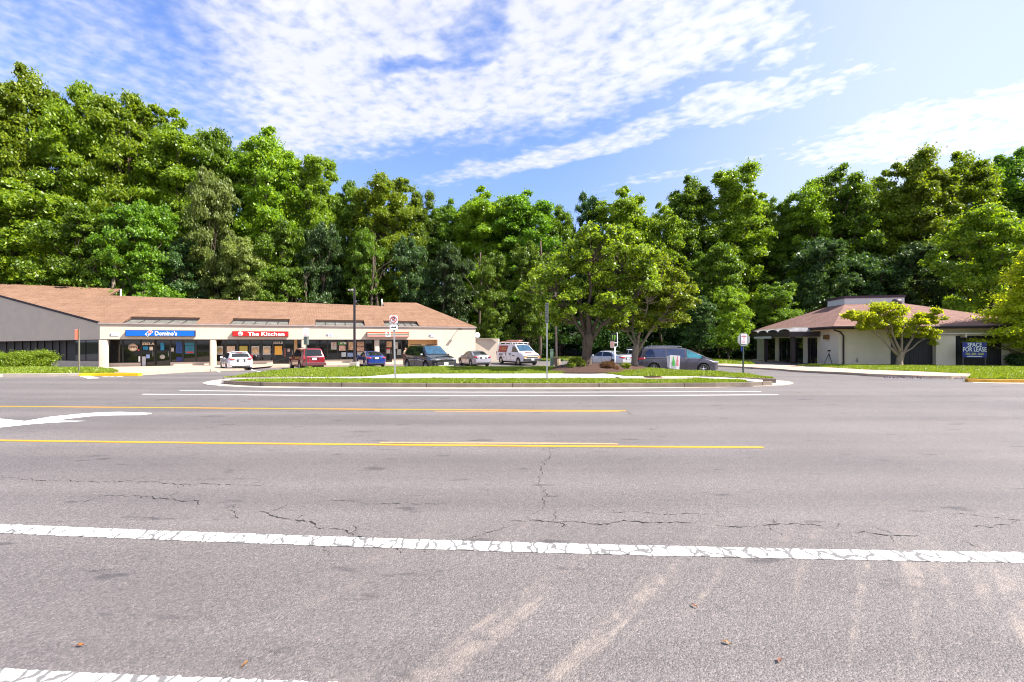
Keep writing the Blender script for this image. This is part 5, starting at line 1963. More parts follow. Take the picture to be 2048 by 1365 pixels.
# ---- grass blades
def blades(areas, seed=3):
    rg_ = np.random.default_rng(seed)
    Vs = []
    for (a, b, off, flat, bulge), cnt, hgt in areas:
        A = np.array([tuple(p) for p in a]); B = np.array([tuple(p) for p in b])
        n = len(A)
        seg = np.linalg.norm(A - B, axis=1)
        wts = (seg[:-1] + seg[1:]) / 2 * np.linalg.norm(A[1:] - A[:-1], axis=1)
        wts = wts / wts.sum()
        idx = rg_.choice(n - 1, size=cnt, p=wts)
        t, s = rg_.random(cnt), rg_.random(cnt)
        pa = A[idx] * (1 - t)[:, None] + A[idx + 1] * t[:, None]
        pb = B[idx] * (1 - t)[:, None] + B[idx + 1] * t[:, None]
        P = pa * (1 - s)[:, None] + pb * s[:, None]
        tt = (idx + t) / (n - 1)
        bz_ = bulge * np.sin(math.pi * s) * np.sqrt(np.maximum(0, np.sin(math.pi * tt)))
        if flat is not None:
            P[:, 2] = flat + bz_
        else:
            P[:, 2] = np.array([hg(x, y) for x, y in P[:, :2]]) + off + bz_
        clump = np.array([noise.noise(Vector((x * .9, y * .9, 3))) for x, y in P[:, :2]])
        h = hgt * (0.55 + .9 * rg_.random(cnt)) * (1 + .9 * clump)
        ang = rg_.random(cnt) * math.pi
        w = .020 + .022 * rg_.random(cnt)
        dx, dy = np.cos(ang) * w, np.sin(ang) * w
        lean = rg_.normal(size=(cnt, 2)) * (h * .5)[:, None]
        v0 = P.copy(); v0[:, 0] -= dx; v0[:, 1] -= dy; v0[:, 2] -= .02
        v1 = P.copy(); v1[:, 0] += dx; v1[:, 1] += dy; v1[:, 2] -= .02
        v2 = P.copy(); v2[:, :2] += lean; v2[:, 2] += h
        Vs.append(np.stack([v0, v1, v2], axis=1).reshape(-1, 3))
    V = np.concatenate(Vs)
    n = len(V) // 3
    me = bpy.data.meshes.new('grass')
    me.vertices.add(n * 3)
    me.vertices.foreach_set('co', V.ravel())
    me.loops.add(n * 3)
    me.loops.foreach_set('vertex_index', np.arange(n * 3, dtype=np.int32))
    me.polygons.add(n)
    me.polygons.foreach_set('loop_start', np.arange(0, n * 3, 3, dtype=np.int32))
    me.update()
    return me


M_BLADE = leaf_mat('grass_blade', (.10, .165, .010), (.28, .35, .03), .35, 0)
me = blades([(G1, int(36000 * GR), .042), (G2, int(110000 * GR), .06), (G3, int(26000 * GR), .08), (G4, int(90000 * GR), .08), (G5, int(16000 * GR), .12)])
me.materials.append(M_BLADE)
link('grass', me, kind='stuff', label='rough green grass on the island and lawns')
# ------------------------------------------------------------------ street furniture
def post_sign(name, label, cat, px, py_base, z0=Z1, Y=None, rz=0.0):
    if Y is None:
        Y = F * (EYE - z0) / (py_base - CY)
    return thing(name, label, cat, ((px - CX) / F * Y, Y, z0), rz), Y


def plate(w, h, z, y=-.03, th=.006, x=0.0, bev=.025):
    """rounded rectangular plate facing -Y"""
    pts = []
    for cx, cz, a0 in ((w / 2 - bev, h / 2 - bev, 0), (-w / 2 + bev, h / 2 - bev, 90), (-w / 2 + bev, -h / 2 + bev, 180), (w / 2 - bev, -h / 2 + bev, 270)):
        for k in range(4):
            a = R(a0 + k * 30)
            pts.append((x + cx + bev * math.cos(a), y, z + cz + bev * math.sin(a)))
    b = MB(); b.slab(pts, (0, th, 0))
    return b


def lines(rows, w, z, y, x=0, th=.012):
    """rows of dashes standing for print too small to read"""
    rnd = random.Random(int(z * 100))
    b = MB()
    for dz, h in rows:
        cx = -w / 2
        while cx < w / 2 - .02:
            l_ = rnd.uniform(.02, .06)
            b.box((x + cx + l_ / 2, y, z + dz), (min(l_, w / 2 - cx), .003, h))
            cx += l_ + .012
    return b


M_PLATE = mat('sign_plate_white', (.72, .70, .72), .45, var=.05)
M_PLBACK = mat('sign_plate_bare', (.24, .27, .25), .5, metal=.3, var=.1)
M_INKB = mat('sign_ink_black', (.012, .012, .012), .5)
M_INKR = mat('sign_ink_red', (.50, .02, .02), .5)
M_GREENP = mat('green_post', (.03, .05, .045), .5, var=.2)

# no parking sign
o, Y = post_sign('no_parking_sign', 'no parking sign with double arrow plate on a leaning galvanised post', 'road sign', 790.5, 760.5, rz=R(12))
pxm = Y / F
topz = EYE - (632 - CY) * pxm - Z1
b = MB(); b.slab([(-.03, 0, -.05), (.03, 0, -.05), (.03 - .055, 0, topz), (-.03 - .055, 0, topz)], (0, .04, 0)); b.build('post', M_GALV, o)
zc = EYE - (639.5 - CY) * pxm - Z1
pl = plate(.30, .30, zc, x=-.06).build('sign_plate', M_PLATE, o)
b = MB(); b.tube([(-.06 + .115 * math.cos(a * .2618), -.036, zc + .115 * math.sin(a * .2618)) for a in range(25)], .012, 5)
b.tube([(-.06 - .08, -.037, zc + .08), (-.06 + .08, -.037, zc - .08)], .011, 5); b.build('ring_and_slash', M_INKR, pl)
lettering('letter', 'P', .20, M_INKB, pl, (-.055, -.033, zc), RT, UP, bold=.03)
b = MB()
for k in range(1):
    b.slab([(-.06 - .13, -.033, zc - .13), (-.06 + .13, -.033, zc - .13), (-.06 + .13, -.033, zc - .14), (-.06 - .13, -.033, zc - .14)], (0, .002, 0))
zc2 = EYE - (655 - CY) * pxm - Z1
p2 = plate(.29, .20, zc2, x=-.055).build('arrow_plate', M_PLATE, o)
b = MB(); b.slab([(-.055 - .10, -.036, zc2), (-.055 - .05, -.036, zc2 + .05), (-.055 - .05, -.036, zc2 + .018), (-.055 + .05, -.036, zc2 + .018), (-.055 + .05, -.036, zc2 + .05), (-.055 + .10, -.036, zc2), (-.055 + .05, -.036, zc2 - .05), (-.055 + .05, -.036, zc2 - .018), (-.055 - .05, -.036, zc2 - .018), (-.055 - .05, -.036, zc2 - .05)][::-1], (0, .003, 0))
b.build('double_arrow', M_INKB, p2)

# bus stop style post with two narrow plates seen from the side
o, Y = post_sign('tall_sign_post', 'tall galvanised post on the front verge with two narrow plates seen edge on', 'road sign', 1094, 762)
pxm = Y / F
topz = EYE - (605.5 - CY) * pxm - Z1
b = MB(); b.box((0, 0, topz / 2 - .03), (.05, .035, topz)); b.build('post', M_GALV, o)
for (y0, y1) in ((606.5, 631.5), (632.5, 647)):
    za, zb = EYE - (y0 - CY) * pxm - Z1, EYE - (y1 - CY) * pxm - Z1
    q_ = plate(.30, za - zb, 0).build('sign_plate', M_PLBACK, o)
    q_.location = (.015, -.02, (za + zb) / 2); q_.rotation_euler = (0, 0, R(-72))
    lines([(d, .02) for d in np.linspace(-(za - zb) * .38, (za - zb) * .38, 5)], .22, 0, -.034).build('print', M_INKB, q_)

# back of the stop sign with paper notice
o, Y = post_sign('stop_sign', 'octagonal stop sign seen from the back with a red lettered parking notice', 'road sign', 1487.5, 748.3, rz=R(8))
pxm = Y / F
zc = EYE - (679.5 - CY) * pxm - Z1
r_ = 13.2 * pxm / math.cos(R(22.5))
b = MB(); b.slab([(r_ * math.cos(R(22.5 + 45 * k)), 0, zc + r_ * math.sin(R(22.5 + 45 * k))) for k in range(8)], (0, .008, 0)); b.build('octagon_plate', M_PLBACK, o)
b = MB(); b.box((.0, .04, (zc + .1) / 2 - .05), (.055, .05, zc + .2)); b.build('post', M_GREENP, o)
b = MB(); b.box((-.06, .05, zc - 14.5 * pxm - .09), (.08, .01, .24)); b.build('blue_plate', mat('plate_blue', (.01, .06, .35), .5), o)
hn = 19 * pxm
q_ = plate(.27, hn, zc + .02, y=-.02).build('notice_plate', M_PLATE, o)
lettering('notice_lettering', 'NO TRESPASSING', .034, M_INKR, q_, (0, -.024, zc + .02 + hn * .26), RT, UP, bold=.02, xs=.9)
lettering('notice_lettering', 'PARKING', .034, M_INKR, q_, (0, -.024, zc + .02 + hn * .12), RT, UP, bold=.02)
lines([(.36 * hn, .02), (-.05 * hn, .008), (-.14 * hn, .008), (-.22 * hn, .008), (-.3 * hn, .008), (-.38 * hn, .02)], .2, zc + .02, -.024).build('small_print', mat('sign_ink_pink', (.45, .15, .2), .5), q_)

# pair of parking notices on a green post
Yp = 24.9
o = thing('parking_notice_post', 'green post with a white parking notice plate, in front of the red SUV', 'road sign', ((612 - CX) / F * Yp, Yp, .1), R(14))
pxm = Yp / F
tz = EYE - (656 - CY) * pxm - .1
b = MB(); b.box((.0, .03, tz / 2 - .1), (.055, .05, tz + .0)); b.build('post', M_GREENP, o)
za = EYE - (664.8 - CY) * pxm - .1
q_ = plate(.27, 17 * pxm, za, y=-.02).build('sign_plate', M_PLATE, o)
lines([(.17, .02), (.08, .008), (.0, .008), (-.06, .008), (-.12, .008), (-.18, .02)], .19, za, -.024).build('print', mat('sign_ink_pink', (.45, .15, .2), .5), q_)
zb = EYE - (681 - CY) * pxm - .1
b = MB(); b.box((.0, .07, zb), (.27, .008, .48)); b.build('back_plate', M_PLBACK, o)
b = MB(); b.box((-.075, -.0, zb - .30), (.12, .01, .1)); b.build('tag', mat('tag_cream', (.6, .55, .4), .5), o)

# edge-on red sign at the left
pq = pg(158, 745, .14)
o = thing('narrow_red_sign', 'red and white sign seen edge on beside the corner lawn', 'road sign', pq)
pxm = pq.y / F
tz = EYE - (659 - CY) * pxm - pq.z
b = MB(); b.box((0, 0, tz / 2), (.055, .045, tz)); b.build('post', mat('olive_post', (.16, .15, .11), .6, var=.2), o)
q_ = plate(.34, 20 * pxm, 0).build('sign_plate', mat('sign_red_plate', (.55, .12, .08), .5), o)
q_.location = (-.02, -.03, tz - 10.5 * pxm); q_.rotation_euler = (0, 0, R(-78))
lines([(.22, .05), (0.05, .04), (-.12, .05)], .26, 0, -.034).build('print', M_PLATE, q_)

# mulch bed notice and energy drink banner
o = thing('bed_notice', 'small pinkish notice on a black stake in the mulch bed', 'sign', ((1224.5 - CX) / F * 21.8, 21.8, .42))
pxm = 21.8 / F
b = MB(); b.slab([(-.1, 0, -.2), (-.075, 0, -.2), (.02, 0, 1.0), (-.005, 0, 1.0)], (0, .02, 0)); b.build('stake', M_BLACKP, o)
q_ = plate(.20, .30, .98 + .08, y=-.01, x=.0).build('sign_plate', mat('sign_pink', (.42, .32, .30), .5), o)
lines([(.09, .02), (.03, .012), (-.02, .012), (-.07, .012)], .14, 1.06, -.014).build('print', M_INKR, q_)
Yb = 34.0
pxm = Yb / F
zg = hg((1231 - CX) * pxm, Yb)
o = thing('banner_flag', 'black banner with green claw mark in a white frame by the car park', 'banner', ((1230 - CX) * pxm, Yb, zg))
H_ = lambda py: EYE - (py - CY) * pxm - zg
wx = lambda px: (px - 1230) * pxm
b = MB(); b.tube([(wx(1229.5), 0, 0), (wx(1229.5), 0, H_(695))], .05, 8); b.tube([(wx(1226), 0, H_(694.5)), (wx(1232.5), 0, H_(694.5)), (wx(1234.8), 0, H_(692)), (wx(1234.5), 0, H_(668)), (wx(1233.5), 0, H_(665.5))], .035, 8)
b.tube([(wx(1226), 0, H_(686.3)), (wx(1234.5), 0, H_(686.3))], .03, 8); b.tube([(wx(1229.3), 0, H_(656)), (wx(1229.3), 0, H_(648))], .04, 6)
b.build('frame', M_WHITE, o)
b = MB(); b.slab([(wx(1222.5), .0, H_(667)), (wx(1233.8), 0, H_(667)), (wx(1233.8), 0, H_(686)), (wx(1222.5), 0, H_(686))], (0, .01, 0)); b.build('cloth', M_BLACKP, o)
cl = MB()
for k, (x0, y1) in enumerate(((1225.3, 681.5), (1228.5, 684), (1231.6, 682))):
    cl.slab([(wx(x0 - .9), -.012, H_(671.0)), (wx(x0 + .8), -.012, H_(670.4)), (wx(x0 + .5), -.012, H_(674)), (wx(x0 + .7), -.012, H_(678)), (wx(x0 + .1), -.012, H_(y1)), (wx(x0 - .4), -.012, H_(676))], (0, .004, 0))
cl.build('claw_mark', mat('claw_green', (.22, .55, .03), .5), o)

# utility pedestal, lamp posts
o, Y = post_sign('utility_pedestal', 'pale green utility pedestal on the island lawn', 'utility box', 1103.5, 734.8, Z1)
pxm = Y / F
b = MB(); b.box((0, 0, 17.3 * pxm), (.17, .17, 34.6 * pxm)); b.box((0, 0, 34.8 * pxm), (.19, .19, .05)); b.build('case', mat('pedestal_green', (.20, .30, .23), .5, var=.1), o)
b = MB(); b.box((0, -.087, 12 * pxm), (.11, .006, 16 * pxm)); b.build('hatch', mat('pedestal_green2', (.15, .24, .18), .5), o)
Yl = 37.5
pxm = Yl / F
zg = hg((709 - CX) * pxm, Yl)
o = thing('lamp_post', 'tall dark square lamp post on a concrete block in the car park', 'lamp post', ((709 - CX) * pxm, Yl, zg))
tz = EYE - (575.5 - CY) * pxm - zg
b = MB(); b.box((0, 0, tz / 2), (.17, .17, tz), None, .85); b.build('pole', mat('lamp_pole_bronze', (.045, .038, .045), .45, metal=.3, var=.15), o)
b = MB(); b.box((-.38, .25, tz - .14), (.16, .3, .06)); b.box((-.42, .5, tz - .16), (.42, .55, .12), None, .85); b.build('lamp_head', mat('lamp_head_grey', (.3, .3, .3), .5), o)
b = MB(); b.box((0, 0, .24), (.62, .62, .78)); bo = b.build('base', M_CURBF, o)
bo.modifiers.new('bevel', 'BEVEL').width = .03
b = MB(); b.box((0, 0, .66), (.3, .3, .05)); b.build('base_plate', M_BLK, o)
Yl = 33.0
pxm = Yl / F
zg = hg((1114 - CX) * pxm, Yl)
o = thing('lamp_post', 'brown lamp post behind the island tree on a round concrete base', 'lamp post', ((1114 - CX) * pxm, Yl, zg))
tz = 6.4
b = MB(); b.slab([(-.07, 0, 0), (.07, 0, 0), (-.05 + .0, 0, tz), (-.16, 0, tz)], (0, .12, 0)); b.build('pole', mat('lamp_pole_brown', (.13, .095, .085), .6, var=.3, scale=4), o)
b = MB(); b.box((-.45, .06, tz), (.8, .3, .12)); b.build('lamp_head', mat('lamp_head_grey', (.3, .3, .3), .5), o)
hb_ = EYE - (718 - CY) * pxm - zg
b = MB(); b.tube([(.05, .06, -.1), (.05, .06, hb_)], .21, 20); b.build('base', mat('stained_concrete', (.18, .14, .09), .9, var=.4), o)
b = MB(); b.box((-.08, .06, hb_ - .18), (.4, .4, .5)); b.build('base_block', mat('dark_block', (.05, .035, .025), .8), o)

# lease sign
xs_l, ys_l = b2_x(1949), -1.3
o = thing('lease_sign', 'blue space for lease board on posts before the black boards', 'sign', b2_w(b2_x(1949, ys_l), ys_l, 0), B2A)
yy_ = b2_w(b2_x(1949, ys_l), ys_l).y
pxm = yy_ / F
H2 = lambda py: EYE - (py - CY) * pxm
bw = 41 * pxm
b = MB(); b.box((0, 0, (H2(685) + H2(715.5)) / 2), (bw, .03, H2(685) - H2(715.5))); b.build('board', mat('lease_blue', (.008, .02, .22), .4, var=.25, scale=1.5), o)
b = MB()
for s in (-1, 1):
    b.box((s * bw * .46, .045, (H2(685) - .6) / 2), (.07, .05, H2(685) + .6))
b.build('post', mat('post_timber', (.08, .07, .06), .8), o)
M_LT = mat('lease_white', (.72, .80, .74), .5, var=.08)
hs_ = 9 * pxm
for txt, py, sz, m_, xs in (('SPACE', 690.5, 1.30, M_LT, 24), ('FOR LEASE', 699.8, 1.34, M_LT, 39.5), ('703-304-1600', 708.4, .66, mat('lease_yellow', (.55, .60, .08), .5), 31)):
    lettering('lettering', txt, hs_ * sz, m_, o, (0, -.018, H2(py)), RT, UP, bold=.012, fit=xs * pxm)
lines([(0, .07)], bw * .62, H2(713.3), -.018).build('small_print', M_LT, o)

# camera tripod against the wall
ytr = b2_y(1658, -.9)
pw = b2_w(-.9, ytr)
zg = hg(pw.x, pw.y) + .12
o = thing('camera_tripod', 'black camera tripod standing by the cream side wall', 'tripod', (pw.x, pw.y, zg))
pxm = pw.y / F
H3 = lambda py: EYE - (py - CY) * pxm - zg
for dx, dy in ((-9 * pxm, .1), (9 * pxm, .1), (0, -.4)):
    b = MB(); b.tube([(dx, dy, 0), (dx * .04, 0, H3(708))], [.018, .025], 6); b.build('leg', M_BLACKP, o)
b = MB(); b.tube([(0, 0, H3(722)), (0, 0, H3(703))], .022, 6); b.build('centre_column', M_BLACKP, o)
b = MB(); b.box((0, 0, H3(701.8)), (.15, .12, .13)); b.tube([(0, -.06, H3(701.8)), (0, -.14, H3(701.8))], .045, 10); b.build('camera', M_BLACKP, o)

# drinks box
Yx = 25.8
o = thing('drinks_box', 'white box with green and pink bottle pictures beside the grey minivan', 'sign box', ((1348 - CX) / F * Yx, Yx, .1))
pxm = Yx / F
H4 = lambda py: EYE - (py - CY) * pxm - .1
wx4 = lambda px: (px - 1348) * pxm
b = MB()
b.add([(wx4(1340.5), 0, H4(710.5)), (wx4(1359.7), -.05, H4(712)), (wx4(1358), -.05, H4(739.5)), (wx4(1339), 0, H4(737)), (wx4(1336.3), .25, H4(713.5)), (wx4(1352), .4, H4(711.5)), (wx4(1351), .4, H4(737)), (wx4(1337.5), .25, H4(735))],
      [(0, 3, 2, 1), (0, 4, 7, 3), (1, 2, 6, 5), (4, 5, 6, 7), (0, 1, 5, 4), (3, 7, 6, 2)])
b.build('box', M_SW, o)
for cx4, m_, cap in ((1346.3, mat('bottle_green', (.05, .42, .06), .4, var=.3, scale=12), (.01, .12, .02)), (1354.0, mat('bottle_pink', (.62, .22, .26), .4, var=.2, scale=12), (.35, .05, .06))):
    prof = [(-2.0, 721), (-2.3, 724), (-1.7, 726), (-2.2, 728), (-2.3, 732.3), (2.3, 732.3), (2.2, 728), (1.7, 726), (2.3, 724), (2.0, 721), (.8, 717.8), (.8, 716), (-.8, 716), (-.8, 717.8)]
    b = MB(); b.slab([(wx4(cx4 + dx), -.055 - .02, H4(py + 0)) for dx, py in prof], (0, .015, 0)); bo = b.build('bottle_picture', m_, o)
    b = MB(); b.box((wx4(cx4), -.08, H4(714.6)), (1.6 * pxm, .01, 2 * pxm)); b.build('bottle_cap', mat('cap_%d' % int(cx4), cap, .5), bo)
for px in (1338.8, 1356):
    b = MB(); b.box((wx4(px), .1 if px < 1345 else .02, H4(738) / 2), (.04, .04, H4(736))); b.build('leg', M_GALV, o)

# small things lying on the road
for i, (px, py, lab, c_) in enumerate(((160, 1293, 'orange brown acorn sized seed on the road at lower left', (.30, .10, .02)), (491, 1330, 'crumpled brown leaf on the road near the bottom line', (.20, .10, .03)), (1452, 1287, 'curled tan leaf on the road, right of centre', (.30, .16, .06)), (1559, 1323, 'small brown leaf on the road at lower right', (.18, .07, .04)), (1389, 1214, 'faint reddish leaf flat on the road, right of centre', (.22, .09, .05)))):
    p = pz(px, py, .004)
    o = thing('fallen_leaf', lab, 'leaf', p, rz=i * 1.3, group='litter on the near lane')
    b = MB()
    n_ = 7
    vs = []
    for k in range(n_):
        t = k / (n_ - 1)
        wd = .008 * math.sin(math.pi * (t * .9 + .08)) + .0006
        for s in (-1, 0, 1):
            vs.append(((t - .5) * .045, s * wd, .003 + .008 * abs(s) * math.sin(t * 5 + i) ** 2 + .006 * math.sin(t * 3.1)))
    b.add(vs, [(k * 3 + j, k * 3 + j + 1, k * 3 + j + 4, k * 3 + j + 3) for k in range(n_ - 1) for j in range(2)], True)
    b.build('blade', mat('dry_leaf_%d' % i, c_, .7, var=.4, scale=60), o)
    b = MB(); b.tube([(-.022, 0, .004), (-.035, .002, .006)], .001, 5); b.build('stalk', mat('dry_leaf_%d' % i, c_, .7), o)
# ------------------------------------------------------------------ vehicles
def car_paint(name, col, metal=.0, rough=.25, coat=1.0):
    return mat('paint_' + name, col, rough, metal, var=.03, coat=coat)


M_TYRE = mat('tyre_rubber', (.018, .018, .018), .85, var=.2)
M_RIM = mat('alloy_rim', (.42, .43, .45), .3, metal=.85, var=.05)
M_CGLASS = mat('car_glass', (.010, .012, .014), .04, var=.2, spec=.55, coat=0.0)
M_WSGLASS = mat('windscreen_glass', (.03, .05, .06), .03, var=.4, spec=1.0, coat=.6)
M_PLASTIC = mat('black_trim', (.018, .018, .018), .6)
M_TAIL = mat('tail_lamp_red', (.50, .01, .015), .15, coat=1.0, var=.1)
M_HEAD = mat('head_lamp_clear', (.30, .32, .34), .1, metal=.4, coat=1.0, var=.1)
M_AMBER = mat('amber_lens', (.75, .25, .02), .2, coat=.5)
M_CHROME = mat('chrome', (.6, .6, .6), .12, metal=1.0, var=.05)
M_LPLATE = mat('licence_plate', (.55, .60, .66), .4, var=.05)


def interp(pts, x):
    if x <= pts[0][0]:
        return pts[0][1]
    for (a, b), (c, d) in zip(pts, pts[1:]):
        if x <= c:
            t = (x - a) / max(1e-6, c - a)
            return b + (d - b) * t
    return pts[-1][1]


class Car:
    def __init__(s, name, label, cat, L, W, H, top, belt, wheels, wr, paint, sill=.22, tumble=.22, roofx=None, group=None, nose=.10, lower=None):
        s.L, s.W, s.H, s.top, s.belt, s.wheels, s.wr = L, W, H, top, belt, wheels, wr
        s.sill, s.tumble, s.nose = sill, tumble, nose
        s.paint = paint
        s.root = thing(name, label, cat, (0, 0, 0), 0, group)
        xs = set([p[0] for p in top] + [-L / 2, L / 2] + list(np.linspace(-L / 2, L / 2, 44)))
        for k in (.0, .012, .03, .06, .1, .15):
            xs |= {-L / 2 + k * L / 4.6 * 1.6, L / 2 - k * L / 4.6 * 1.6}
        ar_ = wr * 1.16
        for wx_ in wheels:
            for k in range(13):
                xs.add(wx_ - ar_ * math.cos(math.pi * k / 12))
            xs |= {wx_ - ar_ - .004, wx_ + ar_ + .004}
        s.xs = sorted(x for x in xs if -L / 2 - 1e-6 <= x <= L / 2 + 1e-6)
        rings = [s.ring(x) for x in s.xs]
        m = len(rings[0])
        mb = MB()
        vs = [v for r in rings for v in r]
        fs = []
        for i in range(len(rings) - 1):
            for j in range(m):
                a, b = i * m + j, i * m + (j + 1) % m
                fs.append((a, a + m, b + m, b))
        fs.append(tuple(range(m)))
        fs.append(tuple((len(rings) - 1) * m + j for j in range(m - 1, -1, -1)))
        mb.add(vs, fs, True)
        s.body = mb.build('body', paint, s.root)
        bm = bmesh.new(); bm.from_mesh(s.body.data)
        bmesh.ops.recalc_face_normals(bm, faces=bm.faces[:])
        bm.to_mesh(s.body.data); bm.free()
        s.body.data.set_sharp_from_angle(angle=R(32))
        # dark underside and wheels
        u = MB(); u.box((0, 0, .30), (L * .86, W * .80, .22)); u.build('underbody', M_PLASTIC, s.root)
        for wx_ in wheels:
            wlr = MB()
            wlr.box((wx_, 0, wr + .12), (wr * 2.2, W * .62, wr * 1.2))
            wlr.build('wheel_well', M_PLASTIC, s.root)
            for sd in (-1, 1):
                s.wheel(wx_, sd)

    def plan(s, x):
        a = abs(x) / (s.L / 2)
        return s.W / 2 * (1 - s.nose * max(0, a - .55) ** 2 / .2025 - .10 * max(0, a - .92) / .08)

    def hy(s, x, z):
        """half width of the side surface at height z"""
        w = s.plan(x)
        zb = interp(s.belt, x)
        if z <= zb:
            t = max(0, (z - .45 * s.H) / max(.05, zb - .45 * s.H))
            lo = max(0, (.32 * s.H - z) / (.3 * s.H))
            return w * (1 - .035 * t * t - .06 * lo)
        return w * (.965 - .03) - s.tumble * (z - zb)

    def zt(s, x):
        return interp(s.top, x)

    def ring(s, x):
        ar_ = s.wr * 1.16
        zb = s.sill
        a = abs(x) / (s.L / 2)
        zb += .10 * max(0, a - .8) / .2
        for wx_ in s.wheels:
            d = abs(x - wx_)
            if d <= ar_ + .001:
                zb = max(zb, s.wr + math.sqrt(max(0, ar_ * ar_ - d * d)))
        zt = s.zt(x)
        bl_ = min(interp(s.belt, x), zt - .05)
        zb = min(zb, bl_ - .12)
        zmid = max(zb + .03, .45 * s.H * .95)
        zmid = min(zmid, bl_ - .06)
        half = [(s.hy(x, zb) * .96, zb), (s.hy(x, zb + .02), zb + .02), (s.hy(x, zmid), zmid), (s.hy(x, (zmid + bl_) / 2), (zmid + bl_) / 2), (s.hy(x, bl_), bl_), (s.hy(x, bl_ + .001) if zt > bl_ + .08 else s.hy(x, bl_) * .985, bl_ + .012)]
        z5 = bl_ + (zt - bl_) * .75
        ye_ = s.hy(x, zt)
        if zt > interp(s.belt, x) + .08:
            half += [(s.hy(x, z5), z5), (ye_ * .985, zt - .035), (ye_ * .90, zt - .008)]
        else:
            half += [(s.plan(x) * .93, bl_ + (zt - bl_) * .55), (s.plan(x) * .86, bl_ + (zt - bl_) * .8), (s.plan(x) * .70, zt - .008)]
        cr = .022
        full = [(x, -y, z) for y, z in half] + [(x, -half[-1][0] * .5, zt + cr * .75), (x, 0, zt + cr), (x, half[-1][0] * .5, zt + cr * .75)] + [(x, y, z) for y, z in reversed(half)]
        return full

    def side_patch(s, name, lower, upper, m, parent=None, off=.008, sides=(-1, 1), n=10):
        """panel on the flank between two (x,z) polylines"""
        for sd in sides:
            mb = MB()
            x0, x1 = lower[0][0], lower[-1][0]
            vs = []
            for i in range(n + 1):
                t = i / n
                a = resample([(p[0], 0, p[1]) for p in lower], n + 1)[i]
                b = resample([(p[0], 0, p[1]) for p in upper], n + 1)[i]
                for k in range(4):
                    p = a.lerp(b, k / 3)
                    vs.append((p.x, sd * (s.hy(p.x, p.z) + off), p.z))
            fs = [(i * 4 + k, (i + 1) * 4 + k, (i + 1) * 4 + k + 1, i * 4 + k + 1) for i in range(n) for k in range(3)]
            if sd > 0:
                fs = [f[::-1] for f in fs]
            mb.add(vs, fs, True)
            mb.build(name, m, parent or s.root)

    def top_patch(s, name, x0, x1, m, frac=.86, off=.008, parent=None):
        mb = MB()
        n = 8
        vs = []
        for i in range(n + 1):
            x = x0 + (x1 - x0) * i / n
            zt = s.zt(x)
            yy = s.hy(x, zt)
            for k in range(9):
                u = -1 + k / 4
                y = yy * frac * u
                z = zt + .022 * (1 - u * u) + off
                if abs(u) > .9:
                    z = zt - .004 + off
                vs.append((x, y, z))
        sg = 1 if s.zt(x1) < s.zt(x0) else -1
        # shift along the outward normal a little so that steep glass stands proud
        vs = [(v[0] + sg * off * 1.2, v[1], v[2]) for v in vs]
        fs = [(i * 9 + k, (i + 1) * 9 + k, (i + 1) * 9 + k + 1, i * 9 + k + 1) for i in range(n) for k in range(8)]
        mb.add(vs, fs, True)
        return mb.build(name, m, parent or s.root)

    def wheel(s, x, sd):
        y = sd * (s.W / 2 - .12)
        M = Matrix.Translation((x, y, s.wr)) @ Matrix.Rotation(R(90 * sd), 4, 'Z')
        r = s.wr
        t = MB()
        t.lathe([(-.11, r * .62), (-.11, r * .93), (-.08, r), (.08, r), (.11, r * .93), (.115, r * .66), (.09, r * .62)], M, 28, close=True)
        wo_ = t.build('wheel', M_TYRE, s.root)
        d = MB()
        d.lathe([(.03, 0), (.03, r * .62), (.105, r * .66), (.112, r * .62), (.10, r * .59), (.05, r * .57), (.045, 0)], M, 28)
        d.build('rim_barrel', mat('rim_dark', (.06, .06, .065), .5, metal=.5), wo_)
        sp = MB()
        ns = 5 if s.wr < .36 else 6
        for k in range(ns):
            a = 2 * math.pi * k / ns + .3
            c, s_ = math.cos(a), math.sin(a)
            tx, tz = -s_, c
            pts = []
            for rr, wd in ((.08 * r, .10 * r), (.60 * r, .085 * r)):
                for sg in (-1, 1):
                    pts.append((rr, sg * wd))
            q4 = [M @ Vector((.098, c * p[0] + tx * p[1], s_ * p[0] + tz * p[1])) for p in (pts[0], pts[2], pts[3], pts[1])]
            dv = (M.to_3x3() @ Vector((-.03, 0, 0)))
            sp.slab(q4, dv)
        sp.lathe([(.06, r * .14), (.104, r * .13), (.108, 0)], M, 14)
        sp.lathe([(.08, r * .57), (.108, r * .58), (.106, r * .635), (.08, r * .64)], M, 28)
        sp.build('rim', M_RIM, wo_)

    def box(s, name, c, d, m, parent=None, mirror=False, rz=0.0, bevel=.012, ry=0.0):
        for sg in ((-1, 1) if mirror else (1,)):
            mb = MB()
            M = Matrix.Translation((c[0], c[1] * sg, c[2])) @ Matrix.Rotation(rz * sg, 4, 'Z') @ Matrix.Rotation(ry, 4, 'Y')
            mb.box((0, 0, 0), d, M)
            o = mb.build(name, m, parent or s.root)
            if bevel:
                bv = o.modifiers.new('bevel', 'BEVEL'); bv.width = min(bevel, min(d) * .45); bv.segments = 2

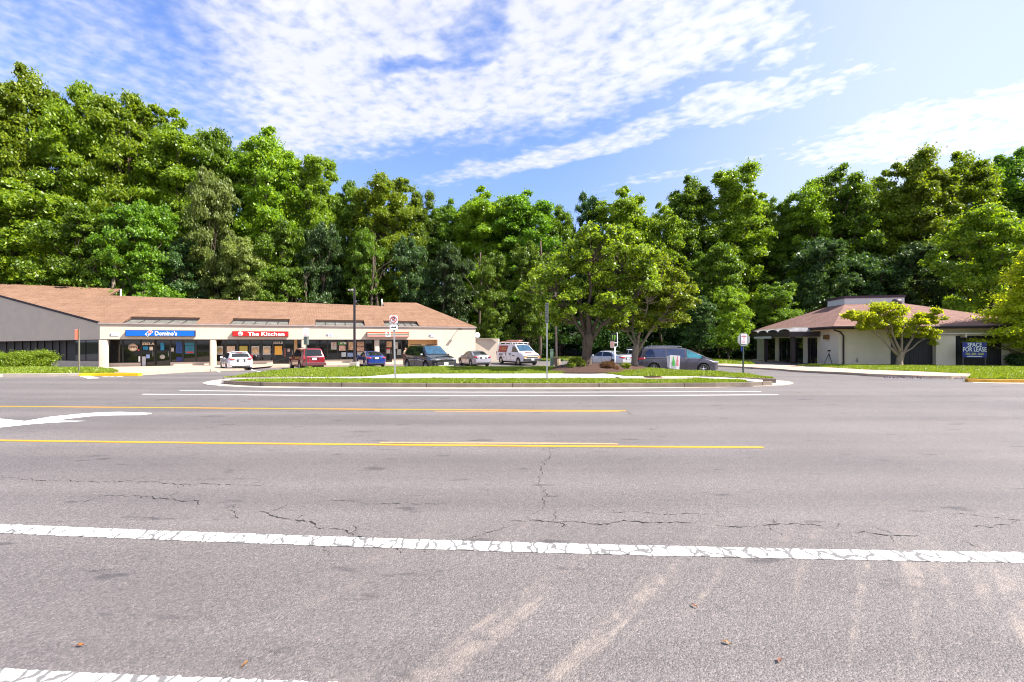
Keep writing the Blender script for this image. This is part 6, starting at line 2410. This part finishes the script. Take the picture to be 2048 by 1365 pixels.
    def corner_lamp(s, name, x0, z0, z1, yin, m, end=1, wrap=.3, parent=None, off=.012, zin=None):
        """lamp cluster wrapping a front (end=1) or rear (end=-1) corner"""
        X = end * (s.L / 2)
        zi = zin or (z0, z1)
        for sd in (-1, 1):
            mb = MB()
            pts = []
            # inner end, corner, along flank
            for k in range(5):
                t = k / 4
                y = yin + (s.plan(X) * .96 - yin) * t
                pts.append((X + end * off, y, zi[0] + (z0 - zi[0]) * t, zi[1] + (z1 - zi[1]) * t))
            for k in range(1, 6):
                x = X - end * wrap * k / 5
                z_ = (z0 + z1) / 2
                sh = k / 5 * .7 * (z1 - z0) / 2
                pts.append((x, s.hy(x, z_) + off, z0 + sh * 1.0, z1 - sh * .3))
            vs = []
            for (x, y, a, b) in pts:
                vs += [(x, sd * y, a), (x, sd * y, b)]
            fs = [(2 * i, 2 * i + 2, 2 * i + 3, 2 * i + 1) for i in range(len(pts) - 1)]
            mb.add(vs, fs, True)
            o = mb.build(name, m, parent or s.root)
            sl = o.modifiers.new('thick', 'SOLIDIFY'); sl.thickness = .02

    def mirrors(s, x, z, m=None):
        for sd in (-1, 1):
            mb = MB()
            y = sd * (s.hy(x, z) + .13)
            mb.box((x, y, z + .02), (.10, .20, .14), None, .8)
            mb.box((x + .03, sd * (s.hy(x, z) + .02), z - .03), (.05, .12, .04))
            o = mb.build('mirror', m or s.paint, s.root)
            bv = o.modifiers.new('bevel', 'BEVEL'); bv.width = .025; bv.segments = 2

    def place(s, px, Y, heading, z=None):
        X = (px - CX) / F * Y
        s.root.location = (X, Y, (hg(X, Y) if z is None else z) + .005)
        s.root.rotation_euler = (0, 0, R(heading))

    def seams(s, xs_, z0, z1):
        mb = MB()
        for x in xs_:
            for sd in (-1, 1):
                zz = [z0 + (z1 - z0) * k / 5 for k in range(6)]
                pts = [(x, sd * (s.hy(x, z) + .002), z) for z in zz]
                mb.tube(pts, .006, 4)
        mb.build('door_seam', M_PLASTIC, s.root)
        mb = MB()
        for x in xs_[:-1]:
            for sd in (-1, 1):
                z = z1 - .10
                mb.box((x + .17, sd * (s.hy(x + .17, z) + .02), z), (.16, .03, .03))
        mb.build('door_handle', s.paint, s.root)


def sedan(label, paint, L=4.65, H=1.44, W=1.80, dx=0.0, hatch=False, name='parked_sedan', wr=.325):
    h = L / 2
    top = [(-h, .62), (-h + .04, .90), (-h + .14, 1.03), (-h + .62, 1.07), (-h + 1.28, H - .10), (-h + 1.62, H - .02), (-.25, H), (.25, H - .03), (h - 1.32, .98), (h - .9, .92), (h - .35, .80), (h - .08, .68), (h, .55)]
    if hatch:
        top = [(-h, .62), (-h + .05, .95), (-h + .14, 1.02), (-h + .72, H - .13), (-h + .82, H - .04), (-h + 1.3, H), (-.15, H), (.35, H - .03), (h - 1.25, .98), (h - .9, .92), (h - .35, .80), (h - .08, .68), (h, .55)]
    belt = [(-h, .80), (-h + .2, .93), (-.2, .92), (h - 1.2, .88), (h - .3, .72), (h, .6)]
    c = Car(name, label, 'car', L, W, H, top, belt, (-h + .98, h - .93), wr, paint, tumble=.42, group='cars parked in front of the shops')
    if hatch:
        c.top_patch('rear_window', -h + .20, -h + .68, M_CGLASS, .84)
        upr = [(-h + .62, .99), (-h + .95, H - .14), (-.1, H - .08), (.28, H - .10), (h - 1.42, .985)]
        low = [(-h + .62, .985), (-.2, .955), (h - 1.42, .945)]
    else:
        c.top_patch('rear_window', -h + .68, -h + 1.30, M_CGLASS, .84)
        upr = [(-h + 1.02, .99), (-h + 1.48, H - .12), (-.1, H - .08), (.28, H - .10), (h - 1.42, .985)]
        low = [(-h + 1.02, .98), (-.2, .955), (h - 1.42, .945)]
    c.top_patch('windscreen', .30, h - 1.36, M_WSGLASS, .86)
    # side glass in two panes
    xm = -.12

    def cut(poly, a, b):
        return [(a, interp(poly, a))] + [p for p in poly if a < p[0] < b] + [(b, interp(poly, b))]
    c.side_patch('side_window', cut(low, low[0][0], xm - .04), cut(upr, upr[0][0], xm - .04), M_CGLASS)
    c.side_patch('side_window', cut(low, xm + .04, low[-1][0]), cut(upr, xm + .04, upr[-1][0]), M_CGLASS)
    c.seams([-h + 1.35, xm, h - 1.45], .34, .95)
    c.mirrors(h - 1.55, .98)
    return c, h


def rear_bits(c, h, lamp=(.78, .92), yin=.55, plate_z=.72, m_tail=None, bumper=True, badge=True):
    c.corner_lamp('tail_light', 0, lamp[0], lamp[1], yin, m_tail or M_TAIL, -1, .28, zin=(lamp[0] + .03, lamp[1] - .02))
    c.box('licence_plate', (-h - .012, 0, plate_z), (.02, .32, .16), M_LPLATE, bevel=0)
    c.box('plate_recess', (-h - .003, 0, plate_z + .01), (.012, .60, .22), M_PLASTIC, bevel=0)
    if bumper:
        c.box('bumper_trim', (-h - .01, 0, .37), (.05, 1.25, .10), M_PLASTIC)
        c.box('rear_reflector', (-h - .015, .68, .45), (.02, .14, .03), M_TAIL, mirror=True, bevel=0)
    if badge:
        c.box('badge', (-h - .012, 0, .90), (.012, .10, .07), M_CHROME, bevel=0)


def front_bits(c, h, lamp=(.66, .78), grille=True, gm=None):
    c.corner_lamp('headlight', 0, lamp[0], lamp[1], .50, M_HEAD, 1, .40)
    c.box('grille', (h + .005, 0, .52), (.04, 1.0, .16), M_PLASTIC)
    c.box('licence_plate', (h + .035, 0, .46), (.02, .31, .15), M_LPLATE, bevel=0)


# white hatchback, braking lamps lit in the photo are only bright red lenses
PW = car_paint('white', (.62, .64, .70), rough=.3)
c, h = sedan('white car parked in front of the red kitchen sign shop', PW, 4.55, 1.49, 1.78, hatch=True, wr=.33)
rear_bits(c, h, (.86, 1.0), .42, .80)
front_bits(c, h)
c.box('brake_light', (-h + .70, 0, 1.455), (.06, .42, .025), M_TAIL, bevel=0)
c.box('spoiler', (-h + .80, 0, 1.475), (.24, 1.1, .035), PW)
c.box('exhaust_shield', (-h + .2, .2, .24), (.2, .5, .05), M_PLASTIC)
c.place(472, 37.2, 130)

# blue sedan
PB = car_paint('blue', (.003, .03, .20), .3, .25)
c, h = sedan('metallic blue sedan parked between lamp post and no parking sign', PB, 4.6, 1.43, 1.78)
rear_bits(c, h, (.80, .95), .50, .86)
front_bits(c, h)
c.box('trunk_chrome', (-h - .005, 0, .94), (.02, .9, .03), M_CHROME, bevel=0)
c.place(741, 42.0, 121)

# silver sedan before the blank bay
PS = car_paint('silver', (.36, .35, .39), .55, .3)
c, h = sedan('silver sedan parked by the blank beige end bay', PS, 4.6, 1.45, 1.79)
rear_bits(c, h, (.80, .98), .48, .84)
front_bits(c, h)
c.place(948, 43.5, 117)

# pale silver sedan behind the tree
PS2 = car_paint('pale_silver', (.50, .51, .55), .5, .3)
c, h = sedan('pale silver sedan half hidden behind the large island tree trunk', PS2, 4.85, 1.44, 1.84)
rear_bits(c, h, (.80, .95), .42, .78)
front_bits(c, h)
c.place(1214, 42.5, 128)

# far white sedan between the trunks
c, h = sedan('far white sedan glimpsed between the two island tree trunks', PW, 4.6, 1.44, 1.8)
rear_bits(c, h, (.74, .98), .40, .72)
front_bits(c, h)
c.place(1266, 46.5, 120)

# ---- red boxy SUV
def suv_top(h, H, back=.10):
    return [(-h, .62), (-h + .03, .98), (-h + back * 1.5, 1.08), (-h + back * 4.2, H - .09), (-h + back * 4.8, H - .02), (-.3, H), (.45, H - .02), (h - 1.35, 1.12), (h - 1.0, 1.07), (h - .35, .98), (h - .06, .84), (h, .62)]


PR = car_paint('red', (.19, .004, .012), .2, .25)
L_ = 4.6; h = L_ / 2; H = 1.76
belt = [(-h, .95), (-h + .2, 1.08), (0, 1.06), (h - 1.3, 1.02), (h - .3, .92), (h, .75)]
c = Car('parked_suv', 'dark red boxy SUV parked behind the parking notice post', 'car', L_, 1.84, H, suv_top(h, H), belt, (-h + .92, h - .88), .365, PR, tumble=.26, sill=.32, group='cars parked in front of the shops')
c.top_patch('rear_window', -h + .17, -h + .41, M_CGLASS, .86)
c.top_patch('windscreen', .50, h - 1.38, M_WSGLASS, .86)
up = [(-h + .50, H - .12), (-.1, H - .09), (.42, H - .11), (h - 1.46, 1.13)]
lo_ = [(-h + .34, 1.12), (-.1, 1.10), (h - 1.46, 1.09)]
for a, b_, a2, b2_ in ((-h + .34, -h + .98, -h + .50, -h + .98), (-h + 1.06, -.06, -h + 1.06, -.06), (.02, h - 1.46, .02, h - 1.46)):
    c.side_patch('side_window', [(a, interp(lo_, a)), (b_, interp(lo_, b_))], [(a2, interp(up, a2))] + [p for p in up if a2 < p[0] < b2_] + [(b2_, interp(up, b2_))], M_CGLASS)
c.seams([-h + 1.02, -.02, h - 1.5], .42, 1.08)
c.mirrors(h - 1.6, 1.12, M_PLASTIC)
c.corner_lamp('tail_light', 0, .80, 1.10, .70, M_TAIL, -1, .16)
c.box('rear_bumper', (-h - .03, 0, .50), (.16, 1.78, .22), mat('bumper_maroon', (.08, .02, .025), .5))
c.box('bumper_step', (-h - .05, 0, .62), (.14, 1.5, .02), M_CHROME, bevel=0)
c.box('licence_plate', (-h - .015, 0, .92), (.02, .34, .17), M_LPLATE, bevel=0)
c.box('plate_handle', (-h - .012, 0, 1.03), (.02, .75, .05), M_CHROME)
c.box('badge', (-h - .012, -.36, .88), (.02, .07, .10), M_CHROME, bevel=0)
c.box('badge', (-h - .012, .36, .88), (.02, .07, .10), M_CHROME, bevel=0)
front_bits(c, h, (.80, .95))
for sd in (-1, 1):
    b = MB(); b.tube([(-h + .7, sd * .62, H + .02), (-h + .8, sd * .62, H + .06), (.3, sd * .62, H + .06), (.42, sd * .62, H + .01)], .018, 6); b.build('roof_rail', M_PLASTIC, c.root)
c.place(613, 38.3, 129)

# ---- dark crossover facing right
PD = car_paint('dark_grey', (.014, .013, .018), .2, .2)
L_ = 4.6; h = L_ / 2; H = 1.70
top = [(-h, .66), (-h + .04, .98), (-h + .14, 1.10), (-h + .52, H - .14), (-h + .68, H - .04), (-.6, H), (.1, H - .01), (.5, H - .05), (h - 1.12, 1.10), (h - .8, 1.04), (h - .3, .94), (h - .06, .82), (h, .62)]
belt = [(-h, .92), (-h + .3, 1.08), (0, 1.02), (h - 1.1, .98), (h - .3, .88), (h, .72)]
c = Car('parked_suv', 'dark grey crossover facing right, parked behind the island lawn', 'car', L_, 1.85, H, top, belt, (-h + .96, h - .94), .36, PD, tumble=.34, sill=.26, group='cars parked in front of the shops')
c.top_patch('windscreen', .54, h - 1.16, mat('windscreen_blue', (.02, .06, .10), .05, spec=.8, var=.45, scale=4, coat=.2), .88)
c.top_patch('rear_window', -h + .18, -h + .50, M_CGLASS, .84)
up = [(-h + .52, 1.12), (-h + .9, H - .20), (-.1, H - .12), (.42, H - .14), (h - 1.22, 1.09)]
lo_ = [(-h + .52, 1.10), (-.1, 1.06), (h - 1.22, 1.04)]
for a, b_ in ((-h + .52, -.22), (-.14, h - 1.22)):
    c.side_patch('side_window', [(a, interp(lo_, a)), (b_, interp(lo_, b_))], [(a, interp(up, a))] + [p for p in up if a < p[0] < b_] + [(b_, interp(up, b_))], M_CGLASS)
c.seams([-h + 1.25, -.18, h - 1.32], .36, 1.03)
c.mirrors(h - 1.42, 1.08)
c.side_patch('sill_trim', [(-h + 1.42, .24), (h - 1.40, .24)], [(-h + 1.42, .38), (h - 1.40, .38)], mat('sill_brown_grey', (.10, .08, .08), .35), off=.02)
c.corner_lamp('headlight', 0, .76, .90, .38, M_HEAD, 1, .42, zin=(.82, .88))
c.corner_lamp('tail_light', 0, .90, 1.05, .45, M_TAIL, -1, .22)
c.box('upper_grille', (h + .012, 0, .84), (.03, .95, .07), mat('grille_grey', (.10, .10, .11), .35, metal=.5))
c.box('grille_bar', (h + .02, 0, .765), (.03, 1.25, .03), M_CHROME, bevel=0)
c.box('badge', (h + .035, 0, .86), (.02, .16, .10), M_CHROME)
c.box('lower_grille', (h + .012, 0, .60), (.05, 1.25, .20), M_PLASTIC)
c.box('fog_lamp', (h - .01, .74, .56), (.04, .12, .10), M_PLASTIC, mirror=True)
c.box('skid_plate', (h + .03, 0, .44), (.05, 1.1, .07), mat('skid_silver', (.25, .25, .26), .4, metal=.4))
c.box('licence_plate', (h + .045, .0, .58), (.02, .31, .16), mat('plate_green_white', (.45, .55, .50), .4), bevel=0)
c.box('bonnet_ridge', (h - .55, .45, .985), (.8, .03, .02), PD, mirror=True)
for sd in (-1, 1):
    b = MB(); b.tube([(-h + .8, sd * .60, H + .0), (-h + .95, sd * .60, H + .055), (.0, sd * .60, H + .055), (.15, sd * .60, H + .0)], .02, 6); b.build('roof_rail', M_PLASTIC, c.root)
c.place(857, 30.2, -52)

# ---- grey minivan with its tailgate raised
PG = car_paint('steel_grey', (.065, .060, .082), .4, .28)
L_ = 5.05; h = L_ / 2; H = 1.75
top = [(-h, .60), (-h + .03, .98), (-h + .10, 1.05), (-h + .32, H - .12), (-h + .45, H - .03), (-.8, H), (.0, H - .02), (.55, H - .09), (.85, H - .20), (h - .80, 1.15), (h - .5, 1.05), (h - .18, .90), (h - .04, .76), (h, .55)]
belt = [(-h, .95), (-h + .3, 1.08), (0, 1.05), (h - .9, 1.00), (h - .35, .84), (h, .66)]
c = Car('parked_minivan', 'grey minivan with raised tailgate, parked right of the island trees', 'van', L_, 1.98, H, top, belt, (-h + .98, h - .96), .345, PG, tumble=.30, sill=.22)
c.top_patch('windscreen', .80, h - .84, M_WSGLASS, .88)
up = [(-h + .48, H - .30), (-h + .70, H - .14), (-.1, H - .10), (.55, H - .17), (.90, H - .32), (h - .92, 1.16), (h - .85, 1.07)]
lo_ = [(-h + .40, 1.12), (-.1, 1.09), (h - .85, 1.05)]
MGB = mat('window_blue_tint', (.02, .035, .10), .05, var=.4, scale=2, spec=.9)
MGT = mat('window_teal_tint', (.03, .20, .26), .05, var=.45, scale=5, spec=.9)
for a, b_, m_ in ((-h + .48, -.78, MGB), (-.68, .44, MGB), (.56, h - 1.02, MGT), (h - .97, h - .85, M_CGLASS)):
    c.side_patch('side_window', [(a, interp(lo_, a)), (b_, interp(lo_, b_))], [(a, interp(up, a))] + [p for p in up if a < p[0] < b_] + [(b_, interp(up, b_))], m_)
c.seams([-.73, .50, h - 1.12], .34, 1.06)
c.side_patch('slide_rail', [(-h + .5, 1.00), (-.75, 1.00)], [(-h + .5, 1.025), (-.75, 1.025)], M_PLASTIC, off=.004)
c.side_patch('belt_highlight', [(-h + .3, 1.065), (h - 1.0, 1.03)], [(-h + .3, 1.085), (h - 1.0, 1.045)], M_CHROME, off=.008)
c.mirrors(h - 1.02, 1.12)
c.corner_lamp('tail_light', 0, .90, 1.06, .70, M_TAIL, -1, .42)
c.corner_lamp('headlight', 0, .72, .86, .45, M_HEAD, 1, .5)
c.box('open_boot', (-h + .05, 0, 1.15), (.20, 1.5, .75), mat('boot_dark', (.012, .010, .010), .8), bevel=.0, ry=R(14))
tg = MB()
tg.slab([(-h + .42, -.72, H - .01), (-h + .42, .72, H - .01), (-h - .42, .66, H - .03), (-h - .42, -.66, H - .03)], (0, 0, .05))
tg.slab([(-h - .42, -.66, H - .03), (-h - .42, .66, H - .03), (-h - .62, .60, H - .14), (-h - .62, -.60, H - .14)], (0, 0, .05))
tgo = tg.build('tailgate', PG, c.root)
tw2 = MB(); tw2.slab([(-h + .3, -.55, H - .03), (-h + .3, .55, H - .03), (-h - .3, .52, H - .045), (-h - .3, -.52, H - .045)], (0, 0, -.01)); tw2.build('tailgate_window', M_CGLASS, tgo)
for sd in (-1, 1):
    b = MB(); b.tube([(-h + .12, sd * .76, 1.2), (-h - .25, sd * .66, H - .05)], .014, 5); b.build('gas_strut', M_PLASTIC, tgo)
    b = MB(); b.tube([(-h + .75, sd * .66, H + .0), (-h + .95, sd * .66, H + .06), (.1, sd * .66, H + .06), (.3, sd * .66, H - .0)], .02, 6); b.build('roof_rail', M_CHROME, c.root)
c.box('rear_bumper', (-h - .02, 0, .52), (.12, 1.8, .22), PG)
c.place(1350, 30.6, -7)

# ---- white service van
PV = car_paint('van_white', (.66, .65, .72), rough=.35)
L_ = 5.69; h = L_ / 2; H = 2.05
top = [(-h, .55), (-h + .02, 1.2), (-h + .10, H - .15), (-h + .22, H - .04), (-1.6, H), (.7, H - .01), (1.0, H - .07), (h - .98, 1.36), (h - .75, 1.27), (h - .3, 1.14), (h - .06, 1.0), (h, .72)]
belt = [(-h, 1.18), (0, 1.22), (h - 1.0, 1.22), (h - .4, 1.08), (h, .9)]
c = Car('service_van', 'white service van with red panel and ladders on its roof rack', 'van', L_, 2.0, H, top, belt, (-h + 1.2, h - .98), .37, PV, tumble=.16, sill=.34, nose=.06)
c.top_patch('windscreen', 1.04, h - 1.0, mat('windscreen_blue', (.02, .06, .10), .05, spec=.8, var=.45, scale=4, coat=.2), .88)
c.side_patch('side_window', [(.50, 1.28), (h - 1.12, 1.28)], [(.56, H - .20), (.98, H - .22), (h - 1.18, 1.42)], M_CGLASS)
c.side_patch('red_panel', [(-h + .45, 1.20), (-.55, 1.20)], [(-h + .62, H - .14), (-.30, H - .14)], mat('van_red', (.26, .006, .008), .4, var=.3, scale=5), sides=(-1,), off=.012)
c.seams([-.45, .42, h - 1.2], .42, 1.22)
c.mirrors(h - 1.25, 1.36, M_PLASTIC)
def van_text(txt, size, x, z, m, **kw):
    lettering('lettering', txt, size, m, c.root, (x, -(c.hy(x, z) + .018), z), (1, 0, 0), (0, 0, 1), **kw)
van_text('V', .62, -h + .85, 1.55, mat('van_red_bright', (.60, .03, .02), .4), bold=.04, shear=.3)
vb = MB()
for x0_, x1_, z_, hh_ in ((-h + 1.2, -.62, 1.68, .05), (-h + 1.25, -1.05, 1.54, .10), (-1.0, -.7, 1.50, .12)):
    vb.box(((x0_ + x1_) / 2, -(c.hy(-1.5, z_) + .02), z_), (x1_ - x0_, .006, hh_))
vb.build('panel_mark', mat('van_gold', (.55, .22, .06), .5), c.root)
M_VI = mat('van_ink', (.05, .04, .07), .5)
van_text('SPECIALIST', .17, -1.62, .93, M_VI, bold=.025)
van_text('Heating & Air', .17, -1.55, 1.08, mat('van_ink_grey', (.28, .22, .26), .5), bold=.01)
van_text('24', .17, .42, 1.06, M_VI, bold=.03); van_text('SERVICE', .15, .98, .92, M_VI, bold=.02)
bxx = MB(); bxx.box((-.62, -(c.hy(-.6, 1.02) + .012), 1.04), (.12, .01, .26)); bxx.box((.16, -(c.hy(.1, 1.02) + .012), 1.04), (.12, .01, .24)); bxx.box((-.95, -(c.hy(-1, .7) + .012), .72), (.13, .01, .11)); bxx.build('door_mark', M_VI, c.root)
hd = MB(); hd.box((h - .62, 0, 1.285), (.28, .8, .006), Matrix.Identity(3)); hdo = hd.build('bonnet_mark', mat('van_red_bright', (.60, .03, .02), .4), c.root)
hdo.rotation_euler = (0, 0, 0)
c.box('grille', (h + .01, 0, .86), (.05, 1.25, .26), M_PLASTIC)
c.box('grille_bar', (h + .03, 0, .86), (.03, 1.3, .05), mat('bar_gold', (.55, .5, .35), .3, metal=.5))
c.box('headlight', (h + .005, .78, .93), (.06, .26, .13), M_HEAD, mirror=True)
c.box('turn_signal', (h + .005, .78, .80), (.06, .28, .10), M_AMBER, mirror=True)
c.box('front_bumper', (h + .05, 0, .56), (.18, 1.9, .22), M_PLASTIC)
c.box('bumper_chrome', (h + .06, 0, .68), (.17, 1.9, .04), M_CHROME)
c.box('licence_plate', (h + .15, .0, .58), (.02, .31, .16), M_LPLATE, bevel=0)
c.corner_lamp('tail_light', 0, .85, 1.3, .86, M_TAIL, -1, .06)
rk2 = MB()
for x in (-2.2, -1.1, 0.0, .9):
    rk2.box((x, 0, H + .14), (.05, 1.5, .04))
    for sd in (-1, 1):
        rk2.box((x, sd * .74, H + .06), (.05, .04, .2))
for sd in (-1, 1):
    rk2.box((-.65, sd * .74, H + .17), (3.4, .04, .05))
rk2.build('roof_rack', M_WHITE, c.root)
c.place(1034, 46.3, -60)
van_root = c.root
ld = thing('ladder', 'orange ladder tied on the roof rack of the white service van', 'ladder', van_root.location + Vector((0, 0, H + .24)), R(-60))
lm_ = mat('ladder_orange', (.55, .22, .14), .5, var=.2)
b = MB()
for y in (-.55, -.15):
    b.box((-.6, y, .0), (3.4, .05, .09))
b.build('side_rail', lm_, ld)
b = MB()
for k in range(11):
    b.box((-2.2 + k * .32, -.35, 0), (.035, .38, .035))
b.build('rung', lm_, ld)
ld2 = thing('ladder', 'shorter pinkish ladder stacked above the orange one on the van', 'ladder', van_root.location + Vector((0, 0, H + .38)), R(-60))
lm2 = mat('ladder_pink', (.55, .33, .28), .5, var=.2)
b = MB()
for y in (.05, .45):
    b.box((-.9, y, .0), (2.6, .05, .09))
b.build('side_rail', lm2, ld2)
b = MB()
for k in range(8):
    b.box((-2.0 + k * .32, .25, 0), (.035, .38, .035))
b.build('rung', lm2, ld2)


# ------------------------------------------------------------------ the man by the crossover
def skin_mesh(name, nodes, edges, m, parent, sub=2):
    """nodes: (x,y,z,r); one continuous skinned surface"""
    me = bpy.data.meshes.new(name)
    me.from_pydata([n[:3] for n in nodes], edges, [])
    o = link(name, me, parent)
    bm_ = bmesh.new(); bm_.from_mesh(me)
    lay = bm_.verts.layers.skin.verify()
    bm_.verts.ensure_lookup_table()
    for i, n in enumerate(nodes):
        bm_.verts[i][lay].radius = (n[3], n[3])
    bm_.verts[0][lay].use_root = True
    bm_.to_mesh(me); bm_.free()
    o.modifiers.new('skin', 'SKIN').use_smooth_shade = True
    s = o.modifiers.new('sub', 'SUBSURF'); s.levels = sub; s.render_levels = sub
    me.materials.append(m)
    return o


def make_person():
    # faces local +X; z up; 1.78 m tall
    M_SKIN = mat('skin', (.42, .22, .15), .55, var=.08)
    M_SHIRT = mat('khaki_shirt', (.36, .30, .17), .85, var=.1)
    M_TROU = mat('dark_trousers', (.035, .025, .02), .85, var=.15)
    M_SHOE = mat('black_shoe', (.015, .013, .012), .5)
    Y = 42.6
    X = (810.5 - CX) / F * Y
    zg = FLOOR if False else hg(X, Y)
    p = thing('person', 'bald man in khaki shirt and dark trousers standing beside the dark crossover', 'person', (X, Y, zg + .0), R(-12))
    nodes = [(0, 0, .97, .15), (0, 0, 1.12, .145), (.0, 0, 1.30, .16), (-.01, 0, 1.42, .13), (.0, 0, 1.50, .062), (.02, 0, 1.56, .07), (.03, 0, 1.66, .092), (.025, 0, 1.735, .062)]
    edges = [(i, i + 1) for i in range(7)]
    def chain(start, pts):
        nonlocal nodes, edges
        prev = start
        for q in pts:
            nodes.append(q); edges.append((prev, len(nodes) - 1)); prev = len(nodes) - 1
        return prev
    hands = []
    for sd in (-1, 1):
        w = chain(3, [(-.01, sd * .19, 1.42, .062), (-.05, sd * .25, 1.18, .046), (.14, sd * .22, 1.08, .036), (.27, sd * .15, 1.10, .026)])
        palm = chain(w, [(.325, sd * .125, 1.11, .028), (.345, sd * .12, 1.112, .024)])
        for k, (dy, ln_) in enumerate(((-.026, .062), (-.009, .072), (.009, .068), (.026, .052))):
            chain(palm, [(.365, sd * .12 + dy, 1.112, .009), (.365 + ln_ * .5, sd * .12 + dy * 1.1, 1.105, .0085), (.365 + ln_ * .8, sd * .12 + dy * 1.1, 1.085, .007)])
        chain(w, [(.31, sd * .10, 1.135, .010), (.34, sd * .085, 1.15, .009), (.365, sd * .08, 1.155, .007)])
        chain(0, [(0, sd * .095, .90, .095), (.02, sd * .10, .50, .058), (-.01, sd * .105, .12, .04), (.0, sd * .105, .05, .04)])
    skin_mesh('body', nodes, edges, M_SKIN, p)
    # face and head details
    b = MB(); b.lathe([(-.0, .012), (.03, .014), (.045, .004)], Matrix.Translation((.105, 0, 1.655)), 8); b.build('nose', M_SKIN, p)
    for sd in (-1, 1):
        b = MB(); b.lathe([(0, .009), (.006, .007), (.008, 0)], Matrix.Translation((.112, sd * .032, 1.675)), 8); b.build('eye', M_BLACKP, p)
        b = MB(); b.box((.02, sd * .098, 1.655), (.03, .018, .06)); b.build('ear', M_SKIN, p)
    b = MB(); b.box((.108, 0, 1.615), (.008, .045, .008)); b.build('mouth', mat('lip', (.3, .1, .08), .5), p)
    b = MB(); b.tube([(.0, sd_ * .1, z_) for sd_, z_ in ((-1, 1.66), (-.9, 1.70), (0, 1.745), (.9, 1.70), (1, 1.66))], .012, 5); b.build('hair', mat('short_hair', (.05, .035, .025), .9), p)
    sh = [(0, 0, .96, .172), (0, 0, 1.12, .168), (0, 0, 1.30, .18), (-.01, 0, 1.42, .145), (0, 0, 1.475, .07)]
    se = [(0, 1), (1, 2), (2, 3), (3, 4)]
    for sd in (-1, 1):
        n0 = len(sh)
        sh += [(-.01, sd * .19, 1.42, .078), (-.04, sd * .235, 1.25, .066)]
        se += [(3, n0), (n0, n0 + 1)]
    skin_mesh('shirt', sh, se, M_SHIRT, p)
    tr = [(0, 0, .98, .160)]
    te = []
    for sd in (-1, 1):
        n0 = len(tr)
        tr += [(0, sd * .095, .88, .112), (.02, sd * .10, .50, .078), (-.01, sd * .105, .09, .062)]
        te += [(0, n0), (n0, n0 + 1), (n0 + 1, n0 + 2)]
    skin_mesh('trousers', tr, te, M_TROU, p)
    for sd in (-1, 1):
        b = MB(); b.box((.06, sd * .105, .04), (.27, .09, .08), None, .85)
        so_ = b.build('shoe', M_SHOE, p)
        bv = so_.modifiers.new('bevel', 'BEVEL'); bv.width = .025; bv.segments = 2
    b = MB(); b.box((0.0, 0, .965), (.30, .335, .04)); bo = b.build('belt', M_SHOE, p)
    bo.modifiers.new('bevel', 'BEVEL').width = .018


make_person()
